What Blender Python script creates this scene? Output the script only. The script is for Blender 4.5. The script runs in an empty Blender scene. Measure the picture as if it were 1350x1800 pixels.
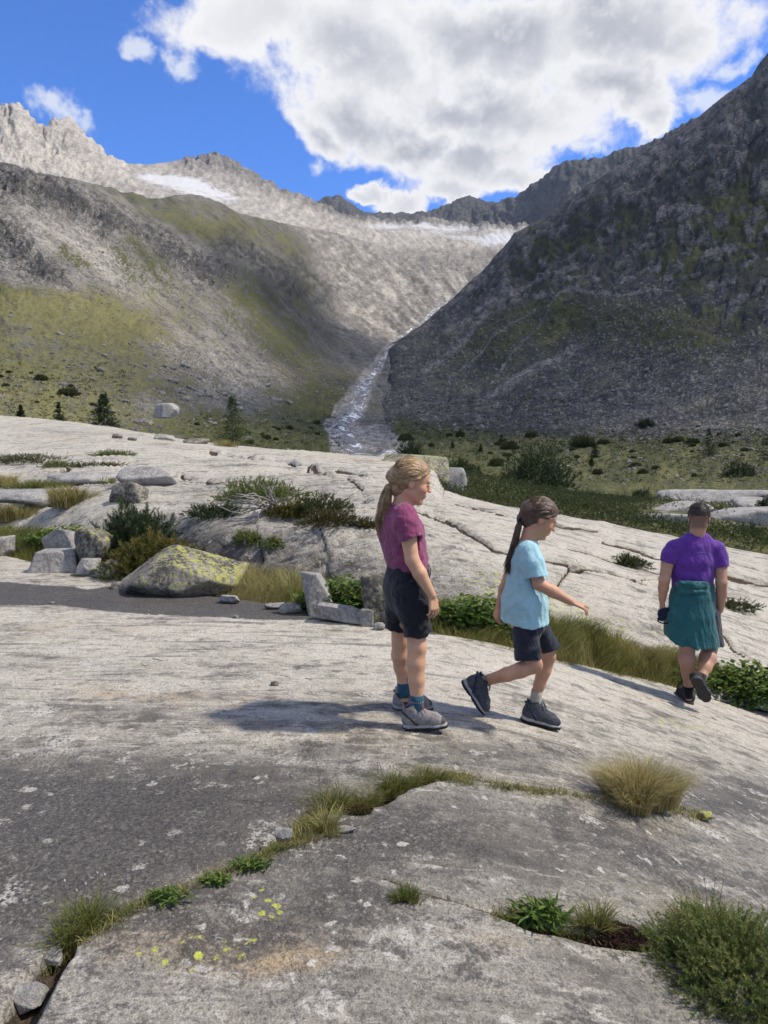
import bpy, math, random
import numpy as np
from mathutils import Vector, Matrix
from mathutils.bvhtree import BVHTree

SC = bpy.context.scene
COL = SC.collection
R = math.radians
random.seed(7)
RNG = np.random.default_rng(7)

# ------------------------------------------------------------------ camera
F = 1352.0                       # focal length in photo pixels (1350 x 1800 frame)
CX, CY, HORIZON = 675.0, 900.0, 770.0
PITCH = math.atan((CY - HORIZON) / F)
CAM = np.array([0.0, 0.0, 1.6])
cam_d = bpy.data.cameras.new('camera')
cam = bpy.data.objects.new('camera', cam_d); COL.objects.link(cam)
cam.location = CAM.tolist()
cam.rotation_euler = (R(90) - PITCH, 0, 0)
cam_d.sensor_fit = 'VERTICAL'; cam_d.sensor_height = 24.0
cam_d.lens = 24.0 * F / 1800.0
cam_d.clip_start = 0.05; cam_d.clip_end = 40000
SC.camera = cam

# ------------------------------------------------------------------ light, exposure
SUN_EL, SUN_AZ = R(53), R(89)     # azimuth measured clockwise from the view direction (+y): sun on the right
SUN = np.array([math.cos(SUN_EL) * math.sin(SUN_AZ), math.cos(SUN_EL) * math.cos(SUN_AZ), math.sin(SUN_EL)])
sl = bpy.data.lights.new('sun', 'SUN'); sl.energy = 3.6; sl.angle = R(3.0); sl.color = (1.0, 0.92, 0.79)
so = bpy.data.objects.new('sun', sl); COL.objects.link(so)
so.rotation_euler = Vector((-SUN).tolist()).to_track_quat('-Z', 'Y').to_euler()
so.location = (60, 0, 80)
vs = SC.view_settings
vs.view_transform = 'Standard'; vs.look = 'None'; vs.exposure = 0.50; vs.gamma = 1.0; vs.use_curve_mapping = False
SC.cycles.use_denoising = True
try:
    SC.cycles.denoiser = 'OPENIMAGEDENOISE'
    SC.cycles.denoising_prefilter = 'ACCURATE'
except Exception: pass
SC.cycles.use_adaptive_sampling = True
SC.cycles.adaptive_threshold = 0.02
SC.cycles.max_bounces = 6; SC.cycles.diffuse_bounces = 3; SC.cycles.glossy_bounces = 2
SC.cycles.transparent_max_bounces = 6; SC.cycles.transmission_bounces = 2
SC.cycles.volume_bounces = 0
SC.cycles.caustics_reflective = False; SC.cycles.caustics_refractive = False

# ------------------------------------------------------------------ node helper
class NB:
    def __init__(s, tree): s.t = tree; s.n = tree.nodes; s.l = tree.links
    def put(s, sock, v):
        if isinstance(v, bpy.types.NodeSocket): s.l.new(v, sock)
        elif v is not None: sock.default_value = v
    def node(s, typ, **kw):
        n = s.n.new(typ)
        for k, v in kw.items(): setattr(n, k, v)
        return n
    def m(s, op, a, b=None, c=None, clamp=False):
        n = s.node('ShaderNodeMath', operation=op, use_clamp=clamp)
        s.put(n.inputs[0], a); s.put(n.inputs[1], b); s.put(n.inputs[2], c)
        return n.outputs[0]
    def vm(s, op, a, b=None, out=0):
        n = s.node('ShaderNodeVectorMath', operation=op)
        s.put(n.inputs[0], a); s.put(n.inputs[1], b)
        return n.outputs[out]
    def mix(s, f, a, b, mode='MIX'):
        n = s.node('ShaderNodeMix', data_type='RGBA', blend_type=mode, clamp_factor=True)
        s.put(n.inputs[0], f)
        for i, v in ((6, a), (7, b)):
            if isinstance(v, (tuple, list)) and len(v) == 3: v = (*v, 1)
            s.put(n.inputs[i], v)
        return n.outputs[2]
    def ss(s, x, a, b, lo=0.0, hi=1.0):
        n = s.node('ShaderNodeMapRange', interpolation_type='SMOOTHSTEP')
        s.put(n.inputs[0], x); n.inputs[1].default_value = a; n.inputs[2].default_value = b
        n.inputs[3].default_value = lo; n.inputs[4].default_value = hi
        return n.outputs[0]
    def noise(s, vec, scale, detail=5, rough=0.55, dist=0.0, lac=2.0, out=0):
        n = s.node('ShaderNodeTexNoise')
        s.put(n.inputs['Vector'], vec); n.inputs['Scale'].default_value = scale
        n.inputs['Detail'].default_value = detail; n.inputs['Roughness'].default_value = rough
        n.inputs['Distortion'].default_value = dist; n.inputs['Lacunarity'].default_value = lac
        return n.outputs[out]
    def voro(s, vec, scale, feature='F1', rand=1.0, out='Distance'):
        n = s.node('ShaderNodeTexVoronoi', feature=feature)
        s.put(n.inputs['Vector'], vec); n.inputs['Scale'].default_value = scale
        n.inputs['Randomness'].default_value = rand
        return n.outputs[out]
    def mapping(s, vec, loc=(0, 0, 0), rot=(0, 0, 0), scale=(1, 1, 1), typ='POINT'):
        n = s.node('ShaderNodeMapping', vector_type=typ)
        s.put(n.inputs[0], vec); n.inputs[1].default_value = loc; n.inputs[2].default_value = rot; n.inputs[3].default_value = scale
        return n.outputs[0]
    def attr(s, name, out='Fac'):
        return s.node('ShaderNodeAttribute', attribute_name=name).outputs[out]
    def bump(s, h, strength=0.5, dist=0.02, normal=None):
        n = s.node('ShaderNodeBump'); s.put(n.inputs['Height'], h)
        n.inputs['Strength'].default_value = strength; n.inputs['Distance'].default_value = dist
        if normal is not None: s.put(n.inputs['Normal'], normal)
        return n.outputs[0]

def new_mat(name):
    m = bpy.data.materials.new(name); m.use_nodes = True
    nb = NB(m.node_tree); bsdf = m.node_tree.nodes['Principled BSDF']
    return m, nb, bsdf

# ------------------------------------------------------------------ pixel <-> place
def ray(px, py):
    a = (np.asarray(px, float) - CX) / F; b = (CY - np.asarray(py, float)) / F
    d = np.stack(np.broadcast_arrays(a, math.cos(PITCH) + b * math.sin(PITCH), -math.sin(PITCH) + b * math.cos(PITCH)), -1)
    return d
def at(px, py, Y):
    d = ray(px, py)
    return CAM + d * (np.asarray(Y, float) / d[..., 1])[..., None]

# ------------------------------------------------------------------ sky
w = bpy.data.worlds.new('World'); SC.world = w; w.use_nodes = True
nb = NB(w.node_tree)
w.cycles.sampling_method = 'MANUAL'; w.cycles.sample_map_resolution = 256
bg = w.node_tree.nodes['Background']; bg.inputs[1].default_value = 0.15
sky = nb.node('ShaderNodeTexSky', sky_type='NISHITA', sun_disc=False)
sky.sun_elevation = SUN_EL; sky.sun_rotation = SUN_AZ
sky.altitude = 2200; sky.air_density = 1.0; sky.dust_density = 0.3; sky.ozone_density = 3.0
tc = nb.node('ShaderNodeTexCoord').outputs['Generated']
sep = nb.node('ShaderNodeSeparateXYZ'); nb.put(sep.inputs[0], tc)
dx, dy, dz = sep.outputs
ys = nb.m('MAXIMUM', dy, 0.2)
cmb = nb.node('ShaderNodeCombineXYZ')
nb.put(cmb.inputs[0], nb.m('DIVIDE', dx, ys)); nb.put(cmb.inputs[1], nb.m('DIVIDE', dz, ys))
uv = cmb.outputs[0]
def suv(px, py):
    p = at(px, py, 1.0) - CAM
    return float(p[0]), float(p[2])
wn = nb.node('ShaderNodeTexNoise'); nb.put(wn.inputs['Vector'], tc); wn.inputs['Scale'].default_value = 7.0
wn.inputs['Detail'].default_value = 5; wn.inputs['Roughness'].default_value = 0.6
off = nb.vm('SCALE', nb.vm('SUBTRACT', wn.outputs['Color'], (0.5, 0.5, 0.5)), None)
off.node.inputs['Scale'].default_value = 0.16
uvw = nb.vm('ADD', uv, off)
# the heaps of the cumulus: centre, half axes (photo pixels), tilt
HEAPS = [(430, 40, 190, 75, 0), (640, 90, 260, 120, -8), (850, 60, 300, 130, 0), (1080, 40, 230, 95, 0), (640, 190, 190, 95, -10),
         (860, 200, 260, 90, -4), (1060, 140, 140, 80, 0), (560, 230, 100, 55, -25), (840, 290, 160, 75, 8), (720, 260, 120, 70, 0),
         (1130, 185, 60, 45, 0), (920, 325, 95, 38, 10), (680, 368, 58, 34, 0), (790, 352, 85, 26, -6), (630, 345, 36, 22, 0)]
WISPS = [(120, 190, 75, 26, -32), (240, 85, 42, 18, -10), (300, 105, 50, 20, -30), (1030, 262, 62, 16, -8), (1145, 243, 32, 12, -18), (1225, 165, 52, 40, -30),
         (1290, 110, 60, 26, 20), (545, 290, 30, 26, 0), (500, 30, 60, 30, 0)]
def heaps(lst, vec, k):
    acc = None
    for (px, py, a, b, t) in lst:
        cu, cv = suv(px, py)
        v = nb.mapping(vec, (cu, cv, 0), (0, 0, R(t)), (a / F, b / F, 1), 'TEXTURE')
        d = nb.vm('LENGTH', v, out=1)
        acc = d if acc is None else nb.m('SMOOTH_MIN', acc, d, k)
    return acc
d1 = heaps(HEAPS, uvw, 0.12)
d2 = heaps(WISPS, uvw, 0.05)
n_big = nb.noise(tc, 9.0, 9, 0.62, 0.35)
n_mid = nb.noise(tc, 24.0, 6, 0.66, 0.2)
front = nb.ss(dy, 0.45, 0.70)
body = nb.m('SUBTRACT', nb.m('ADD', 1.0, nb.m('MULTIPLY', nb.m('SUBTRACT', n_big, 0.5), 1.15)), d1)
body = nb.m('ADD', body, nb.m('MULTIPLY', nb.m('SUBTRACT', n_mid, 0.5), 0.8))
mask1 = nb.ss(body, -0.04, 0.42)
wisp = nb.m('SUBTRACT', nb.m('ADD', 1.0, nb.m('MULTIPLY', nb.m('SUBTRACT', n_mid, 0.5), 2.6)), d2)
mask2 = nb.m('MULTIPLY', nb.ss(wisp, 0.0, 0.9), 0.75)
pl = nb.node('ShaderNodeCombineXYZ')            # the same broken cumulus all round, on one cloud level
zz = nb.m('MAXIMUM', dz, 0.06)
nb.put(pl.inputs[0], nb.m('DIVIDE', dx, zz)); nb.put(pl.inputs[1], nb.m('DIVIDE', dy, zz))
n_pl = nb.noise(pl.outputs[0], 0.55, 8, 0.6, 0.2)
maskb = nb.m('MULTIPLY', nb.ss(n_pl, 0.46, 0.56), nb.m('SUBTRACT', 1.0, front))
thick = nb.ss(body, 0.25, 0.95)
n_sh = nb.noise(tc, 4.2, 6, 0.58, 0.4)
dg = heaps([(700, 190, 250, 110, -5), (960, 90, 260, 100, 0), (620, 120, 120, 60, -10)], uvw, 0.2)
shade = nb.m('MULTIPLY', thick, nb.m('MULTIPLY', nb.ss(n_sh, 0.30, 0.62, 0.65, 1.0), nb.ss(dg, 1.6, 0.6, 0.45, 1.0)))
ccol = nb.mix(shade, (4.7, 4.65, 4.7), (2.2, 2.3, 2.65))
ccol = nb.mix(nb.ss(n_mid, 0.5, 0.72, 0.0, 0.5), ccol, (4.8, 4.75, 4.7))
SKY_GAIN = nb.mix(1.0, sky.outputs[0], (0.36, 0.66, 1.12), 'MULTIPLY')
c = nb.mix(nb.m('MULTIPLY', mask2, front), SKY_GAIN, (4.3, 4.45, 4.7))
c = nb.mix(nb.m('MULTIPLY', mask1, front), c, ccol)
c = nb.mix(maskb, c, (4.2, 4.18, 4.2))
nb.put(bg.inputs[0], c)
# ------------------------------------------------------------------ numpy noise
def _h(ix, iy, iz, seed):
    n = (ix.astype(np.int64) * 374761393 + iy.astype(np.int64) * 668265263 + iz.astype(np.int64) * 2147483647 + seed * 1274126177) & 0xFFFFFFFF
    n = ((n ^ (n >> 13)) * 1274126177) & 0xFFFFFFFF
    n = ((n ^ (n >> 16)) * 2246822519) & 0xFFFFFFFF
    return (n ^ (n >> 15)) & 0xFFFFFFFF
_PERM = np.random.default_rng(12345).permutation(256).astype(np.int32); _PERM = np.concatenate([_PERM, _PERM])
_GRAD = np.random.default_rng(54321).normal(size=(256, 3)); _GRAD = (_GRAD / np.linalg.norm(_GRAD, axis=1, keepdims=True) * 1.35).astype(np.float32)
_GX, _GY, _GZ = (np.ascontiguousarray(_GRAD[:, i]) for i in range(3))
def vnoise(x, y, z, seed=0):
    """gradient noise, about -1..1"""
    x, y, z = np.broadcast_arrays(np.asarray(x, float), np.asarray(y, float), np.asarray(z, float))
    x0 = np.floor(x); y0 = np.floor(y); z0 = np.floor(z)
    fx, fy, fz = (x - x0).astype(np.float32), (y - y0).astype(np.float32), (z - z0).astype(np.float32)
    ux, uy, uz = [t * t * t * (t * (t * 6 - 15) + 10) for t in (fx, fy, fz)]
    ix, iy, iz = ((v.astype(np.int32) + o) & 255 for v, o in ((x0, seed * 7), (y0, seed * 13), (z0, seed * 29)))
    r = 0
    for a in (0, 1):
        wx = ux if a else 1 - ux; pa = _PERM[(ix + a) & 255]
        for b in (0, 1):
            wy = wx * (uy if b else 1 - uy); pb = _PERM[pa + ((iy + b) & 255)]
            for c_ in (0, 1):
                h = _PERM[pb + ((iz + c_) & 255)]
                r = r + wy * (uz if c_ else 1 - uz) * (_GX[h] * (fx - a) + _GY[h] * (fy - b) + _GZ[h] * (fz - c_))
    return r
def fbm(x, y, z, oct=5, gain=0.5, lac=2.03, seed=0, ridged=False):
    a, s, t = 1.0, 0.0, 0.0
    for o in range(oct):
        n = vnoise(x, y, z, seed + o * 17)
        if ridged: n = 1 - 2 * np.abs(n)
        s = s + a * n; t += a; a *= gain
        x, y, z = x * lac + 3.1, y * lac + 1.7, z * lac + 5.3
    return s / t
def worley2(x, y, seed=0):
    x0 = np.floor(x); y0 = np.floor(y); ix, iy = x0.astype(np.int64), y0.astype(np.int64)
    f1 = np.full(np.shape(x), 9.0); f2 = f1.copy(); idv = np.zeros(np.shape(x))
    z = np.zeros_like(ix)
    for a in (-1, 0, 1):
        for b in (-1, 0, 1):
            h = _h(ix + a, iy + b, z, seed)
            px = x0 + a + (h & 1023) / 1023.0; py = y0 + b + ((h >> 10) & 1023) / 1023.0
            d = (px - x) ** 2 + (py - y) ** 2
            n = d < f1
            f2 = np.where(n, f1, np.minimum(f2, d)); idv = np.where(n, (h >> 20) / 4095.0, idv); f1 = np.where(n, d, f1)
    return np.sqrt(f1), np.sqrt(f2), idv
def sstep(x, a, b):
    t = np.clip((x - a) / (b - a), 0, 1); return t * t * (3 - 2 * t)
def pchip(xk, yk, x):
    """monotone cubic through knots; yk (..., n), x (m,) -> (..., m)"""
    xk = np.asarray(xk, float); yk = np.asarray(yk, float); h = np.diff(xk); d = np.diff(yk, axis=-1) / h
    m_ = np.zeros_like(yk)
    w1 = 2 * h[1:] + h[:-1]; w2 = h[1:] + 2 * h[:-1]
    with np.errstate(divide='ignore', invalid='ignore'):
        mm = (w1 + w2) / (w1 / d[..., :-1] + w2 / d[..., 1:])
    m_[..., 1:-1] = np.where(d[..., :-1] * d[..., 1:] > 0, mm, 0)
    m_[..., 0] = d[..., 0]; m_[..., -1] = d[..., -1]
    i = np.clip(np.searchsorted(xk, x) - 1, 0, len(xk) - 2)
    t = np.clip((x - xk[i]) / h[i], 0, 1)
    return ((1 + 2 * t) * (1 - t) ** 2 * yk[..., i] + t * (1 - t) ** 2 * h[i] * m_[..., i]
            + t * t * (3 - 2 * t) * yk[..., i + 1] + t * t * (t - 1) * h[i] * m_[..., i + 1])

# ------------------------------------------------------------------ mesh helpers
def mesh_from(name, v, f, smooth=True):
    me = bpy.data.meshes.new(name)
    v = np.asarray(v, np.float32)
    if isinstance(f, np.ndarray):
        k = f.shape[1]; n = len(f)
        me.vertices.add(len(v)); me.vertices.foreach_set('co', v.ravel())
        me.loops.add(n * k); me.loops.foreach_set('vertex_index', f.astype(np.int32).ravel())
        me.polygons.add(n); me.polygons.foreach_set('loop_start', np.arange(0, n * k, k, dtype=np.int32))
        me.update(calc_edges=True)
    else:
        me.from_pydata(v.tolist(), [], f); me.update()
    me.polygons.foreach_set('use_smooth', np.full(len(me.polygons), smooth))
    return me
def set_attr(me, name, arr):
    a = me.attributes.new(name, 'FLOAT', 'POINT'); a.data.foreach_set('value', np.asarray(arr, np.float32).ravel())
def put(name, me, mat=None, parent=None, loc=None, **props):
    o = bpy.data.objects.new(name, me); COL.objects.link(o)
    if mat is not None and me is not None and not me.materials: me.materials.append(mat)
    if parent is not None: o.parent = parent
    if loc is not None: o.location = loc
    for k, v in props.items(): o[k] = v
    return o
def tag(o, label, cat, group=None):
    o['label'] = label; o['category'] = cat
    if group: o['group'] = group
    return o
def grid_faces(nu, nv):
    i = np.arange(nu * nv).reshape(nu, nv)
    return np.stack([i[:-1, :-1], i[1:, :-1], i[1:, 1:], i[:-1, 1:]], -1).reshape(-1, 4)
def grid_normals(P):
    du = np.gradient(P, axis=0); dv = np.gradient(P, axis=1)
    n = np.cross(du, dv); n /= np.linalg.norm(n, axis=-1, keepdims=True) + 1e-12
    return np.where(n[..., 2:3] < 0, -n, n)
def sheet(px, lines, rows, cols=None):
    """a landform from its contour lines: each line gives (photo column, photo row, distance) and so a place;
    px: columns to sample; rows: samples between consecutive lines. -> points (nu, nv, 3), line parameter (nv,)"""
    K = []
    for ln in lines:
        if isinstance(ln, tuple):
            p = pchip(cols, np.stack([np.asarray(ln[0], float), np.log(np.asarray(ln[1], float))]), px)
        else:
            a = np.asarray(ln, float)
            p = np.stack([np.interp(px, a[:, 0], a[:, 1]), np.interp(px, a[:, 0], np.log(a[:, 2]))])
        q = at(px, p[0], np.exp(p[1]))
        K.append(np.stack([q[:, 0] / q[:, 1], np.log(q[:, 1]), q[:, 2]], -1))
    K = np.stack(K, 0)                                    # line, nu, 3
    s = np.concatenate([i + np.arange(r) / r for i, r in enumerate(rows)] + [np.array([len(rows)])])
    q = pchip(np.arange(len(lines)), np.moveaxis(K, 0, -1), s)  # nu,3,nv
    q = np.moveaxis(q, 1, 2)
    Y = np.exp(q[..., 1])
    return np.stack([q[..., 0] * Y, Y, q[..., 2]], -1), s
def photo(P):
    """places -> photo columns and rows (used to say where on the land a patch of grass or stain lies)"""
    q = P - CAM
    fw = q[..., 1] * math.cos(PITCH) - q[..., 2] * math.sin(PITCH)
    up = q[..., 1] * math.sin(PITCH) + q[..., 2] * math.cos(PITCH)
    return CX + F * q[..., 0] / fw, CY - F * up / fw
def blob(px, py, cx, cy, a, b, t=0.0):
    c_, s_ = math.cos(R(t)), math.sin(R(t)); x, y = px - cx, py - cy
    u, v_ = (x * c_ + y * s_) / a, (-x * s_ + y * c_) / b
    return np.exp(-(u * u + v_ * v_))
def bvh_of(P):
    P = P if P.shape[0] < 300 else P[::2, ::2]
    nu, nv = P.shape[:2]
    return BVHTree.FromPolygons(P.reshape(-1, 3).tolist(), grid_faces(nu, nv).tolist())
# ================================================================== materials of the land
def far_material():
    m, n, b = new_mat('mountain_ground')
    tc = n.node('ShaderNodeTexCoord').outputs['Object']
    g = n.attr('grass'); pale = n.attr('pale'); snow = n.attr('snow'); warm = n.attr('warm')
    n1 = n.noise(tc, 0.05, 8, 0.72)
    n3 = n.noise(tc, 0.8, 4, 0.7)
    pf = n.m('ADD', pale, n.m('ADD', n.m('MULTIPLY', n.m('SUBTRACT', n1, 0.5), 1.3), n.m('MULTIPLY', n.m('SUBTRACT', n3, 0.5), 2.0)), clamp=True)
    rock = n.mix(pf, (0.050, 0.052, 0.056), (0.46, 0.43, 0.385))
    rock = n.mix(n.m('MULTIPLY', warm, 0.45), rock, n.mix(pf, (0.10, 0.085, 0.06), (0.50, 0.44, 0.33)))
    ck = n.m('ABSOLUTE', n.m('SUBTRACT', n.noise(n.mapping(tc, (0, 0, 0), (0, 0, 0), (1, 1, .45)), 0.075, 6, 0.62, 0.6), 0.5))
    rock = n.mix(n.ss(ck, 0.0, 0.035, 0.72, 0.0), rock, n.mix(0.75, rock, (0.02, 0.02, 0.022)))
    gf = n.m('ADD', g, n.m('ADD', n.m('MULTIPLY', n.m('SUBTRACT', n1, 0.5), 0.9), n.m('MULTIPLY', n.m('SUBTRACT', n3, 0.5), 2.6)))
    gcol = n.mix(n.ss(n1, 0.35, 0.65), (0.036, 0.044, 0.017), (0.068, 0.072, 0.028))
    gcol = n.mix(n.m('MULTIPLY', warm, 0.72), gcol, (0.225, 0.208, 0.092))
    gcol = n.mix(n.ss(n3, 0.45, 0.7, 0.0, 0.5), gcol, (0.030, 0.042, 0.014))
    col = n.mix(n.ss(gf, 0.38, 0.60), rock, gcol)
    col = n.vm('MULTIPLY', col, n.attr('tone', 'Vector'))
    col = n.mix(n.ss(n.m('ADD', snow, n.m('MULTIPLY', n.m('SUBTRACT', n1, 0.5), 0.8)), 0.35, 0.75), col, (0.52, 0.52, 0.525))
    n.put(b.inputs['Base Color'], col); b.inputs['Roughness'].default_value = 0.95
    b.inputs['Specular IOR Level'].default_value = 0.1
    n.put(b.inputs['Normal'], n.bump(n.m('ADD', n.m('MULTIPLY', n.noise(tc, 0.16, 5, 0.7), 2.0), n.m('MULTIPLY', n3, 0.6)), 0.7, 1.6))
    return m

def slab_material():
    m, n, b = new_mat('granite')
    tc = n.node('ShaderNodeTexCoord').outputs['Object']
    stain = n.attr('stain'); tan = n.attr('tan'); yel = n.attr('lichen'); pale = n.attr('pale'); soil = n.attr('soil')
    st = n.mapping(tc, (0, 0, 0), (0, 0, R(-9)), (0.30, 1.0, 0.5))
    streak = n.noise(st, 5.0, 7, 0.68, 0.5)
    streak2 = n.noise(n.mapping(tc, (3, 1, 0), (0, 0, R(-10)), (0.22, 1.0, 0.6)), 22.0, 6, 0.66, 0.3)
    cloud = n.noise(tc, 1.3, 5, 0.62, 0.3)
    patch = n.noise(tc, 9.0, 5, 0.70)
    grain = n.noise(tc, 170.0, 2, 0.6)
    speck = n.noise(tc, 60.0, 3, 0.62)
    # clean rock, foliated
    f = n.m('ADD', n.m('MULTIPLY', streak, 1.5), n.m('ADD', n.m('MULTIPLY', cloud, 1.3), n.m('MULTIPLY', patch, 1.3)))
    f = n.m('SUBTRACT', f, 1.55)
    f = n.m('ADD', f, n.m('MULTIPLY', pale, 0.22))
    rock = n.mix(n.ss(f, 0.12, 0.82), (0.13, 0.118, 0.098), (0.585, 0.54, 0.45))
    rock = n.mix(n.ss(streak2, 0.52, 0.68, 0, 0.6), rock, (0.66, 0.615, 0.525))
    rock = n.mix(n.ss(streak2, 0.30, 0.44, 0.55, 0), rock, (0.125, 0.115, 0.10))
    rock = n.mix(n.m('MULTIPLY', n.ss(n.m('ADD', tan, n.m('MULTIPLY', n.m('SUBTRACT', patch, 0.5), 2.0)), 0.2, 0.8), 0.75), rock, (0.47, 0.35, 0.20))
    st3 = n.noise(n.mapping(tc, (1, 4, 0), (0, 0, R(-7)), (0.10, 1.0, 0.5)), 6.5, 6, 0.66, 0.6)
    rock = n.mix(n.m('MULTIPLY', n.ss(st3, 0.53, 0.66), 0.72), rock, (0.12, 0.11, 0.098))
    # dark crust (black streaks of algae and crust lichen)
    sf = n.m('ADD', stain, n.m('ADD', n.m('MULTIPLY', n.m('SUBTRACT', patch, 0.5), 2.4), n.m('ADD', n.m('MULTIPLY', n.m('SUBTRACT', streak, 0.5), 2.6), n.m('MULTIPLY', n.m('SUBTRACT', cloud, 0.5), 0.9))))
    sf = n.m('ADD', sf, n.m('MULTIPLY', n.m('SUBTRACT', speck, 0.5), 2.0))
    crust = n.mix(n.ss(speck, 0.35, 0.7), (0.034, 0.030, 0.027), (0.115, 0.104, 0.093))
    col = n.mix(n.ss(sf, 0.15, 0.95, 0.0, 0.95), rock, crust)
    # pale crust lichens on the crust
    v1 = n.voro(n.vm('ADD', tc, n.vm('SCALE', n.noise(tc, 14.0, 3, 0.6, out=1), None)), 11.0)
    v1.node.inputs['Scale'].default_value = 9.0
    for nd in n.n:
        if nd.bl_idname == 'ShaderNodeVectorMath' and nd.operation == 'SCALE': nd.inputs['Scale'].default_value = 0.12
    spots = n.m('MULTIPLY', n.ss(v1, 0.24, 0.15), n.ss(patch, 0.46, 0.56))
    v2 = n.voro(n.vm('ADD', tc, n.vm('SCALE', n.noise(tc, 40.0, 3, 0.6, out=1), None)), 38.0)
    for nd in n.n:
        if nd.bl_idname == 'ShaderNodeVectorMath' and nd.operation == 'SCALE' and nd.inputs['Scale'].default_value == 1.0: nd.inputs['Scale'].default_value = 0.03
    spots2 = n.m('MULTIPLY', n.ss(v2, 0.34, 0.18), n.ss(cloud, 0.38, 0.58))
    white = n.ss(n.noise(tc, 3.4, 6, 0.76, 0.3), 0.555, 0.64)
    sp = n.m('MULTIPLY', n.m('MAXIMUM', n.m('MAXIMUM', spots, n.m('MULTIPLY', spots2, 0.35)), n.m('MULTIPLY', white, n.ss(speck, 0.42, 0.52))), 0.8)
    col = n.mix(n.m('MULTIPLY', sp, n.ss(stain, 1.0, 1.4, 1.0, 0.12)), col, (0.56, 0.53, 0.47))
    col = n.mix(n.ss(speck, 0.34, 0.47, 0.5, 0.0), col, (0.05, 0.045, 0.04))
    # yellow-green map lichen
    v3 = n.voro(n.vm('ADD', tc, n.vm('SCALE', n.noise(tc, 60.0, 2, 0.6, out=1), None)), 24.0)
    for nd in n.n:
        if nd.bl_idname == 'ShaderNodeVectorMath' and nd.operation == 'SCALE' and nd.inputs['Scale'].default_value == 1.0: nd.inputs['Scale'].default_value = 0.02
    lm = n.m('MULTIPLY', n.ss(v3, 0.40, 0.30), n.ss(n.m('ADD', yel, n.m('MULTIPLY', n.m('SUBTRACT', patch, 0.5), 1.0)), 0.45, 0.55))
    col = n.mix(lm, col, n.mix(speck, (0.36, 0.40, 0.05), (0.55, 0.56, 0.10)))
    # soil in the joints
    col = n.mix(n.ss(n.m('ADD', soil, n.m('MULTIPLY', n.m('SUBTRACT', speck, 0.5), 0.6)), 0.35, 0.65), col, n.mix(grain, (0.025, 0.017, 0.011), (0.09, 0.062, 0.04)))
    # grains
    col = n.mix(n.ss(grain, 0.3, 0.7, 0.30, 0.0), col, (0.03, 0.03, 0.03))
    col = n.mix(n.ss(grain, 0.55, 0.75, 0.0, 0.18), col, (0.62, 0.60, 0.56))
    n.put(b.inputs['Base Color'], col)
    n.put(b.inputs['Roughness'], n.ss(sf, 0.3, 0.9, 0.85, 0.62)); b.inputs['Specular IOR Level'].default_value = 0.25
    h = n.m('ADD', n.m('MULTIPLY', n.noise(tc, 9.0, 3, 0.68), 0.018), n.m('ADD', n.m('MULTIPLY', speck, 0.008), n.m('MULTIPLY', grain, 0.0030)))
    n.put(b.inputs['Normal'], n.bump(h, 1.0, 1.5))
    return m

def soil_material():
    m, n, b = new_mat('soil')
    tc = n.node('ShaderNodeTexCoord').outputs['Object']
    a = n.noise(tc, 9.0, 8, 0.7); g = n.noise(tc, 90.0, 4, 0.6)
    col = n.mix(n.ss(a, 0.4, 0.62), (0.022, 0.02, 0.012), (0.045, 0.055, 0.018))
    col = n.mix(n.ss(g, 0.5, 0.75, 0, 0.6), col, (0.10, 0.08, 0.045))
    n.put(b.inputs['Base Color'], col); b.inputs['Roughness'].default_value = 1.0
    n.put(b.inputs['Normal'], n.bump(n.m('ADD', a, g), 0.8, 0.03))
    return m
MAT_FAR, MAT_SLAB, MAT_SOIL = far_material(), slab_material(), soil_material()

# ================================================================== the rock the people walk on
def softplus(x, k): return k * np.logaddexp(0, x / k)
def ground_base(x, y):
    return 0.04 - 0.345 * softplus(x - 0.5, 0.35) + 0.012 * softplus(-x - 1.0, 0.5)
def ground_hit(px, py):
    """place where the line of sight through a photo point meets the near slab"""
    d = ray(px, py); t = np.full(d.shape[:-1], 1.0)
    for _ in range(60):
        p = CAM + d * t[..., None]
        f = p[..., 2] - ground_base(p[..., 0], p[..., 1])
        t = np.clip(t + 0.5 * f / np.maximum(-d[..., 2], 0.05), 0.2, 60)
    return CAM + d * t[..., None]
EDGE = np.array([(-1300, 880), (-300, 950), (-150, 962), (0, 977), (100, 1000), (210, 1020), (330, 1045), (430, 1056), (560, 1080), (690, 1108), (760, 1114), (880, 1137),
                 (1000, 1166), (1130, 1197), (1220, 1218), (1350, 1250), (1550, 1300), (1700, 1340), (2700, 1640)], float)
def edge_row(px): return np.interp(px, EDGE[:, 0], EDGE[:, 1])

def seg_dist(x, y, pts, rads):
    """distance to a polyline minus nothing; also the interpolated half width and signed side"""
    best = np.full(x.shape, 1e9); rad = np.zeros(x.shape); side = np.zeros(x.shape)
    for (a, b, ra, rb) in zip(pts[:-1], pts[1:], rads[:-1], rads[1:]):
        dx_, dy_ = b[0] - a[0], b[1] - a[1]; L = dx_ * dx_ + dy_ * dy_ + 1e-12
        t = np.clip(((x - a[0]) * dx_ + (y - a[1]) * dy_) / L, 0, 1)
        d = np.hypot(x - a[0] - t * dx_, y - a[1] - t * dy_)
        nw = d < best
        best = np.where(nw, d, best); rad = np.where(nw, ra + (rb - ra) * t, rad)
        side = np.where(nw, np.sign((x - a[0]) * dy_ - (y - a[1]) * dx_), side)
    return best, rad, side

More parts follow.
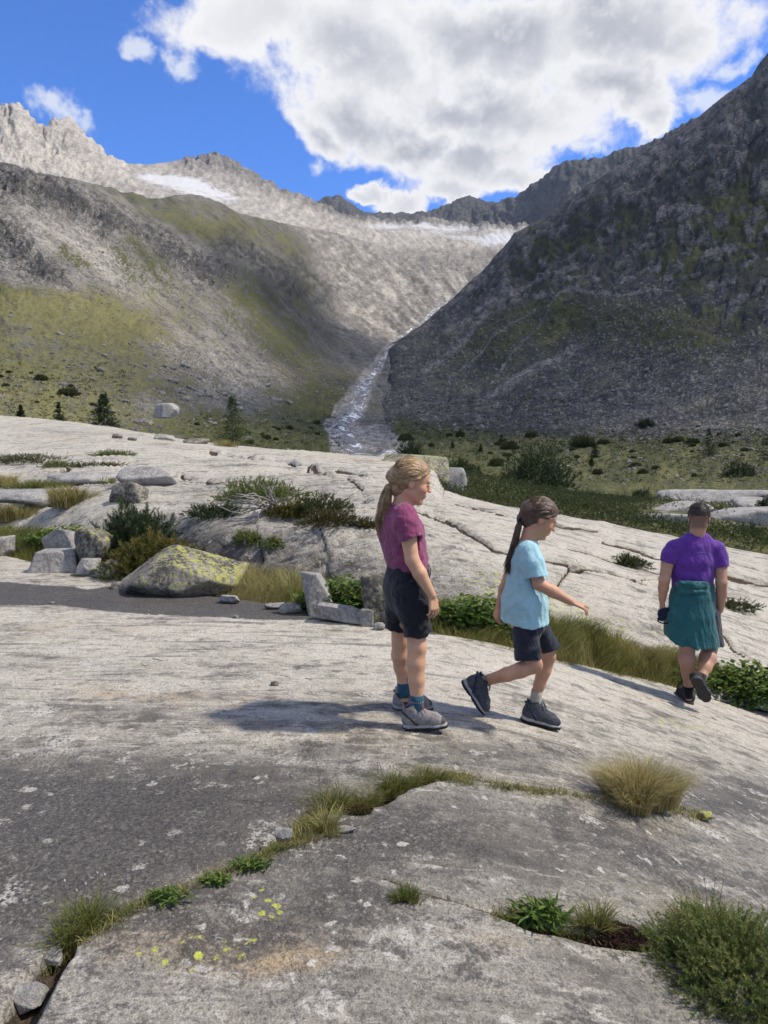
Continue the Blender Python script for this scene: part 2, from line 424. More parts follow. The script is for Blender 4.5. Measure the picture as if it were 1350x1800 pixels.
CRACK_A = [(20, 1830), (60, 1740), (110, 1675), (165, 1640), (235, 1598), (330, 1560), (430, 1520), (500, 1488), (525, 1455), (560, 1432), (650, 1412), (700, 1385), (790, 1366), (850, 1378), (950, 1393), (1050, 1405), (1150, 1425), (1240, 1438)]
CRACK_AW = [0.06, 0.055, 0.05, 0.04, 0.028, 0.024, 0.026, 0.034, 0.05, 0.07, 0.085, 0.07, 0.06, 0.035, 0.02, 0.016, 0.014, 0.004]
CRACK_B = [(590, 1535), (690, 1560), (740, 1575), (860, 1603), (930, 1625), (1040, 1650), (1120, 1664), (1210, 1668), (1300, 1650)]
CRACK_BW = [0.002, 0.006, 0.008, 0.009, 0.03, 0.035, 0.02, 0.01, 0.02]
CRACK_C = [(250, 1155), (330, 1166), (420, 1180), (520, 1192), (560, 1200)]
CRACK_CW = [0.004, 0.010, 0.010, 0.006, 0.002]
CRACK_D = [(870, 1235), (960, 1250), (1010, 1262), (1060, 1272)]
CRACK_DW = [0.006, 0.010, 0.012, 0.004]

px = np.concatenate([np.linspace(-1200, -175, 70), np.linspace(-160, 1510, 700), np.linspace(1525, 2650, 80)])
t = np.concatenate([np.linspace(-.85, -.02, 24), np.linspace(0, 1, 400)])
ncol, nrow = len(px), len(t)
e = edge_row(px)
py = 1905 + (e[:, None] - 34 - 1905) * t[None, :]
PXn = np.broadcast_to(px[:, None], py.shape)
G = ground_hit(PXn, py)
x, y = G[..., 0].copy(), G[..., 1].copy()
z = ground_base(x, y)
wx = x + 0.25 * fbm(x * 0.8, y * 0.8, x * 0, 3, seed=3); wy = y + 0.25 * fbm(x * 0.8, y * 0.8, x * 0 + 9, 3, seed=4)
z += 0.035 * fbm(wx * 0.55, wy * 0.8, x * 0, 4, seed=11)
fu = wx * 0.25 + wy * 0.06; fv = wy - 0.22 * wx
z += 0.010 * fbm(fu * 2.2, fv * 4.5, x * 0, 5, 0.55, seed=21, ridged=True)
z += 0.0035 * fbm(x * 14, y * 14, x * 0, 4, 0.6, seed=31)
soil_a = np.zeros_like(z)
def groove(pts, rad, depth, jit=0.02, bank=0.0):
    global z, soil_a
    q = ground_hit(np.array([p[0] for p in pts], float), np.array([p[1] for p in pts], float))
    jx = jit * fbm(x * 7, y * 7, x * 0, 3, seed=41); jy = jit * fbm(x * 7, y * 7, x * 0 + 5, 3, seed=42)
    d, r, sd = seg_dist(x + jx, y + jy, q[:, :2].tolist(), rad)
    k = 1 - sstep(d / np.maximum(r, 1e-4), 0.55, 1.25)
    z -= k * np.minimum(depth, r * 1.4)
    soil_a = np.maximum(soil_a, k * np.where(r > 0.012, 1.0, 0.7))
    if bank: z += bank * np.where(sd < 0, 0, 1) * np.exp(-(d / 0.55) ** 2) * sstep(d, 0.0, 0.02)
    return q
qa = groove(CRACK_A, CRACK_AW, 0.085, 0.035, 0.03)
groove(CRACK_B, CRACK_BW, 0.04); groove(CRACK_C, CRACK_CW, 0.03, 0.01); groove(CRACK_D, CRACK_DW, 0.02, 0.01)
drop = sstep(e[:, None] - py, 0, 22)
z -= 0.22 * drop; soil_a = np.maximum(soil_a, sstep(e[:, None] - py, 4, 12))
NEAR = np.stack([x, y, z], -1)
me = mesh_from('granite_slab', NEAR.reshape(-1, 3), grid_faces(ncol, nrow))
A, B = PXn, py
nz = fbm(x * 1.6, y * 1.6, x * 0, 4, seed=77)
stain = (0.95 * blob(A, B, 150, 1420, 420, 95, 4) + 0.9 * blob(A, B, 60, 1580, 300, 110, 0) + 0.7 * blob(A, B, 360, 1440, 200, 70, -10)
         + 0.55 * blob(A, B, 900, 1500, 420, 45, 4) + 0.6 * blob(A, B, 1300, 1400, 160, 50, 10) + 0.5 * blob(A, B, 760, 1330, 220, 26, 2)
         + 0.45 * blob(A, B, 620, 1590, 220, 60, -8) + 0.35 * blob(A, B, 1000, 1740, 420, 70, 0) + 0.5 * blob(A, B, 560, 1318, 60, 14, 0)
         + 0.5 * blob(A, B, 980, 1330, 260, 24, 5) + 0.45 * blob(A, B, 1050, 1460, 150, 22, 10) + 0.4 * blob(A, B, 300, 1260, 160, 14, 0)
         + 0.28 * blob(A, B, 200, 1180, 200, 24, 0) + 0.3 * blob(A, B, 560, 1170, 160, 14, 0) + 0.3 * blob(A, B, 330, 1350, 520, 40, 0))
# the wide black seepage streak in front of the boulders
lo = np.interp(A[:, :1], [-200, 0, 90, 130, 200, 320, 450, 560, 700, 800], [1062, 1066, 1064, 1068, 1076, 1084, 1088, 1089, 1108, 1120])
hi = np.interp(A[:, :1], [-200, 0, 130, 150, 215, 330, 700, 800], [1022, 1026, 1032, 1038, 1028, 1040, 1096, 1118])
wv = 3.5 * fbm(x * 1.2, y * 1.2, x * 0, 4, seed=91)
seep = sstep(B + wv, hi - 1.5, hi + 1.5) * (1 - sstep(B + wv, lo - 1.5, lo + 1.5))
stain = np.maximum(0.80 * np.minimum(stain, 1.0) + 0.34 * nz + 0.42 * sstep(B, 1310, 1420) - .04, seep * 1.7)
tan = (0.75 * blob(A, B, 330, 1660, 260, 50, -4) + 0.6 * blob(A, B, 480, 1690, 140, 30, -6) + 0.45 * blob(A, B, 250, 1225, 200, 18, 3) + 0.45 * blob(A, B, 560, 1290, 200, 22, 4)
       + 0.5 * blob(A, B, 850, 1650, 90, 22, 10) + 0.35 * blob(A, B, 1250, 1560, 130, 22, 0) + 0.6 * blob(A, B, 50, 978, 90, 8, 2) + 0.3 * blob(A, B, 120, 1105, 260, 16, 0) + .30 * blob(A, B, 450, 1200, 600, 110, 2) * sstep(nz, -.1, .35))
lich = (0.55 * blob(A, B, 300, 1690, 240, 60, -8) + 0.45 * blob(A, B, 470, 1600, 60, 40, 0) + 0.5 * blob(A, B, 1190, 1275, 130, 22, 14) + 0.42 * blob(A, B, 720, 1420, 90, 24, 0)
        + 0.35 * blob(A, B, 1050, 1640, 200, 60, 0) + 0.35 * blob(A, B, 110, 1375, 60, 12, 0) + 0.6 * blob(A, B, 1240, 1436, 34, 7, 5))
palem = 0.8 * blob(A, B, 450, 1130, 600, 70, 3) + 0.8 * blob(A, B, 120, 1005, 160, 22, 4) + 0.7 * blob(A, B, 950, 1190, 420, 60, 9)
for k, v in (('stain', stain), ('tan', tan), ('lichen', lich), ('pale', palem), ('soil', soil_a)): set_attr(me, k, v)
put('granite_slab', me, MAT_SLAB, kind='structure')
BVH_NEAR = BVHTree.FromPolygons(NEAR.reshape(-1, 3).tolist(), grid_faces(ncol, nrow).tolist())
def drop_z(bv, x, y, top=2000.0):
    h = bv.ray_cast(Vector((x, y, top)), Vector((0, 0, -1)))
    return None if h[0] is None else h[0].z
def ground_pt(px, py, bv=None):
    """first thing of the land seen through a photo point"""
    d = ray(px, py); d = d / np.linalg.norm(d)
    h = (bv or BVH_NEAR).ray_cast(Vector(CAM.tolist()), Vector(d.tolist()))
    if h[0] is None: return None if bv is not None else ground_hit(np.array([px], float), np.array([py], float))[0]
    return np.array(h[0])

# ================================================================== the slab dome behind the grassy joint
C = [-300, 0, 200, 400, 600, 690, 760, 810, 900, 1000, 1150, 1350, 1600]
B0 = ([960, 975, 1010, 1058, 1085, 1105, 1115, 1125, 1140, 1165, 1205, 1250, 1310], [12.2, 10.9, 8.7, 7.6, 7.05, 6.8, 6.75, 6.7, 6.7, 6.75, 6.9, 7.2, 7.6])
B1 = ([930, 945, 980, 1030, 1056, 1072, 1083, 1092, 1108, 1130, 1172, 1216, 1270], [13.5, 12.3, 9.7, 8.4, 7.7, 7.4, 7.3, 7.2, 7.1, 7.1, 7.2, 7.5, 8.0])
B2 = ([870, 882, 905, 920, 926, 936, 950, 962, 985, 1012, 1052, 1102, 1160], [16, 14.6, 11.3, 9.4, 8.9, 8.7, 8.6, 8.6, 8.6, 8.7, 8.8, 9.2, 9.6])
B3 = ([800, 812, 842, 856, 860, 866, 892, 905, 922, 948, 990, 1040, 1100], [24, 22, 17, 14.5, 13.2, 12.4, 11.8, 11.5, 11.3, 11.2, 11.2, 11.6, 12])
B4 = [(-300, 705, 46), (0, 731, 40), (120, 741, 37), (200, 752, 34), (330, 774, 31), (400, 784, 30), (480, 790, 28.5), (600, 799, 26), (690, 808, 24), (735, 812, 23), (762, 828, 21.5),
      (775, 868, 18), (810, 880, 17.4), (900, 895, 16.8), (1000, 912, 16), (1150, 938, 15.4), (1350, 976, 14.6), (1600, 1025, 14)]
def widen(c_, ls, a=-900, b=2200):
    out = []
    for q_, d_ in ls:
        k0, k1 = (c_[0] - a) / (c_[1] - c_[0]), (b - c_[-1]) / (c_[-1] - c_[-2])
        out.append(([q_[0] + (q_[0] - q_[1]) * k0 * .6] + q_ + [q_[-1] + (q_[-1] - q_[-2]) * k1 * .9], [min(d_[0] + (d_[0] - d_[1]) * k0 * .5, 60)] + d_ + [max(d_[-1] + (d_[-1] - d_[-2]) * k1 * .3, 6.5)]))
    return [a] + c_ + [b], out
C, (B0, B1, B2, B3) = widen(C, [B0, B1, B2, B3])
B4 = [(-900, 668, 58)] + B4 + [(2200, 1140, 13.5)]
B5 = [(p, q + 45, d * 1.12) for p, q, d in B4]
B6 = [(p, q + 60, d * 1.5) for p, q, d in B4]
px = np.concatenate([np.linspace(-850, -270, 60), np.linspace(-260, 1560, 620), np.linspace(1570, 2150, 60)])
P, s = sheet(px, [B0, B1, B2, B3, B4, B5, B6], [14, 60, 60, 66, 16, 4], C)
A, B = photo(P); N = grid_normals(P)
S = np.broadcast_to(s[None, :], A.shape); Yk = P[..., 1]
x, y = P[..., 0], P[..., 1]
vis = sstep(S, 0.6, 1.2) * (1 - sstep(S, 3.9, 4.0))
h = 0.16 * fbm(x * 0.35, y * 0.35, x * 0, 4, seed=5) * sstep(S, 1, 2) * (1 - 0.7 * sstep(S, 3.3, 4.0))
fv = y * 0.8 + 0.10 * x + 0.7 * fbm(x * 0.25, y * 0.4, x * 0, 3, seed=6)         # ledges along the foliation
saw = fv * 0.62; fr = saw - np.floor(saw)
led = np.where(fr < 0.86, fr / 0.86, (1 - fr) / 0.14)
leftm = (1 - sstep(A, 520, 900)) * sstep(B, 790, 840) * (1 - sstep(B, 915, 960)) + 0.25
h += (led - 0.5) * 0.22 * leftm * vis
h += 0.05 * fbm(x * 1.1, y * 1.8, x * 0, 5, 0.55, seed=8, ridged=True) * vis * (0.4 + 0.6 * leftm)
bro = blob(A, B, 640, 890, 150, 40, 0) + blob(A, B, 560, 990, 260, 60, 0)      # broken, blocky rock
w1, w2, wid = worley2(x * 2.2 + 0.9 * fbm(x, y, P[..., 2], 3, seed=55), y * 3.6 + P[..., 2] * 3.2 + 0.9 * fbm(x, y, P[..., 2], 3, seed=56), 3)
h += np.clip(bro, 0, 1) * vis * (0.055 * (wid - 0.5) - 0.022 * (1 - sstep(w2 - w1, 0.0, 0.10)))
h += 0.012 * fbm(x * 5, y * 5, P[..., 2] * 5, 4, 0.6, seed=9) * vis
stain2 = np.zeros_like(h); soil2 = np.zeros_like(h)
for pts, wd in (([(780, 930), (870, 975), (960, 992), (1000, 1003), (1060, 1012), (1160, 1028)], 2.6), ([(955, 1056), (978, 1030), (998, 1006)], 3.4), ([(1000, 1003), (1020, 1008)], 4.0),
                ([(935, 952), (1040, 975), (1130, 1000), (1250, 1040), (1400, 1072)], 1.8), ([(370, 798), (480, 812), (600, 838), (700, 852)], 1.8),
                ([(1262, 1008), (1330, 1030), (1450, 1050)], 2.2), ([(400, 868), (470, 880), (560, 875), (640, 884)], 2.0), ([(320, 845), (380, 860), (430, 858)], 1.8),
                ([(1060, 950), (1180, 985), (1280, 1015)], 1.4), ([(455, 940), (462, 985), (455, 1010)], 2.4), ([(560, 925), (575, 960)], 1.6), ([(520, 820), (640, 862)], 1.6),
                ([(220, 900), (250, 880), (300, 872)], 2.6), ([(0, 882), (60, 884), (120, 892)], 3.0), ([(790, 885), (900, 915), (1050, 940)], 1.2), ([(1130, 1020), (1200, 1010)], 1.4),
                ([(0, 845), (90, 838), (170, 824), (210, 815)], 2.0), ([(1265, 1110), (1290, 1140), (1310, 1150)], 1.6), ([(700, 905), (790, 935)], 1.4)):
    jx = 9 * fbm(x * 1.4, y * 1.4, x * 0, 3, seed=51); jy = 6 * fbm(x * 1.4, y * 1.4, x * 0 + 3, 3, seed=52)
    d, r, sd = seg_dist(A + jx, B + jy, pts, [wd * .8] * len(pts))
    k = (1 - sstep(d / r, 0.35, 1.0)) * vis * sstep(fbm(x * 1.1, y * 1.1, x * 0, 2, seed=53), -.45, -.15)
    h -= k * 0.006 * Yk * wd / 2.4
    soil2 = np.maximum(soil2, k)
    h += vis * 0.0016 * Yk * np.exp(-(d / 30) ** 2) * sd * sstep(d / r, 0.3, 1.4)
P = P + N * h[..., None]
DOME = P
me = mesh_from('granite_dome', P.reshape(-1, 3), grid_faces(*P.shape[:2]))
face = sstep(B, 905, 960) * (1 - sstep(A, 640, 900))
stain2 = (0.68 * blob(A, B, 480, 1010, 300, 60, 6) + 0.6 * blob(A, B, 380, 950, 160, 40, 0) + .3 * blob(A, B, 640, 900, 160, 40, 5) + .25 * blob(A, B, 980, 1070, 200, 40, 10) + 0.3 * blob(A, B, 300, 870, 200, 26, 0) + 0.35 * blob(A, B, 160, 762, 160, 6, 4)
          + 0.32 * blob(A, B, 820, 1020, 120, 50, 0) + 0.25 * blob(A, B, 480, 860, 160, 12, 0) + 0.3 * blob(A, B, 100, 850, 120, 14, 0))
lich2 = (0.50 * blob(A, B, 860, 1030, 130, 46, 10) + 0.45 * blob(A, B, 1010, 1090, 120, 50, 20) + 0.52 * blob(A, B, 560, 800, 160, 8, 3) + 0.5 * blob(A, B, 240, 760, 120, 9, 5) + 0.42 * blob(A, B, 560, 985, 120, 34, -5)
         + 0.38 * blob(A, B, 720, 960, 90, 26, 0) + 0.4 * blob(A, B, 1180, 1110, 120, 34, 12) + 0.4 * blob(A, B, 1120, 965, 50, 10, 10))
tan2 = 0.5 * blob(A, B, 420, 880, 90, 14, 0) + 0.55 * blob(A, B, 90, 768, 60, 5, 4) + 0.4 * blob(A, B, 560, 845, 120, 10, 10) + 0.4 * blob(A, B, 640, 812, 180, 12, 3)
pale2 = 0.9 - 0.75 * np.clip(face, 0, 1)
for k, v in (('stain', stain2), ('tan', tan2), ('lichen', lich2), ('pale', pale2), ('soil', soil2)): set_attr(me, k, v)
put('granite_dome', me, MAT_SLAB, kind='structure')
BVH_DOME = bvh_of(DOME)

# soil bed of the grassy joint between the two rocks
JX0, JX1 = -600.0, 2000.0
px = np.linspace(JX0, JX1, 360)
g0 = ground_hit(px, edge_row(px) + 3); g0[:, 2] -= 0.14
q = pchip(C, np.stack([np.array(B1[0], float), np.log(np.array(B1[1]))]), px)
g1 = at(px, q[0] - 14, np.exp(q[1]) * 1.02)
tt = np.linspace(0, 1, 16)[None, :, None]
P = g0[:, None] * (1 - tt) + g1[:, None] * tt
P[..., 2] += 0.10 * np.sin(tt[..., 0] * math.pi) + 0.05 * fbm(P[..., 0] * 2, P[..., 1] * 2, P[..., 0] * 0, 3, seed=15) - 0.03
JOINT = P
put('soil', mesh_from('soil', P.reshape(-1, 3), grid_faces(*P.shape[:2])), MAT_SOIL, kind='structure')

# ================================================================== valley, left mountainside, valley head
def far_attrs(me, **kw):
    for k in ('grass', 'pale', 'snow', 'warm'): set_attr(me, k, np.clip(kw[k], 0, 1.6))
    set_attr(me, 'tone', kw.get('tone', 1.0 + 0 * kw['grass']))
C = [-300, 0, 200, 400, 500, 600, 700, 800, 900, 1050]
L = [([785, 785, 790, 800, 808, 815, 830, 835, 835, 840], [52, 57, 66, 84, 95, 105, 112, 112, 110, 110]),
     ([748, 745, 755, 778, 792, 800, 805, 800, 800, 800], [70, 75, 88, 115, 135, 150, 165, 165, 165, 165]),
     ([665, 660, 692, 716, 730, 742, 742, 745, 745, 745], [140, 150, 165, 210, 240, 270, 290, 300, 300, 300]),
     ([565, 562, 612, 646, 668, 688, 686, 690, 690, 690], [240, 240, 250, 320, 380, 450, 480, 480, 480, 480]),
     ([445, 450, 522, 572, 612, 642, 640, 640, 640, 640], [330, 330, 360, 460, 560, 690, 740, 740, 740, 740]),
     ([362, 372, 432, 484, 535, 590, 606, 605, 600, 600], [400, 410, 470, 620, 760, 940, 1000, 1020, 1020, 1020]),
     ([285, 302, 362, 416, 456, 508, 545, 540, 530, 520], [470, 480, 600, 800, 1000, 1300, 1400, 1450, 1450, 1450]),
     [(-300, 262, 520), (0, 288, 560), (100, 318, 640), (200, 336, 760), (270, 347, 860), (335, 344, 900), (370, 355, 980), (420, 376, 1060), (500, 394, 1300), (560, 408, 1550), (620, 428, 1780), (700, 466, 1900), (1050, 470, 1900)],
     ([295, 315, 356, 392, 406, 415, 432, 435, 435, 435], [640, 700, 950, 1250, 1600, 2300, 2400, 2400, 2400, 2400]),
     ([262, 282, 325, 362, 380, 399, 406, 414, 414, 414], [1100, 1200, 1500, 1900, 2200, 2800, 3000, 3000, 3000, 3000]),
     [(-300, 140, 1900), (-120, 180, 1900), (0, 197, 1900), (18, 200, 1900), (35, 188, 1900), (50, 212, 1920), (78, 236, 1950), (92, 224, 1970), (118, 216, 2000), (135, 236, 2050), (168, 262, 2150), (188, 288, 2250),
      (222, 303, 2500), (265, 302, 2700), (300, 296, 2800), (345, 291, 2850), (372, 282, 2900), (400, 288, 2900), (420, 300, 2950), (455, 322, 3000), (500, 345, 3050), (555, 364, 3100), (600, 386, 3200),
      (660, 397, 3400), (700, 398, 3400), (760, 392, 3400), (800, 402, 3400), (900, 405, 3400), (1050, 400, 3400)]]
L.append([(p, q + 70, d * 1.25) for p, q, d in L[-1]])
px = np.concatenate([np.linspace(-298, -246, 12), np.linspace(-240, 1030, 620)])
P, s = sheet(px, L, [12, 64, 64, 68, 62, 56, 40, 8, 36, 70, 6], C)
A, B = photo(P); N = grid_normals(P); S = np.broadcast_to(s[None, :], A.shape); Y = P[..., 1]
q1, q2 = A / 100, B / 100
def near_line(pts, w_, jit=0.0):
    d_, r_, sd_ = seg_dist(A + jit * NJ1, B + jit * NJ2, pts, [w_] * len(pts)); return np.clip(1.25 - d_ / w_, 0, 1)
NJ1 = fbm(q1 * 2.5, q2 * 2.5, S * .3, 4, seed=1); NJ2 = fbm(q1 * 2.5 + 7, q2 * 2.5, S * .3, 4, seed=2)
HF = fbm(q1 * 11, q2 * 13, S, 4, 0.62, seed=3); MF = fbm(q1 * 3.6, q2 * 4.6, S, 4, 0.58, seed=4); LF = fbm(q1 * 1.1, q2 * 1.5, S * .4, 3, seed=5)
crag = np.maximum.reduce([near_line([(-60, 300), (20, 316), (70, 340), (125, 362), (165, 382), (190, 400)], 34, 16), near_line([(-40, 395), (20, 420), (45, 455), (70, 475), (95, 492)], 30, 14), 0.8 * near_line([(200, 392), (250, 410), (290, 425)], 22, 16),
                          0.85 * near_line([(290, 440), (330, 468), (380, 490)], 30, 20), 0.7 * near_line([(400, 430), (470, 470), (520, 510)], 26, 20), 0.5 * near_line([(100, 500), (130, 520)], 14, 10), 0.5 * near_line([(520, 470), (570, 520)], 20, 16)])
crag = np.clip(crag + 0.5 * crag * MF, 0, 1) * sstep(S, 3.2, 4.0) * (1 - sstep(S, 6.9, 7.0))
peaks = sstep(S, 8.4, 9.2) * (1 - sstep(S, 9.97, 10.0)) * (1 - sstep(A, 180, 260))
peaks2 = sstep(S, 9.3, 9.6) * (1 - sstep(S, 9.97, 10.0)) * sstep(A, 290, 340)
slabs = sstep(A - 0.45 * (B - 430) + 30 * NJ1, 500, 580) * sstep(S, 4.6, 5.2) * (1 - sstep(S, 8.8, 9.2))
dn = (A * 0.72 + B * 0.70) / 100; ac = (-A * 0.70 + B * 0.72) / 100        # down the slope to the right / across it
big = fbm(q1 * 0.9, q2 * 0.9, S * 0.3, 4, seed=101)
gul = fbm(ac * 5.0 + 0.3 * big, dn * 0.6, S * 0.2, 4, 0.55, seed=111, ridged=True)
jag = fbm(q1 * 4.0, q2 * 2.6, S, 5, 0.6, seed=121, ridged=True)
b1, b2, bid = worley2(ac * 9 + MF * .8, dn * 4.5 + MF * .6, 17)
b1s, b2s, bids = worley2(q1 * 15 + MF, q2 * 11 + MF, 18)
block = (bid - .5) * 1.0 + (bids - .5) * .7 - .5 * (1 - sstep(b2 - b1, 0, .18))
streakd2 = fbm(ac * 20 + .8 * NJ1, dn * 4.5, S, 4, .62, seed=172)
h = Y * (0.009 * big * (1 - .75 * slabs) * sstep(S, 1, 2) * (1 - sstep(S, 9.0, 9.6)) + 0.0034 * gul * sstep(S, 2.2, 3.2) * (1 - crag) * (1 - sstep(S, 6.8, 7.0))
         + crag * (0.0060 * block + 0.0065 * jag) + peaks * (0.007 * jag + 0.0025 * block) + peaks2 * (0.005 * jag + .003 * block) + slabs * (0.0022 * gul + 0.0022 * streakd2) + 0.0012 * HF * (1 - sstep(S, 9.7, 10)))
w1, w2, wid = worley2(q1 * 19, q2 * 26, 7); w3, w4, wie = worley2(q1 * 38, q2 * 52, 8)
bden = np.clip(0.55 * blob(A, B, 330, 640, 130, 45, 25) + 0.5 * blob(A, B, 180, 455, 120, 50, 25) + 0.5 * blob(A, B, 60, 690, 160, 60, 0) + .4 * blob(A, B, 290, 740, 120, 30, 5) + .45 * blob(A, B, 520, 670, 130, 20, 8) + .10 + .5 * MF + .3 * LF, 0, .75) * .62
bld = np.where(wid < bden, np.clip(1 - w1 * 2.0, 0, 1), 0); bld2 = np.where(wie < bden + .04, np.clip(1 - w3 * 1.9, 0, 1), 0)
low = sstep(S, 0.6, 1.2) * (1 - sstep(S, 5.2, 6.2)) * (1 - slabs) * (1 - crag)
h += Y * (0.0026 * bld + 0.0014 * bld2) * low
P = P + (N * 0.75 + np.array([0, 0, 0.45])) * h[..., None]
VAL = P
streakd0 = fbm(ac * 7, dn * 1.1, S, 4, .6, seed=181)
stone_spk = np.clip((bld > .22) * .7 * sstep(wid, 0, .4) + (bld2 > .30) * .7 * sstep(wie, 0, .5), 0, 1) * low
grass = (0.95 * blob(A, B, 70, 545, 200, 30, 6) + 0.80 * blob(A, B, 50, 650, 190, 75, 10) + 0.55 * blob(A, B, 185, 590, 90, 40, 25) + 0.22 * blob(A, B, 220, 338, 200, 10, 10) + 0.20 * blob(A, B, 430, 405, 170, 26, 20)
         + 0.18 * blob(A, B, 300, 375, 130, 20, 15) + 0.55 * blob(A, B, 250, 470, 70, 40, 40) + 0.45 * blob(A, B, 330, 400, 90, 20, 20) + 0.34 * blob(A, B, 470, 560, 130, 55, 45) + 0.95 * blob(A, B, 420, 765, 180, 26, 5) + 0.75 * blob(A, B, 545, 725, 80, 55, 0)
         + 0.55 * blob(A, B, 50, 730, 140, 24, 0) + 0.3 * blob(A, B, 560, 500, 50, 90, -35) + 0.6 * blob(A, B, 600, 790, 100, 30, 0) + .45 * blob(A, B, 130, 465, 40, 20, 30) + .35 * blob(A, B, 320, 690, 120, 40, 30))
grass = grass * (1 + .9 * MF + .3 * LF) + .12 + .38 * streakd0 + .30 * gul * blob(A, B, 470, 570, 170, 90, 45) + .85 * HF + .12 * LF - .45 * stone_spk - .6 * crag * sstep(HF, -.3, .3)
RIV = [(668, 815, 125, 60), (655, 800, 150, 55), (612, 775, 187, 36), (597, 755, 225, 27), (607, 735, 268, 26), (622, 715, 330, 24), (634, 692, 430, 19), (646, 668, 540, 14), (660, 650, 630, 11), (672, 632, 740, 8), (682, 614, 880, 5), (690, 600, 970, 4)]
d, r, sd = seg_dist(A, B, [(p[0], p[1]) for p in RIV], [p[3] for p in RIV])
rivbed = 1 - sstep(d / np.maximum(r, 1) + 0.5 * MF, 0.8, 1.2)
snow = (0.95 * blob(A, B, 350, 335, 95, 20, 13) + 0.6 * blob(A, B, 280, 316, 60, 9, 5) + 0.85 * blob(A, B, 740, 400, 140, 7, 2) + 0.8 * blob(A, B, 880, 430, 50, 24, -20) + .6 * blob(A, B, 800, 418, 120, 8, 4)) * sstep(S, 7.7, 8.2)
snow = snow * (0.85 + 0.6 * fbm(q1 * 3, q2 * 16, S * 0, 4, seed=161)) + .15 * HF * (snow > .2)
streakd = fbm(ac * 9, dn * 1.2, S, 4, .6, seed=171)
joints = np.maximum(sstep(fbm(ac * 4.5 + .7 * NJ1, dn * 1.6 + .5 * NJ2, S, 4, .55, seed=173, ridged=True), .25, .6), .8 * sstep(fbm(q1 * 2.2 + .5 * NJ1, q2 * 9 + .6 * NJ2, S, 4, .55, seed=174, ridged=True), .28, .6) * (1 - sstep(B, 470, 540)))
pale = 0.27 + 0.10 * MF + .34 * HF + .16 * streakd + .14 * gul + 0.46 * np.clip(slabs, 0, 1) + .22 * slabs * streakd2 - .42 * slabs * joints + 0.38 * sstep(S, 7.4, 8.2) + .3 * peaks * MF + .25 * peaks * jag - 0.40 * peaks2 + 0.24 * stone_spk - crag * (.22 + .35 * sstep(block, -.1, .5) + .1 * jag) + .20 * blob(A, B, 330, 640, 170, 60, 20) + .35 * blob(A, B, 160, 450, 130, 40, 25) \
       - .10 * blob(A, B, 520, 520, 170, 80, 45) * (1 - slabs) + rivbed * .25 + .25 * np.clip(gul, 0, 1) * blob(A, B, 430, 600, 90, 70, 45) - .12 * LF
grass = grass * (1 - np.clip(slabs * 1.3, 0, 1)) * (1 - rivbed) * (1 - sstep(S, 6.95, 7.3))
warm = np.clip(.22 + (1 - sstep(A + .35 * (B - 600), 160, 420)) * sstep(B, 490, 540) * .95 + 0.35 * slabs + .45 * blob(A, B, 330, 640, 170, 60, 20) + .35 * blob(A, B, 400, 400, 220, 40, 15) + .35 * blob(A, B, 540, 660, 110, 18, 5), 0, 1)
me = mesh_from('valley_ground', P.reshape(-1, 3), grid_faces(*P.shape[:2]))
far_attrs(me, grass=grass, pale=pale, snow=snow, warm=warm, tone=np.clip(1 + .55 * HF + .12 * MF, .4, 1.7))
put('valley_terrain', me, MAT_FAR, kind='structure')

# ================================================================== right mountainside
C = [600, 640, 700, 750, 800, 900, 1000, 1100, 1200, 1350, 1550, 1800]
L = [([845, 838, 835, 838, 842, 852, 862, 872, 880, 882, 885, 885], [108, 104, 98, 90, 85, 75, 65, 60, 55, 50, 48, 45]),
     ([815, 800, 770, 776, 785, 795, 800, 805, 805, 802, 800, 800], [170, 190, 205, 185, 170, 150, 140, 130, 120, 115, 110, 105]),
     ([790, 760, 716, 720, 725, 735, 737, 735, 730, 720, 710, 695], [300, 320, 340, 310, 280, 240, 215, 195, 180, 165, 155, 150]),
     ([770, 720, 672, 666, 665, 660, 650, 640, 625, 600, 570, 530], [470, 490, 500, 450, 410, 350, 310, 280, 255, 240, 230, 220]),
     ([760, 700, 637, 620, 605, 580, 555, 530, 510, 480, 430, 370], [650, 670, 660, 620, 570, 480, 420, 370, 340, 320, 300, 290]),
     ([755, 690, 618, 594, 562, 510, 470, 430, 400, 340, 260, 150], [800, 830, 820, 850, 800, 680, 580, 500, 450, 420, 400, 380]),
     [(600, 750, 900), (640, 680, 920), (675, 640, 920), (700, 610, 960), (740, 580, 1060), (765, 562, 1090), (790, 545, 1120), (820, 515, 1120), (850, 486, 1100), (872, 462, 1080), (885, 448, 1070), (905, 422, 1050), (950, 398, 1000), (1000, 362, 950),
      (1050, 326, 900), (1100, 292, 850), (1150, 263, 815), (1200, 236, 780), (1250, 196, 755), (1290, 166, 735), (1322, 140, 715), (1335, 116, 705), (1350, 100, 700), (1450, 30, 670), (1550, -40, 650), (1800, -220, 600)]]
L.append([(p, q + 90, d * 1.35) for p, q, d in L[-1]])
px = np.concatenate([np.linspace(604, 1560, 480), np.linspace(1566, 1795, 40)])
P, s = sheet(px, L, [24, 50, 56, 64, 78, 104, 8], C)
A, B = photo(P); N = grid_normals(P); S = np.broadcast_to(s[None, :], A.shape); Y = P[..., 1]
q1, q2 = A / 100, B / 100
dn = (-A * 0.77 + B * 0.64) / 100; ac = (A * 0.64 + B * 0.77) / 100
NJ1 = fbm(q1 * 2.5, q2 * 2.5, S * .3, 4, seed=61); NJ2 = fbm(q1 * 2.5 + 7, q2 * 2.5, S * .3, 4, seed=62)
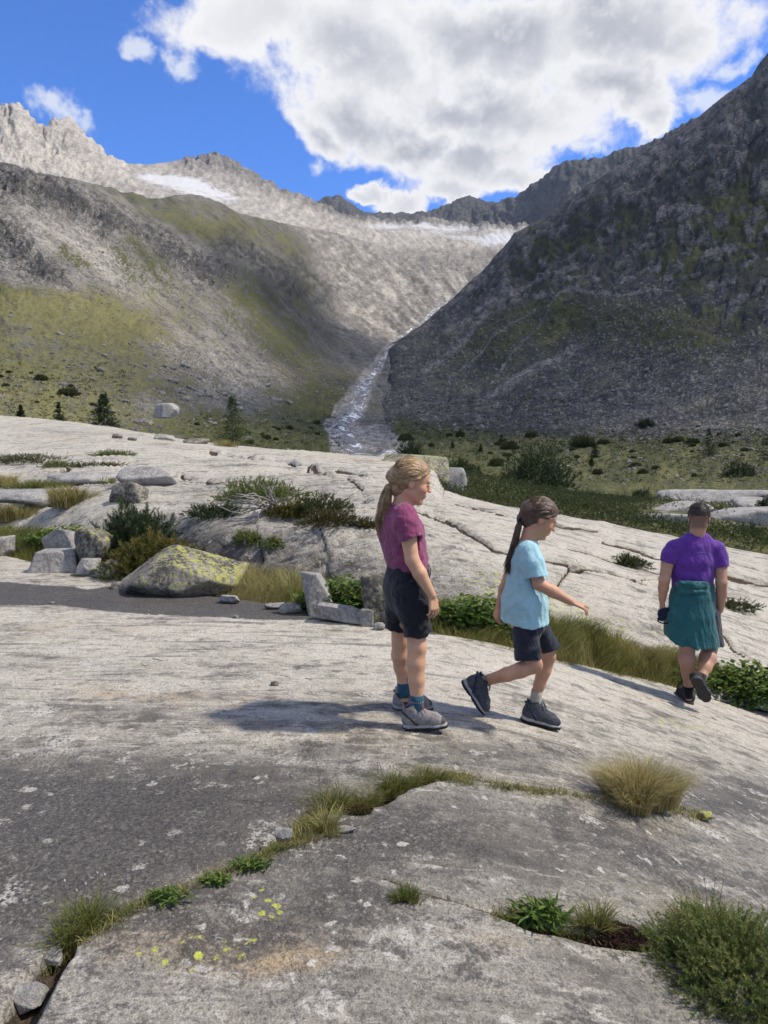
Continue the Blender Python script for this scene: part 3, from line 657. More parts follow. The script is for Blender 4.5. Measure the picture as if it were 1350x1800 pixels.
HF = fbm(q1 * 11, q2 * 13, S, 4, 0.62, seed=63); MF = fbm(q1 * 3.6, q2 * 4.6, S, 4, 0.58, seed=64); LF = fbm(q1 * 1.1, q2 * 1.5, S * .4, 3, seed=65)
lowr = np.interp(A, [700, 860, 950, 1100, 1180, 1230, 1290, 1400], [600, 560, 520, 500, 510, 560, 590, 600]) + 14 * NJ2          # foot of the crags
crag = np.clip(sstep(lowr - B, -6, 10) * sstep(A, 800, 900) * (1 - .65 * sstep(S, 5.2, 5.7)) + .25 * sstep(S, 4.6, 5.4), 0, 1)
scree = sstep(S, 1.3, 2.2) * (1 - crag)
big = fbm(q1 * 0.9, q2 * 0.9, S * 0.3, 4, seed=201)
jag = 0.6 * fbm(q1 * 2.2 + q2 * .8, q2 * 1.3, S * 0.6, 5, 0.5, seed=211, ridged=True) + 0.7 * fbm(q1 * 2.4, q2 * 2.4, S, 5, 0.55, seed=212)
gul = fbm(ac * 4.2, dn * 0.6, S * 0.2, 4, 0.55, seed=221, ridged=True)
b1, b2, bid = worley2(ac * 4.5 + MF * .9, dn * 2.6 + MF * .7, 27); b1s, b2s, bids = worley2(q1 * 10 + MF, q2 * 7 + MF, 28)
block = (bid - .5) * 1.0 + (bids - .5) * .6 - .5 * (1 - sstep(b2 - b1, 0, .16))
w1, w2, wid = worley2(q1 * 17, q2 * 26, 9); w3, w4, wie = worley2(q1 * 32, q2 * 46, 10)
bden = np.clip(.22 + .25 * sstep(A, 900, 1200) + .5 * MF, 0, .8)
bld = np.where(wid < bden * .8, np.clip(1 - w1 * 2.0, 0, 1), 0); bld2 = np.where(wie < bden, np.clip(1 - w3 * 1.9, 0, 1), 0)
top = 1 - sstep(S, 5.3, 6.0) * 0.8
h = Y * (0.012 * big * sstep(S, 1.4, 2.4) * top + crag * top * (0.0095 * jag + 0.0032 * block) + 0.005 * gul * sstep(S, 2.4, 3.6) * (1 - 0.6 * crag) * top + 0.0016 * HF * top + (0.0022 * bld + 0.0013 * bld2) * (0.35 + 0.65 * scree) * (1 - 0.7 * crag))
P = P + (N * 0.75 + np.array([0, 0, 0.45])) * h[..., None]
RIGHT = P
spk = np.clip((bld > .25) * .8 + (bld2 > .32) * .6, 0, 1) * (1 - .8 * crag)
chute = np.maximum.reduce([.8 * np.clip(1.3 - seg_dist(A + 6 * NJ1, B + 6 * NJ2, l_, [w_] * 3)[0] / w_, 0, 1) for l_, w_ in (([(985, 520), (925, 600), (875, 660)], 3), ([(1012, 618), (930, 655), (840, 702)], 9), ([(964, 485), (880, 530), (790, 588)], 6), ([(860, 560), (810, 610), (745, 660)], 6), ([(940, 545), (850, 620), (790, 665)], 2.5))])
path = np.clip(1.3 - seg_dist(A, B + 4 * NJ2, [(940, 524), (1010, 516), (1090, 520), (1185, 515)], [4] * 4)[0] / 4, 0, 1)
floor_ = 1 - sstep(S, 1.15, 1.9)
grass = (0.80 * floor_ * (0.75 + 0.25 * (1 - sstep(A, 1050, 1300))) + 0.50 * blob(A, B, 900, 590, 130, 50, -35) + 0.55 * blob(A, B, 1010, 560, 110, 30, -8) + 0.62 * blob(A, B, 1185, 480, 50, 40, 10) + 0.5 * blob(A, B, 1150, 590, 120, 40, 0)
         + 0.50 * blob(A, B, 1250, 400, 90, 60, 0) + 0.4 * blob(A, B, 1060, 400, 70, 50, -20) + 0.45 * blob(A, B, 1330, 380, 60, 110, 0) + 0.4 * blob(A, B, 960, 450, 70, 60, 0) + .3 * blob(A, B, 1250, 600, 110, 60, 0) + .25)
grass = grass * (.72 + .28 * floor_) * (1 + .9 * MF + .3 * LF) + .7 * HF + .08 - .5 * spk - .5 * chute - .6 * path - .45 * crag * sstep(block, -.2, .3)
pale = 0.00 + 0.12 * MF + .34 * HF + .12 * gul + 0.05 * scree * sstep(A, 950, 1150) + .22 * spk + .20 * chute + .16 * path + crag * (.16 * block + .10 * jag) + .12 * sstep(S, 5.2, 5.7) + .10 * (1 - sstep(A, 760, 900))
d, r, sd = seg_dist(A, B, [(p[0], p[1]) for p in RIV], [p[3] for p in RIV])
rivbed = 1 - sstep(d / np.maximum(r, 1) + 0.5 * MF, 0.8, 1.2)
grass = grass * (1 - rivbed); pale = pale + 0.4 * rivbed
me = mesh_from('right_mountain', P.reshape(-1, 3), grid_faces(*P.shape[:2]))
far_attrs(me, grass=grass, pale=pale, snow=grass * 0, warm=0.12 + 0.10 * (1 - sstep(S, 1, 2)) + .35 * sstep(LF + MF, 0, .5), tone=np.clip(1 + .6 * HF + .2 * MF, .4, 1.7))
put('mountain_slope', me, MAT_FAR, kind='structure')

# ================================================================== far ridge
C = [500, 1450]
sky_l = [(500, 395, 4300), (540, 378, 4300), (560, 358, 4300), (580, 350, 4300), (597, 349, 4300), (612, 361, 4300), (640, 380, 4350), (700, 383, 4400), (760, 379, 4450), (790, 362, 4400), (812, 354, 4350), (826, 351, 4350), (845, 359, 4300), (870, 362, 4200),
         (910, 352, 4000), (925, 340, 3900), (945, 322, 3800), (985, 293, 3600), (1010, 288, 3500), (1060, 281, 3300), (1100, 266, 3200), (1130, 262, 3100), (1165, 243, 3000), (1215, 215, 2900), (1300, 170, 2700), (1450, 90, 2500)]
L = [[(500, 440, 3600), (700, 440, 3600), (900, 450, 3100), (1450, 420, 2000)], [(500, 410, 3900), (600, 402, 3950), (700, 402, 3950), (830, 405, 3900), (900, 400, 3500), (1000, 370, 3000), (1450, 300, 2200)], sky_l, [(p, q + 40, d * 1.2) for p, q, d in sky_l]]
px = np.linspace(505, 1440, 470)
P, s = sheet(px, L, [16, 60, 6], C)
A, B = photo(P); N = grid_normals(P); S = np.broadcast_to(s[None, :], A.shape); Y = P[..., 1]
q1, q2 = A / 100, B / 100
jag = fbm(q1 * 4.5, q2 * 3, S, 6, 0.6, seed=301, ridged=True)
h = Y * (0.007 * jag * (1 - 0.5 * sstep(S, 1.9, 2.0)) + 0.0009 * fbm(q1 * 20, q2 * 20, S, 3, seed=302))
P = P + (N * 0.6 + np.array([0, 0, 0.5])) * h[..., None]
me = mesh_from('far_ridge', P.reshape(-1, 3), grid_faces(*P.shape[:2]))
snow = 0.9 * blob(A, B, 730, 405, 120, 7, 0) + 0.8 * blob(A, B, 850, 412, 60, 10, 0)
far_attrs(me, grass=0 * A, pale=0.04 + 0.25 * fbm(q1 * 6, q2 * 6, S, 4, seed=303), snow=snow, warm=0 * A)
put('mountain_ridge', me, MAT_FAR, kind='structure')
BVH_VAL, BVH_RIGHT = bvh_of(VAL), bvh_of(RIGHT)
def far_pt(px, py):
    """nearest of the two valley sheets along the line of sight"""
    c_ = [p for p in (ground_pt(px, py, BVH_VAL), ground_pt(px, py, BVH_RIGHT)) if p is not None]
    return min(c_, key=lambda p: p[1]) if c_ else None
def far_z(x, y):
    c_ = [v for v in (drop_z(BVH_VAL, x, y), drop_z(BVH_RIGHT, x, y)) if v is not None]
    return max(c_) if c_ else 0.0

# the bench behind the dome on the right: heath and low slabs
C = [700, 760, 800, 900, 1000, 1100, 1200, 1350, 1560]
L = [([905, 905, 915, 930, 950, 972, 990, 1020, 1060], [16.5, 16.5, 16.5, 16.2, 15.6, 15.2, 15, 14.4, 13.8]),
     ([868, 872, 880, 898, 912, 926, 942, 966, 1005], [19, 19, 18.5, 18, 17.5, 17, 16.8, 16.5, 16]),
     ([838, 842, 852, 872, 888, 900, 910, 922, 945], [25, 25, 24, 23, 22, 22, 22, 22, 22]),
     ([815, 820, 829, 852, 870, 881, 876, 876, 880], [34, 34, 33, 32, 32, 33, 38, 40, 40]),
     ([850, 855, 860, 875, 890, 900, 905, 905, 905], [44, 44, 43, 42, 42, 42, 46, 48, 48])]
px = np.linspace(705, 1550, 260)
P, s = sheet(px, L, [6, 30, 40, 8], C)
x, y = P[..., 0], P[..., 1]
P[..., 2] += 0.16 * fbm(x * 0.6, y * 0.5, x * 0, 4, seed=401)
BENCH = P
A, B = photo(P)
me = mesh_from('heath_ground', P.reshape(-1, 3), grid_faces(*P.shape[:2]))
far_attrs(me, grass=1.1 - 0.45 * (blob(A, B, 1250, 885, 110, 8, 2) + blob(A, B, 1190, 905, 60, 8, 10) + blob(A, B, 1300, 920, 110, 14, 6)) + 0.2 * fbm(x, y, x * 0, 3, seed=402), pale=0.75 + 0 * A, snow=0 * A, warm=0.35 + 0 * A)
put('heath_ground', me, MAT_FAR, kind='structure')
BVH_BENCH = bvh_of(BENCH)

# ground sheet under everything, out to the horizon
def plain():
    n = 40; r = np.concatenate([[0], np.geomspace(40, 16000, 24)]); a = np.linspace(0, 2 * math.pi, n, endpoint=False)
    v = [(0, 0, -9)] + [(q * math.sin(b), q * math.cos(b), -9 - min(q, 300) * 0.06 - q * 0.004) for q in r[1:] for b in a]
    f = [(0, 1 + i, 1 + (i + 1) % n) for i in range(n)]
    for k in range(len(r) - 2):
        for i in range(n):
            a0 = 1 + k * n
            f.append((a0 + i, a0 + n + i, a0 + n + (i + 1) % n, a0 + (i + 1) % n))
    me = mesh_from('ground', v, f); z_ = np.zeros(len(v))
    far_attrs(me, grass=z_ + 0.6, pale=z_ + 0.5, snow=z_, warm=z_)
    put('ground', me, MAT_FAR, kind='structure')
plain()
# ================================================================== soft solids (for people, boots, boulders)
def _v(a): return np.asarray(a, np.float32)
class Solid:
    """distance field on a grid; capsules and ellipsoids blend into one continuous surface"""
    def __init__(s, lo, hi, h):
        s.lo = _v(lo); s.h = h
        s.n = np.ceil((_v(hi) - s.lo) / h).astype(int) + 1
        s.D = np.full(s.n, 500.0, np.float32)
    def box(s, lo, hi):
        a = np.clip(np.floor((_v(lo) - s.lo) / s.h).astype(int), 0, s.n); b = np.clip(np.ceil((_v(hi) - s.lo) / s.h).astype(int) + 1, 0, s.n)
        sl = tuple(slice(i, j) for i, j in zip(a, b))
        g = np.meshgrid(*[np.arange(i, j, dtype=np.float32) * s.h + o for i, j, o in zip(a, b, s.lo)], indexing='ij')
        return sl, np.stack(g, -1)
    def put(s, sl, d, k, sub=False):
        if d.size == 0: return
        D = s.D[sl]
        if sub:
            s.D[sl] = np.maximum(D, -d) if k <= 0 else -smin(-D, d, k)
        else:
            s.D[sl] = np.minimum(D, d) if k <= 0 else smin(D, d, k)
    def cap(s, a, b, ra, rb, k=0.01, flat=None, clip=None, sub=False, rmax=None):
        a, b = _v(a), _v(b); m_ = max(ra, rb) * (max(1.0, flat[1]) if flat else 1.0) + max(k, 0) + 3 * s.h
        sl, p = s.box(np.minimum(a, b) - m_, np.maximum(a, b) + m_)
        ba = b - a; t = np.clip(((p - a) @ ba) / (ba @ ba + 1e-12), 0, 1)
        q = p - a - t[..., None] * ba
        if flat:
            ax = _v(flat[0]); ax = ax / np.linalg.norm(ax); c_ = q @ ax
            q = q + ax * (c_ * (1 / flat[1] - 1))[..., None]
        d = np.linalg.norm(q, axis=-1) - (ra + (rb - ra) * t)
        for cp in (clip or []): d = np.maximum(d, (p - _v(cp[0])) @ (_v(cp[1]) / np.linalg.norm(cp[1])))
        s.put(sl, d, k, sub)
    def chain(s, pts, k=0.01, **kw):
        for (a, ra), (b, rb) in zip(pts[:-1], pts[1:]): s.cap(a, b, ra, rb, k, **kw)
    def ell(s, c_, r, M=None, k=0.01, sub=False, clip=None):
        c_, r = _v(c_), _v(r); m_ = r.max() + max(k, 0) + 3 * s.h
        sl, p = s.box(c_ - m_, c_ + m_); q = p - c_
        if M is not None: q = q @ _v(M).T                   # rows of M: local axes
        k0 = np.linalg.norm(q / r, axis=-1); k1 = np.linalg.norm(q / (r * r), axis=-1) + 1e-9
        d = k0 * (k0 - 1) / k1
        for cp in (clip or []): d = np.maximum(d, (p - _v(cp[0])) @ (_v(cp[1]) / np.linalg.norm(cp[1])))
        s.put(sl, d, k, sub)
    def cut(s, p0, nrm):
        nrm = _v(nrm) / np.linalg.norm(nrm)
        g = np.meshgrid(*[np.arange(i, dtype=np.float32) * s.h + o for i, o in zip(s.n, s.lo)], indexing='ij')
        d = sum((gg - p) * q for gg, p, q in zip(g, _v(p0), nrm))
        s.D = np.maximum(s.D, d)
    def ripple(s, fn, amp):
        near = np.abs(s.D) < amp * 3 + 2 * s.h
        i = np.argwhere(near); p = i * s.h + s.lo
        s.D[near] += amp * fn(p[:, 0].astype(np.float64), p[:, 1].astype(np.float64), p[:, 2].astype(np.float64)).astype(np.float32)
    def mesh(s, relax=1):
        D = s.D; sg = D < 0; n = np.array(D.shape) - 1
        cnt = np.zeros(n, np.int8)
        for a in (0, 1):
            for b in (0, 1):
                for c_ in (0, 1): cnt += sg[a:n[0] + a, b:n[1] + b, c_:n[2] + c_]
        act = (cnt > 0) & (cnt < 8); idx = np.argwhere(act)
        vid = np.full(n, -1, np.int64); vid[act] = np.arange(len(idx))
        acc = np.zeros((len(idx), 3)); w_ = np.zeros(len(idx))
        cr = [(a, b, c_) for a in (0, 1) for b in (0, 1) for c_ in (0, 1)]
        val = {c_: D[idx[:, 0] + c_[0], idx[:, 1] + c_[1], idx[:, 2] + c_[2]].astype(float) for c_ in cr}
        for c0 in cr:
            for ax in range(3):
                if c0[ax]: continue
                c1 = tuple(1 if i == ax else c0[i] for i in range(3))
                v0, v1 = val[c0], val[c1]; m_ = (v0 < 0) != (v1 < 0)
                t = np.where(m_, v0 / np.where(m_, v0 - v1, 1), 0)
                p = np.array(c0, float)[None] + np.eye(3)[ax][None] * t[:, None]
                acc += p * m_[:, None]; w_ += m_
        V = (idx + acc / w_[:, None]) * s.h + s.lo
        Fs = []
        for ax in range(3):
            o1, o2 = [(1, 2), (2, 0), (0, 1)][ax]
            sl0 = [slice(0, None)] * 3; sl1 = [slice(0, None)] * 3
            sl0[ax] = slice(0, -1); sl1[ax] = slice(1, None)
            e0, e1 = sg[tuple(sl0)], sg[tuple(sl1)]
            ch = np.argwhere(e0 != e1)
            ok = (ch[:, o1] > 0) & (ch[:, o2] > 0) & (ch[:, o1] < n[o1]) & (ch[:, o2] < n[o2])
            ch = ch[ok]; fl = e0[tuple(ch.T)]
            u, w2 = np.eye(3, dtype=int)[o1], np.eye(3, dtype=int)[o2]
            q = np.stack([vid[tuple((ch - u - w2).T)], vid[tuple((ch - w2).T)], vid[tuple(ch.T)], vid[tuple((ch - u).T)]], -1)
            q[~fl] = q[~fl][:, ::-1]
            Fs.append(q)
        Fc = np.concatenate(Fs)
        for _ in range(relax):
            e = np.concatenate([Fc[:, [0, 1]], Fc[:, [1, 2]], Fc[:, [2, 3]], Fc[:, [3, 0]]]); e = np.concatenate([e, e[:, ::-1]])
            a_ = np.stack([np.bincount(e[:, 0], V[e[:, 1], i], len(V)) for i in range(3)], -1); c_ = np.bincount(e[:, 0], minlength=len(V))
            V = 0.5 * V + 0.5 * a_ / np.maximum(c_, 1)[:, None]
        return V, Fc
def smin(a, b, k):
    h = np.clip(0.5 + 0.5 * (b - a) / k, 0, 1)
    return b * (1 - h) + a * h - k * h * (1 - h)

def tube(path, rad, n=6, close=True):
    """tapered tube along a path -> verts, faces"""
    p = np.asarray(path, float); k = len(p); r = np.broadcast_to(np.asarray(rad, float), (k,))
    t = np.gradient(p, axis=0); t /= np.linalg.norm(t, axis=1, keepdims=True) + 1e-12
    up = np.array([0.0, 0, 1]); up = np.array([1.0, 0, 0]) if abs(t[0] @ up) > 0.9 else up
    V = []
    for i in range(k):
        a = np.cross(t[i], up); a /= np.linalg.norm(a) + 1e-12; b = np.cross(a, t[i]); up = b
        for j in range(n):
            w_ = 2 * math.pi * j / n; V.append(p[i] + r[i] * (a * math.cos(w_) + b * math.sin(w_)))
    Fc = [(i * n + j, i * n + (j + 1) % n, (i + 1) * n + (j + 1) % n, (i + 1) * n + j) for i in range(k - 1) for j in range(n)]
    if close: Fc += [tuple(range(n - 1, -1, -1)), tuple(range((k - 1) * n, k * n))]
    return V, Fc
def join(parts):
    V, Fc = [], []
    for v, f in parts:
        o = len(V); V.extend(list(map(tuple, v))); Fc.extend([tuple(int(i) + o for i in q) for q in f])
    return V, Fc
def spline(pts, n):
    p = np.asarray(pts, float); k = np.arange(len(p)); return pchip(k, p.T, np.linspace(0, len(p) - 1, n)).T
# ================================================================== people
def cloth_mat(name, col, col2=None, weave=900.0, rough=0.9, sheen=0.2, fold=0.5):
    m, n, b = new_mat(name); tc = n.node('ShaderNodeTexCoord').outputs['Object']
    a = n.noise(tc, 18.0, 5, 0.6); w_ = n.noise(tc, weave, 2, 0.5)
    c_ = n.mix(n.ss(a, 0.3, 0.7), col, col2 or tuple(min(1, q * 1.25) for q in col))
    c_ = n.mix(n.ss(w_, 0.35, 0.65, 0.25, 0.0), c_, tuple(q * 0.5 for q in col))
    n.put(b.inputs['Base Color'], c_); b.inputs['Roughness'].default_value = rough
    b.inputs['Sheen Weight'].default_value = sheen; b.inputs['Specular IOR Level'].default_value = 0.15
    cr = n.m('ABSOLUTE', n.m('SUBTRACT', n.noise(n.mapping(tc, (0, 0, 0), (R(20), R(35), 0), (1.0, 1.0, .45)), 13.0, 3, .5, .8), .5))
    n.put(b.inputs['Normal'], n.bump(n.m('ADD', n.m('MULTIPLY', a, fold), n.m('ADD', n.m('MULTIPLY', cr, 2.4 * fold), n.m('MULTIPLY', w_, 0.08))), 0.7, 0.022))
    return m
def skin_mat(name, col, red):
    m, n, b = new_mat(name); tc = n.node('ShaderNodeTexCoord').outputs['Object']
    a = n.noise(tc, 14.0, 4, 0.6); f = n.noise(tc, 160.0, 3, 0.6)
    c_ = n.mix(n.ss(a, 0.35, 0.7), col, red)
    c_ = n.mix(n.attr('blush'), c_, (0.50, 0.16, 0.13))
    c_ = n.mix(n.attr('dark'), c_, (0.10, 0.065, 0.05))
    n.put(b.inputs['Base Color'], c_); b.inputs['Roughness'].default_value = 0.52
    b.inputs['Subsurface Weight'].default_value = 0.12; b.inputs['Subsurface Radius'].default_value = (0.012, 0.005, 0.003); b.inputs['Subsurface Scale'].default_value = 0.6
    b.inputs['Specular IOR Level'].default_value = 0.35
    n.put(b.inputs['Normal'], n.bump(f, 0.25, 0.002))
    return m
def hair_mat(name, dark, light, axis=(1, 1, 0.12)):
    m, n, b = new_mat(name); tc = n.node('ShaderNodeTexCoord').outputs['Object']
    a = n.noise(n.mapping(tc, (0, 0, 0), (0, R(25), 0), (26, 260, 260)), 1.0, 4, 0.6); l = n.noise(tc, 22.0, 3)
    c_ = n.mix(n.ss(n.m('ADD', n.m('MULTIPLY', a, 0.7), n.m('MULTIPLY', l, 0.4)), 0.40, 0.72), dark, light)
    n.put(b.inputs['Base Color'], c_); b.inputs['Roughness'].default_value = 0.42; b.inputs['Specular IOR Level'].default_value = 0.4
    n.put(b.inputs['Normal'], n.bump(a, 0.6, 0.004))
    return m
def plain_mat(name, col, rough=0.8, spec=0.3, var=0.25, scale=60.0):
    m, n, b = new_mat(name); tc = n.node('ShaderNodeTexCoord').outputs['Object']
    a = n.noise(tc, scale, 5, 0.65)
    n.put(b.inputs['Base Color'], n.mix(n.ss(a, 0.3, 0.7), tuple(q * (1 - var) for q in col), tuple(min(1, q * (1 + var)) for q in col)))
    b.inputs['Roughness'].default_value = rough; b.inputs['Specular IOR Level'].default_value = spec
    n.put(b.inputs['Normal'], n.bump(a, 0.3, 0.003))
    return m
SKIN_A = skin_mat('skin', (0.55, 0.315, 0.195), (0.62, 0.35, 0.215))
SKIN_B = skin_mat('skin_tan', (0.48, 0.26, 0.16), (0.55, 0.295, 0.18))
SKIN_C = skin_mat('skin_man', (0.40, 0.225, 0.15), (0.46, 0.25, 0.17))
M_EYE = plain_mat('eye', (0.03, 0.02, 0.016), 0.25, 0.5)
M_LIP = plain_mat('lip', (0.42, 0.15, 0.13), 0.5, 0.3)

def unit(a): a = np.asarray(a, float); return a / np.linalg.norm(a)
class Frame:
    def __init__(s, o, f, u):
        s.o = np.asarray(o, float); s.f = unit(f); s.s = unit(np.cross(s.f, u)); s.u = np.cross(s.s, s.f)   # s.s: the right-hand side
    def __call__(s, f, sd, u, k=1.0): return s.o + k * (s.f * f + s.s * sd + s.u * u)
    def M(s): return np.stack([s.f, s.s, s.u])
def add_head(S, fr, H):
    M = fr.M()
    S.ell(fr(-.06, 0, .13, H), np.array((.435, .335, .365)) * H, M, 0.004)
    S.ell(fr(.10, 0, -.13, H), np.array((.27, .25, .34)) * H, M, 0.05 * H)
    for sd in (-1, 1):
        S.cap(fr(-.06, sd * .20, -.22, H), fr(.22, sd * .07, -.42, H), .07 * H, .06 * H, 0.08 * H)
        S.ell(fr(.20, sd * .15, -.11, H), np.array((.13, .12, .12)) * H, M, 0.06 * H)
        S.ell(fr(-.07, sd * .335, -.03, H), np.array((.075, .035, .12)) * H, M, 0.02 * H)
        S.ell(fr(-.05, sd * .372, -.03, H), np.array((.04, .02, .075)) * H, M, 0.008 * H, sub=True)
        S.ell(fr(.39, sd * .135, .0, H), np.array((.07, .085, .05)) * H, M, 0.03 * H, sub=True)
        S.ell(fr(.32, sd * .13, -.005, H), np.array((.05, .06, .042)) * H, M, 0.015 * H)
        S.ell(fr(.415, sd * .045, -.13, H), np.array((.035, .03, .028)) * H, M, 0.02 * H)
    S.cap(fr(.26, 0, -.42, H), fr(.24, 0, -.42, H), .072 * H, .072 * H, 0.06 * H)
    S.cap(fr(.345, 0, .04, H), fr(.435, 0, -.115, H), .032 * H, .045 * H, 0.035 * H)
    S.cap(fr(.34, -.14, .085, H), fr(.34, .14, .085, H), .035 * H, .035 * H, 0.05 * H)
    S.cap(fr(.335, -.07, -.235, H), fr(.335, .07, -.235, H), .030 * H, .030 * H, 0.03 * H)
    S.cap(fr(.325, -.06, -.295, H), fr(.325, .06, -.295, H), .032 * H, .032 * H, 0.03 * H)
    S.cap(fr(.39, -.07, -.264, H), fr(.39, .07, -.264, H), .022 * H, .022 * H, 0.008 * H, sub=True)
def face_bits(root, fr, H, brow_mat):
    M = fr.M()
    for sd in (-1, 1):
        v, f = ball(fr(.365, sd * .13, -.003, H), np.array((.018, .040, .021)) * H, M); put('eye', mesh_from('eye', v, f), M_EYE, root)
        p = [fr(.375, sd * .05, .060, H), fr(.385, sd * .12, .082, H), fr(.345, sd * .20, .065, H)]
        put('eyebrow', mesh_from('eyebrow', *tube(spline(p, 6), [.008 * H, .013 * H, .013 * H, .012 * H, .01 * H, .005 * H], 5)), brow_mat, root)
    p = [fr(.345, -.085, -.262, H), fr(.372, 0, -.258, H), fr(.345, .085, -.262, H)]
    put('lips', mesh_from('lips', *tube(spline(p, 7), [.004 * H, .012 * H, .016 * H, .018 * H, .016 * H, .012 * H, .004 * H], 5)), M_LIP, root)
def ball(c_, r, M=None, nu=10, nv=7):
    V = [(0, 0, 1)] + [(math.sin(math.pi * j / nv) * math.cos(2 * math.pi * i / nu), math.sin(math.pi * j / nv) * math.sin(2 * math.pi * i / nu), math.cos(math.pi * j / nv)) for j in range(1, nv) for i in range(nu)] + [(0, 0, -1)]
    V = np.array(V) * np.asarray(r)
    if M is not None: V = V @ np.asarray(M)
    Fc = [(0, 1 + i, 1 + (i + 1) % nu) for i in range(nu)]
    for j in range(nv - 2):
        a = 1 + j * nu
        Fc += [(a + i, a + nu + i, a + nu + (i + 1) % nu, a + (i + 1) % nu) for i in range(nu)]
    a = 1 + (nv - 2) * nu; Fc += [(a + i, len(V) - 1, a + (i + 1) % nu) for i in range(nu)]
    return V + np.asarray(c_), Fc
def add_hand(S, wrist, d, palm, thumb, L, curl=(15, 25, 20), spread=6, point=False):
    """wrist, direction of the fingers, palm normal, side the thumb leaves from, hand length"""
    d = unit(d); palm = unit(palm - np.dot(palm, d) * d); th = unit(thumb - np.dot(thumb, d) * d - np.dot(thumb, palm) * palm)
    r = 0.045 * L
    for i, o in enumerate((.17, .06, -.06, -.17)):
        a = wrist + d * .06 * L + th * o * .6 * L; b = wrist + d * (.50, .52, .50, .46)[i] * L + th * o * L
        S.cap(a, b, r * 1.35, r * 1.3, 0.01)
        ln = (.40, .45, .42, .33)[i] * L; p = b; ang = 0.0
        rad = r * (1.0, 1.03, 1.0, .9)[i]; sp = R((1.5, .5, -.5, -1.5)[i] * spread)
        cu = (4, 6, 5) if (point and i == 0) else curl
        for j, fr_ in enumerate((.44, .31, .25)):
            ang += R(cu[j] * (1 + .12 * i))
            v = (d * math.cos(sp) + th * math.sin(sp)) * math.cos(ang) + palm * math.sin(ang)
            q = p + v * ln * fr_; S.cap(p, q, rad * (1 - .08 * j), rad * (.92 - .08 * j), 0.003); p = q
    a = wrist + d * .12 * L + th * .10 * L + palm * .03 * L
    b = wrist + d * .30 * L + th * .30 * L + palm * .10 * L
    c_ = b + (d * .85 + th * .25 + palm * .35) * .17 * L; e_ = c_ + (d * .95 + palm * .3) * .14 * L
    S.cap(a, b, r * 1.6, r * 1.25, 0.012); S.cap(b, c_, r * 1.2, r * 1.05, 0.004); S.cap(c_, e_, r * 1.05, r * .85, 0.003)

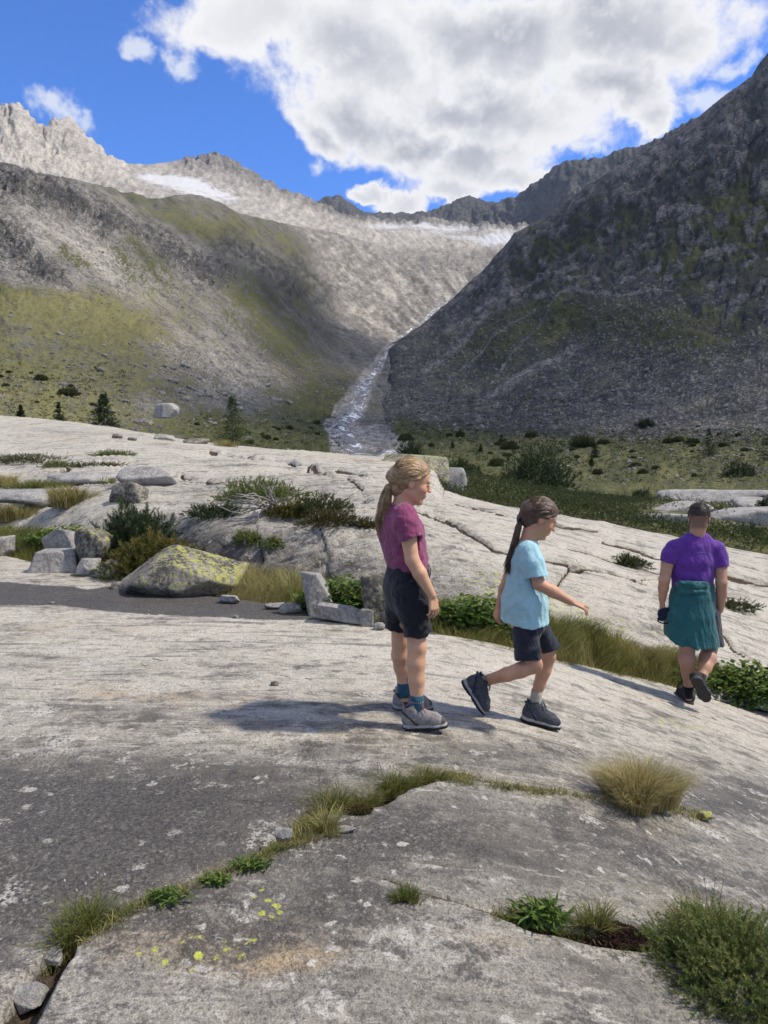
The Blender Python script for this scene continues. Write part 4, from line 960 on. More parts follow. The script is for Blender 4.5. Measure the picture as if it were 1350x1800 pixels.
def make_boot(root, M4, L, style, mats):
    """hiking boot in its own frame: x heel->toe, y sideways, z up; M4 places it"""
    k = L / 0.25; T = lambda V: (np.asarray(V) * k) @ M4[:3, :3].T + M4[:3, 3]
    hi = style != 'shoe'
    S = Solid((-.03, -.08, -.01), (.28, .08, .19), 0.0038)
    S.chain([((.040, 0, .050), .037), ((.11, 0, .046), .037), ((.185, .003, .036), .039), ((.212, .003, .030), .030)], 0.02, flat=((0, 1, 0), 1.02))
    S.cap((.040, 0, .055), (.048, 0, .118 if hi else .075), .040, .041, 0.02)
    S.cap((.075, 0, .092 if hi else .07), (.17, 0, .052), .036, .032, 0.025)
    S.cap((.052, 0, .105), (.060, 0, .20), .031, .033, 0.006, sub=True)
    S.cut((0, 0, .016), (0, 0, -1)); S.cut((.04, 0, .128 if hi else .086), (-.22, 0, 1))
    S.ripple(lambda x, y, z: fbm(x * 40, y * 40, z * 40, 2, seed=3), 0.0012)
    v, f = S.mesh(); up = put('upper', mesh_from('upper', T(v), f), mats['upper'], root)
    S = Solid((-.03, -.08, -.02), (.28, .08, .06), 0.0038)
    for c0, c1, r0, r1 in (((.038, 0, .018), (.11, .0, .016), .039, .036), ((.11, 0, .016), (.178, .004, .015), .036, .045), ((.178, .004, .015), (.218, .004, .018), .045, .035)):
        S.cap(c0, c1, r0, r1, 0.012)
    S.cut((0, 0, .034), (0.06, 0, 1)); S.cut((0, 0, .004), (0, 0, -1))
    v, f = S.mesh(); so_ = put('midsole', mesh_from('midsole', T(v), f), mats['mid'], root)
    S = Solid((-.03, -.08, -.02), (.28, .08, .03), 0.0038)
    for c0, c1, r0, r1 in (((.038, 0, .012), (.11, .0, .012), .042, .038), ((.11, 0, .012), (.178, .004, .012), .038, .047), ((.178, .004, .012), (.221, .004, .018), .047, .038)):
        S.cap(c0, c1, r0, r1, 0.012)
    S.cut((0, 0, .011), (0, 0, 1)); S.cut((0, 0, -.008), (0, 0, -1))
    for q in np.arange(.012, .25, .022):
        S.cap((q, -.07, -.010), (q, .07, -.010), .006, .006, 0, sub=True)
    S.cap((.095, -.07, -.012), (.118, .07, -.012), .013, .013, 0, sub=True)
    v, f = S.mesh(); put('outsole', mesh_from('outsole', T(v), f), mats['out'], so_)
    S = Solid((.15, -.08, 0), (.28, .08, .08), 0.0038)
    S.cap((.19, .003, .034), (.214, .003, .030), .042, .033, 0.01); S.cut((.195, 0, 0), (-1, 0, -.35)); S.cut((0, 0, .03), (0, 0, -1)); S.cut((0, 0, .052), (-.5, 0, 1))
    v, f = S.mesh(); put('toe_cap', mesh_from('toe_cap', T(v), f), mats['cap'], up)
    if hi:
        S = Solid((-.03, -.08, 0), (.14, .08, .15), 0.0038)
        for sd in (-1, 1):
            S = Solid((-.03, -.08, 0), (.14, .08, .15), 0.0038); S.cap((.008, sd * .034, .105), (.085, sd * .038, .034), .007, .011, 0.003)
            v, f = S.mesh(); put('side_stripe', mesh_from('side_stripe', T(v), f), mats['stripe'], up)
    parts = []; z0 = .118 if hi else .082
    for i in range(6):
        xx = .085 + .018 * i; zz = z0 + .010 - (.0135 if hi else .006) * i
        parts.append(tube([T([(xx, -.026, zz - .012)])[0], T([(xx + .006, 0, zz)])[0], T([(xx + .012, .026, zz - .013)])[0]], .0022 * k, 5))
        parts.append(tube([T([(xx, .026, zz - .012)])[0], T([(xx + .007, 0, zz + .002)])[0], T([(xx + .012, -.026, zz - .013)])[0]], .0022 * k, 5))
    for sd in (-1, 1):
        parts.append(tube(spline(T([(.092, 0, z0 + .012), (.105, sd * .02, z0 + .022), (.125, sd * .034, z0 + .004), (.108, sd * .02, z0 - .002), (.092, 0, z0 + .010)]), 12), .0022 * k, 5))
        parts.append(tube(spline(T([(.092, 0, z0 + .012), (.118, sd * .022, z0 + .008), (.135, sd * .036, z0 - .022)]), 8), .0020 * k, 5))
    put('lace', mesh_from('lace', *join(parts)), mats['lace'], up)
    if hi:
        rr = tube([T([(.048 + .036 * math.cos(a), .036 * math.sin(a), .126 + .012 * math.cos(a) + (.016 if abs(math.cos(a) + 1) < .1 else 0))])[0] for a in np.linspace(0, 2 * math.pi, 19)], .006 * k, 6)
        put('collar', mesh_from('collar', *rr), mats['collar'], up)
def frame4(o, xdir, zdir):
    x_ = unit(xdir); z_ = unit(np.asarray(zdir) - np.dot(zdir, x_) * x_); y_ = np.cross(z_, x_)
    M = np.eye(4); M[:3, 0], M[:3, 1], M[:3, 2], M[:3, 3] = x_, y_, z_, o
    return M
def bounds(pts, pad): p = np.array(pts); return p.min(0) - pad, p.max(0) + pad
def finish(root, name, S, mat, relax=1, attrs=True, parent=None):
    v, f = S.mesh(relax); me = mesh_from(name, v, f)
    return put(name, me, mat, parent or root), v
def folds(seed, sx, sy, sz): return lambda x, y, z: fbm(x * sx, y * sy, z * sz, 3, 0.5, seed=seed)
def locks(S, fr, H, tie, n, seed, c0=(-.075, 0, .14), rad=(.47, .37, .41)):
    rg = np.random.default_rng(seed); c_ = fr(*c0, H); M = fr.M(); tl = (M @ (tie - c_)) / (np.array(rad) * H); tl /= np.linalg.norm(tl)
    for i in range(n):
        sd = -1 + 2 * (i + rg.uniform(.2, .8)) / n
        st = np.array((.56 - .42 * abs(sd), .98 * sd, .70 - .58 * abs(sd) ** 1.5 + rg.uniform(-.05, .05))); st /= np.linalg.norm(st)
        pts = []
        for t_ in np.linspace(0, .92, 6):
            v = st * (1 - t_) + tl * t_ + np.array((0, 0, .55 * math.sin(math.pi * t_) * (1 - .9 * abs(sd)))); v /= np.linalg.norm(v)
            pts.append((c_ + (v * np.array(rad) * H) @ M * (1.0 + rg.uniform(-.01, .015)), H * (.012 + .016 * math.sin(math.pi * min(1, t_ + .15)))))
        S.chain(pts, 0.004)
def scalp_strands(fr, H, tie, n, seed, c0=(-.075, 0, .14), rad=(.475, .375, .415), thick=.0011, fly=.04):
    rg = np.random.default_rng(seed); c_ = fr(*c0, H); M = fr.M(); rad = np.array(rad) * H; tl = (M @ (tie - c_)) / rad; tl /= np.linalg.norm(tl); out = []
    for i in range(n):
        sd = rg.uniform(-1, 1); st = np.array((.58 - .42 * abs(sd) - rg.uniform(0, .3), .98 * sd, .70 - .54 * abs(sd) ** 1.5 + rg.uniform(-.06, .10))); st /= np.linalg.norm(st)
        lift = 1.0 + rg.uniform(0, .03) + (rg.uniform(0, fly) if rg.uniform() < .2 else 0); P = []
        for t_ in np.linspace(0, .9, 8):
            v = st * (1 - t_) + tl * t_ + np.array((0, 0, .55 * math.sin(math.pi * t_) * (1 - .9 * abs(sd)))); v /= np.linalg.norm(v)
            P.append(c_ + (v * rad) @ M * (1 + (lift - 1) * math.sin(math.pi * (t_ * .9 + .05))) + rg.normal(size=3) * .0012)
        out.append(tube(P, [thick * (1 - .3 * abs(q_ - 3.5) / 3.5) for q_ in range(8)], 3))
    return out
def hair_strands(path, r0, r1, n, thick, seed, wav=0.012, end_jit=0.05):
    rg = np.random.default_rng(seed); parts = []
    p = spline(path, 16); t = np.linspace(0, 1, 16)
    prof = r0 + (r1 - r0) * t
    for i in range(n):
        a = rg.uniform(0, 2 * math.pi); rr = math.sqrt(rg.uniform(0, 1)); ph = rg.uniform(0, 6.28)
        off = np.stack([np.cos(a) * rr * prof + wav * t * np.sin(5 * t + ph), np.sin(a) * rr * prof + wav * t * np.cos(4 * t + ph), end_jit * t * t * rg.uniform(-1, .3) + 0 * t], -1)
        parts.append(tube(p + off, thick * (1 - 0.6 * t), 4))
    return parts

# ---------------------------------------------------------------- girl in the maroon shirt
def foot_Y(px, py): return float(ground_pt(px, py)[1])
def girl_maroon():
    Y0 = foot_Y(745, 1283) + .115; g2 = foot_Y(720, 1248) - Y0; q = lambda px, py, dy=0.0: at(px, py, Y0 + dy)
    root = put('person', None, loc=(0, 0, 0)); root.empty_display_size = 0.1
    tag(root, 'girl with a fair ponytail in a maroon t-shirt standing still on the slab', 'person', 'hikers on the granite slab')
    yaw = R(24); tf = np.array([math.cos(yaw), math.sin(yaw), 0]); ts = np.array([-math.sin(yaw), math.cos(yaw), 0])    # facing, sideways
    H = 0.236; hf = unit((math.cos(R(12)) * .985, .10, -math.sin(R(12)))); fr = Frame(q(725.5, 848), hf, (0, 0, 1))
    lo, hi = bounds([q(660, 795, -.3), q(790, 1300, .35)], 0.03)
    S = Solid(lo, hi, 0.0042)
    add_head(S, fr, H)
    S.cap(fr(-.14, 0, -.22, H), q(706, 893), .050, .054, 0.03)
    S.chain([(q(706, 905), .065), (q(709, 935), .075), (q(715, 985), .07), (q(716, 1040), .085)], 0.03, flat=(ts, 1.5))
    sh, el, wr = q(711, 905, -.135), q(724.5, 984, -.185), q(759, 1046, -.20)
    S.chain([(sh, .040), (q(718, 945, -.165), .042), (el, .037), (q(738, 1008, -.195), .037), (wr, .023)], 0.012)
    add_hand(S, wr, q(767, 1092, -.20) - wr, np.array((-.55, .6, -.1)), np.array((.75, -.5, 0.0)), .152, (16, 24, 18), 4)
    sh2, el2, wr2 = q(704, 900, .15), q(708, 978, .19), q(722, 1038, .18)
    S.chain([(sh2, .040), (el2, .036), (wr2, .023)], 0.012)
    add_hand(S, wr2, q(727, 1080, .18) - wr2, np.array((-.2, -1, 0)), np.array((1, 0, 0)), .152)
    kn, an = q(733, 1139, -.10), q(733, 1232, -.115)
    S.chain([(q(722, 1045, -.075), .078), (q(731, 1105, -.09), .058), (kn, .050), (q(731, 1166, -.105), .0505), (q(732, 1195, -.11), .044), (an, .034), (q(733, 1262, -.115), .036)], 0.015)
    kn2, an2 = q(704, 1126, .11), q(709, 1198, g2)
    S.chain([(q(708, 1045, .075), .078), (q(704, 1095, .10), .058), (kn2, .049), (q(703, 1152, .125), .049), (q(705, 1172, .4 * .125 + .6 * g2), .042), (an2, .033), (q(709, 1226, g2), .035)], 0.015)
    S.ell(q(737, 1137, -.13), (.022, .02, .03), None, .02)
    v, f = S.mesh(); me = mesh_from('body', v, f)
    loc = (v - fr.o) @ fr.M().T / H
    ck = np.exp(-(((loc[:, 0] - .24) / .10) ** 2 + ((loc[:, 2] + .10) / .10) ** 2)) * (np.abs(loc[:, 1]) > .08) * (np.abs(loc[:, 2]) < .6)
    set_attr(me, 'blush', 0.28 * ck); set_attr(me, 'dark', 0 * ck)
    put('body', me, SKIN_A, root)
    hm = hair_mat('fair_hair', (0.15, 0.085, 0.040), (0.46, 0.31, 0.16))
    face_bits(root, fr, H, hm)
    lo, hi = bounds([fr(-.7, -.6, -.7, H), fr(.7, .6, .8, H)], 0.04)
    S = Solid(lo, hi, 0.004)
    cl = [(fr(.36, 0, .36, H), fr.f * .62 - fr.u * .78)]
    S.ell(fr(-.075, 0, .145, H), np.array((.465, .365, .405)) * H, fr.M(), 0.004, clip=cl)
    S.ell(fr(-.075, 0, .12, H), np.array((.455, .350, .41)) * H, fr.M(), 0.012, clip=[(fr(-.13, 0, 0, H), fr.f + .15 * fr.u), (fr(-.3, 0, -.33, H), -fr.u - fr.f * .5)])
    S.ell(fr(-.03, 0, .30, H), np.array((.37, .31, .25)) * H, fr.M(), 0.02, clip=cl)
    for sd in (-1, 1): S.chain([(fr(.31, sd * .14, .35, H), .018 * H), (fr(.21, sd * .275, .23, H), .028 * H), (fr(.06, sd * .345, .11, H), .032 * H), (fr(-.12, sd * .345, .05, H), .03 * H)], 0.03 * H)
    tie = q(693, 849)
    S.cap(fr(-.42, 0, .0, H), tie, .055, .022, 0.03); S.cap(fr(-.30, 0, -.20, H), tie, .050, .020, 0.03)
    locks(S, fr, H, tie, 34, 3)
    S.ripple(lambda x, y, z: fbm(x * 40, y * 150, z * 150, 3, seed=9), 0.0030)
    v, f = S.mesh(1)
    parts = [(v, f.tolist())]
    pth = [tie, q(683, 858, -.01), q(677, 880, -.015), q(674, 903, -.02), q(678, 921, -.02)]
    parts += hair_strands(pth, .018, .038, 300, .0024, 4, .018, .07) + scalp_strands(fr, H, tie, 420, 6)
    S = Solid(*bounds(pth, .06), 0.005)
    S.chain([(tie, .016), (pth[1], .022), (pth[2], .028), (pth[3], .022), (pth[4], .006)], 0.01); S.ripple(folds(3, 120, 120, 14), 0.006)
    v2, f2 = S.mesh(); parts.append((v2, f2.tolist()))
    rg = np.random.default_rng(2)
    put('hair', mesh_from('hair', *join(parts)), hm, root)
    put('hair_tie', mesh_from('hair_tie', *tube([tie + .019 * (np.array((0, 1, 0)) * math.cos(a) + np.array((.5, 0, .85)) * math.sin(a)) for a in np.linspace(0, 6.283, 13)], .005, 6)), plain_mat('hair_tie', (.45, .36, .26)), root)
    # shirt
    lo, hi = bounds([q(655, 870, -.3), q(775, 1010, .3)], 0.03)
    S = Solid(lo, hi, 0.0042)
    S.chain([(q(705, 897), .050), (q(702, 911), .088), (q(704, 932), .112), (q(710, 962), .104), (q(715, 985), .098), (q(716, 1004), .098)], 0.03, flat=(ts, 1.5), clip=[(q(717, 1001), (0, 0, -1))])
    hemn = unit(el - sh)
    S.chain([(sh + (0, .012, 0), .064), (q(714, 920, -.145), .064), (q(724.5, 951, -.178), .062)], 0.03, clip=[(q(724.5, 947.5, -.178), hemn * 1.0 + np.array((.15, 0, 0.08)))])
    hem2 = unit(el2 - sh2); S.chain([(sh2, .064), (q(706, 945, .175), .06)], 0.025, clip=[(q(706, 942, .175), hem2)])
    S.cap(fr(-.14, 0, -.22, H), q(706, 890), .052, .056, 0.0, sub=True)
    S.cap(q(725, 946, -.177), q(728, 965, -.182), .047, .047, 0.0, sub=True)
    S.ripple(lambda x, y, z: fbm(x * 16 + z * 9, y * 12, z * 22 - x * 8, 3, 0.5, seed=12), 0.010)
    S.ripple(lambda x, y, z: fbm(x * 10, y * 10, z * 75, 2, seed=13) * sstep(-z, -(q(717, 975)[2]), -(q(717, 995)[2])), 0.008)
    finish(root, 'shirt', S, cloth_mat('maroon_cotton', (0.225, 0.050, 0.118), (0.285, 0.07, 0.15), 700), 1)
    # shorts
    lo, hi = bounds([q(655, 970, -.3), q(785, 1130, .33)], 0.03)
    S = Solid(lo, hi, 0.0042)
    S.chain([(q(716, 985), .095), (q(716, 1005), .103), (q(715, 1032), .114), (q(716, 1050), .108)], 0.03, flat=(ts, 1.4), clip=[(q(717, 988), (0, 0, 1))])
    a, b = q(720, 1040, -.085), q(735, 1111, -.10); S.chain([(a, .092), (q(727, 1075, -.095), .080), (b, .072), (b + (b - a) * .1, .072)], 0.03, clip=[(b, b - a + np.array((.0, 0, -.01)))])
    a2, b2 = q(706, 1040, .08), q(700, 1101, .115); S.chain([(a2, .09), (q(703, 1070, .10), .078), (b2, .068), (b2 + (b2 - a2) * .1, .068)], 0.03, clip=[(b2, b2 - a2)])
    S.cap(b - (b - a) * .08, b + (b - a) * .4, .063, .063, 0, sub=True); S.cap(b2 + (b2 - a2) * .02, b2 + (b2 - a2) * .4, .054, .054, 0, sub=True)
    S.cap(b - (b - a) * .16, b - (b - a) * .13, .075, .075, 0.004)
    S.ripple(lambda x, y, z: fbm(x * 18 + z * 14, y * 14, z * 16 - x * 16, 4, 0.55, seed=22), 0.010)
    ms = cloth_mat('black_ripstop', (0.011, 0.012, 0.017), (0.019, 0.02, 0.027), 500, 0.75, 0.15)
    sh_o, _ = finish(root, 'shorts', S, ms)
    S = Solid(*bounds([q(735, 1060, -.25), q(757, 1090, -.05)], .05), 0.004)
    S.ell(q(739, 1072, -.165), (.045, .018, .062), None, 0.004); S.ripple(folds(5, 30, 30, 30), .004); finish(root, 'pocket', S, ms, parent=sh_o)
    put('drawcord', mesh_from('drawcord', *tube(spline([q(747, 990, -.06), q(755, 994, -.07), q(757, 1006, -.075), q(755, 1015, -.075)], 10), .0025, 5)), ms, sh_o)
    # socks
    mk = cloth_mat('teal_sock', (0.020, 0.075, 0.115), None, 400)
    for o, t_, ra in ((an, q(733, 1260, -.115), .040), (an2, q(709, 1224, g2), .039)):
        p0 = o + unit(o - t_) * .035
        put('sock', mesh_from('sock', *tube([p0 + (0, 0, -.001), p0, o, (o + t_) / 2, t_], [ra - .006, ra, ra - .002, ra - .001, ra + .002], 18)), mk, root)
    mats = dict(upper=plain_mat('boot_grey', (0.21, 0.195, 0.19), .85, .2, .3), mid=plain_mat('boot_midsole', (0.30, 0.29, 0.28), .8), out=plain_mat('boot_rubber', (.018, .018, .018), .8), cap=plain_mat('boot_cap', (.075, .07, .068), .8),
                stripe=plain_mat('boot_stripe', (.035, .033, .032), .7), lace=plain_mat('boot_lace', (.32, .03, .06), .8), collar=plain_mat('boot_collar', (.24, .17, .18), .9))
    for (h0, t0, dy0, dy1, nm) in (((708, 1282), (782, 1279), -.115, -.135, 'near'), ((690, 1248), (756, 1248), g2, g2 + .05, 'far')):
        b_ = put('boot', None, parent=root); a = q(*h0, dy0); c_ = q(*t0, dy1)
        make_boot(b_, frame4(a + (0, 0, .006), c_ - a, (0, 0, 1)), .243, 'boot', mats)
    return root

# ---------------------------------------------------------------- girl in the light blue shirt
def girl_blue():
    Y0 = foot_Y(948, 1276) - .13; g1 = foot_Y(851, 1256) - Y0 - .03; q = lambda px, py, dy=0.0: at(px, py, Y0 + dy)
    root = put('person', None, loc=(0, 0, 0)); root.empty_display_size = 0.1
    tag(root, 'girl with a dark ponytail in a light blue t-shirt stepping with arm held out', 'person', 'hikers on the granite slab')
    yaw = R(14); ts = np.array([-math.sin(yaw), math.cos(yaw), 0])
    H = 0.222; pt = R(24); fr = Frame(q(950.5, 912.5), (math.cos(pt), .06, -math.sin(pt)), (0, 0, 1))
    lo, hi = bounds([q(838, 870, -.3), q(1045, 1260, .35)], 0.03)
    S = Solid(lo, hi, 0.0043)
    add_head(S, fr, H)
    S.cap(fr(-.16, 0, -.18, H), q(928, 955), .043, .048, 0.03)
    S.chain([(q(925, 966), .055), (q(924, 985), .066), (q(926, 1040), .066), (q(927, 1090), .08)], 0.03, flat=(ts, 1.45))
    sh, el, wr = q(930, 970, -.125), q(948, 1027, -.175), q(1004, 1058, -.20)
    S.chain([(sh, .037), (el, .035), (q(972, 1040, -.185), .034), (wr, .0215)], 0.012)
    add_hand(S, wr, q(1036, 1071, -.19) - wr, np.array((-.30, .25, -1)), np.array((.45, .6, .55)), .142, (14, 22, 16), 9, point=True)
    sh2, el2, wr2 = q(921, 968, .125), q(895, 1012, .19), q(878, 1064, .17)
    S.chain([(sh2, .037), (el2, .034), (q(886, 1036, .18), .033), (wr2, .022)], 0.012)
    add_hand(S, wr2, q(868, 1098, .16) - wr2, np.array((.5, .3, -.3)), np.array((.5, -.7, 0)), .142, (26, 36, 28), 5)
    g1_ = max(g1, -.16); kn, an = q(939, 1169, -.12), q(856, 1196, g1_)
    S.chain([(q(921, 1098, -.075), .074), (q(930, 1140, -.11), .053), (kn, .0465), (q(915, 1178, -.115), .0445), (q(890, 1186, -.11), .040), (an, .029), (q(845, 1199, g1_), .031)], 0.012)
    kn2, an2 = q(963, 1154, .12), q(943, 1220, .13)
    S.chain([(q(935, 1098, .075), .074), (q(955, 1138, .11), .052), (kn2, .046), (q(956, 1178, .125), .0435), (q(948, 1204, .13), .035), (an2, .029), (q(939, 1246, .13), .031)], 0.012)
    S.ell(q(944, 1168, -.15), (.022, .02, .022), None, .02); S.ell(q(970, 1152, .10), (.018, .02, .024), None, .02)
    v, f = S.mesh(); me = mesh_from('body', v, f)
    loc = (v - fr.o) @ fr.M().T / H
    ck = np.exp(-(((loc[:, 0] - .24) / .10) ** 2 + ((loc[:, 2] + .10) / .10) ** 2)) * (np.abs(loc[:, 2]) < .6)
    set_attr(me, 'blush', 0.22 * ck); set_attr(me, 'dark', 0 * ck)
    put('body', me, SKIN_B, root)
    hm = hair_mat('brown_hair', (0.034, 0.021, 0.014), (0.15, 0.092, 0.056))
    face_bits(root, fr, H, hm)
    lo, hi = bounds([fr(-.7, -.6, -.7, H), fr(.7, .6, .8, H)], 0.04)
    S = Solid(lo, hi, 0.004)
    S.ell(fr(-.075, 0, .14, H), np.array((.46, .36, .39)) * H, fr.M(), 0.004, clip=(cl := [(fr(.37, 0, .34, H), fr.f * .62 - fr.u * .78)]))
    S.ell(fr(-.075, 0, .12, H), np.array((.445, .345, .39)) * H, fr.M(), 0.012, clip=[(fr(-.14, 0, 0, H), fr.f + .15 * fr.u), (fr(-.3, 0, -.34, H), -fr.u - fr.f * .5)])
    S.ell(fr(-.03, 0, .29, H), np.array((.37, .31, .25)) * H, fr.M(), 0.02, clip=cl)
    for sd in (-1, 1): S.chain([(fr(.31, sd * .14, .34, H), .018 * H), (fr(.21, sd * .275, .22, H), .028 * H), (fr(.06, sd * .345, .10, H), .032 * H), (fr(-.12, sd * .345, .04, H), .03 * H)], 0.03 * H)
    tie = q(916, 911)
    S.cap(fr(-.40, 0, .08, H), tie, .05, .02, 0.03); S.cap(fr(-.30, 0, -.18, H), tie, .045, .018, 0.03)
    locks(S, fr, H, tie, 34, 4)
    S.ripple(lambda x, y, z: fbm(x * 30, y * 110, z * 110, 3, seed=19), 0.003)
    v, f = S.mesh(); parts = [(v, f.tolist())]
    pth = [tie, q(911, 928, -.01), q(905, 952, -.01), q(899, 975, -.01), q(893, 995, -.01)]
    parts += hair_strands(pth, .013, .023, 240, .0022, 14, .010, .05) + scalp_strands(fr, H, tie, 420, 7)
    S = Solid(*bounds(pth, .06), 0.0045); S.chain([(tie, .014), (pth[1], .018), (pth[2], .018), (pth[3], .014), (pth[4], .004)], 0.01); S.ripple(folds(3, 120, 120, 14), 0.004)
    v2, f2 = S.mesh(); parts.append((v2, f2.tolist()))
    rg = np.random.default_rng(5)
    put('hair', mesh_from('hair', *join(parts)), hm, root)
    S = Solid(tie - .05, tie + .05, .004)
    for a in np.linspace(0, 6.283, 9)[:-1]: S.ell(tie + .017 * (np.array((0, 1, 0)) * math.cos(a) + np.array((.55, 0, .83)) * math.sin(a)), (.016, .014, .014), None, .006)
    S.ripple(folds(8, 120, 120, 120), .005); finish(root, 'scrunchie', S, cloth_mat('navy_scrunchie', (.008, .011, .022)))
    put('hair_clip', mesh_from('hair_clip', *tube([fr(.30, .24, .20, H), fr(.12, .345, .10, H), fr(-.02, .355, .06, H)], .0018, 5)), plain_mat('clip', (.5, .36, .34), .4), root)
    # shirt
    lo, hi = bounds([q(875, 935, -.3), q(975, 1105, .33)], 0.03)
    S = Solid(lo, hi, 0.0043)
    S.chain([(q(928, 957), .046), (q(925, 968), .068), (q(923, 990), .086), (q(924, 1025), .102), (q(922, 1060), .120), (q(922, 1105), .134)], 0.03, flat=(ts, 1.38), clip=[(q(925, 1090), (.02, .06, -1))])
    hemn = unit(el - sh)
    S.chain([(sh + (0, .012, 0), .062), (q(936, 990, -.14), .060), (q(946, 1022, -.167), .066)], 0.03, clip=[(q(944, 1014, -.16), hemn * .8 + np.array((.0, 0, -.55)))])
    S.chain([(sh2, .060), (q(907, 995, .16), .058)], 0.025, clip=[(q(906, 996, .16), el2 - sh2)])
    S.cap(fr(-.16, 0, -.18, H), q(929, 953), .046, .050, 0.0, sub=True)
    S.cap(q(945, 1015, -.162), q(951, 1037, -.18), .046, .050, 0.0, sub=True)
    S.cap(q(925, 1096), q(925, 1130), .092, .096, 0.0, flat=(ts, 1.36), sub=True)
    S.ripple(lambda x, y, z: fbm(x * 20 + z * 5, y * 14, z * 6 + x * 4, 3, 0.5, seed=32), 0.010)
    S.ripple(lambda x, y, z: fbm(x * 34 - z * 16, y * 20, z * 9, 2, 0.5, seed=33), 0.004)
    finish(root, 'shirt', S, cloth_mat('light_blue_cotton', (0.335, 0.565, 0.63), (0.39, 0.63, 0.69), 700))
    # shorts
    lo, hi = bounds([q(880, 1065, -.3), q(990, 1175, .35)], 0.03)
    S = Solid(lo, hi, 0.0043)
    S.chain([(q(926, 1072), .085), (q(926, 1095), .095)], 0.03, flat=(ts, 1.25))
    a, b = q(923, 1097, -.075), q(928, 1158, -.115); S.chain([(a, .080), (b, .071), (b + (b - a) * .1, .071)], 0.03, clip=[(b, b - a)])
    a2, b2 = q(936, 1095, .08), q(964, 1139, .115); S.chain([(a2, .085), (b2, .064), (b2 + (b2 - a2) * .1, .064)], 0.03, clip=[(b2, np.array((.25, 0, -1.0)))])
    S.cap(b - (b - a) * .08, b + (b - a) * .5, .061, .062, 0, sub=True); S.cap(b2 - (b2 - a2) * .08, b2 + (b2 - a2) * .5, .054, .055, 0, sub=True)
    S.ripple(lambda x, y, z: fbm(x * 18 + z * 12, y * 14, z * 14 - x * 12, 4, 0.55, seed=42), 0.009)
    finish(root, 'shorts', S, cloth_mat('navy_nylon', (0.017, 0.019, 0.030), (0.028, 0.030, 0.044), 500, 0.7, 0.15))
    mk = cloth_mat('beige_sock', (0.33, 0.30, 0.245), None, 400)
    for o, t_, ra in ((an, q(842, 1200, g1_), .034), (an2, q(939, 1245, .13), .034)):
        p0 = o + unit(o - t_) * .026
        put('sock', mesh_from('sock', *tube([p0 + (0, 0, -.001), p0, o, (o + t_) / 2, t_], [ra - .005, ra, ra - .001, ra + .001, ra + .003], 18)), mk, root)
    mats = dict(upper=plain_mat('boot_slate', (0.060, 0.063, 0.075), .85, .2, .3), mid=plain_mat('boot_midsole_grey', (0.30, 0.30, 0.30), .8), out=plain_mat('boot_rubber_black', (.014, .014, .015), .8), cap=plain_mat('boot_cap_dark', (.04, .042, .048), .8),
                stripe=plain_mat('boot_stripe_navy', (.014, .022, .045), .7), lace=plain_mat('boot_lace_blue', (.03, .075, .11), .8), collar=plain_mat('boot_collar_navy', (.016, .030, .052), .9))
    a, c_ = q(812, 1197, max(g1, -.16)), q(851, 1256, max(g1, -.16) - .01); d_ = c_ - a
    b_ = put('boot', None, parent=root); make_boot(b_, frame4(a, d_, (-d_[2], -.05, d_[0])), .240, 'boot', mats)
    a, c_ = q(915, 1266, .13), q(987, 1284, .12); d_ = c_ - a
    b_ = put('boot', None, parent=root); make_boot(b_, frame4(a + (0, 0, .008), d_, (-d_[2], 0, d_[0])), .246, 'boot', mats)
    return root

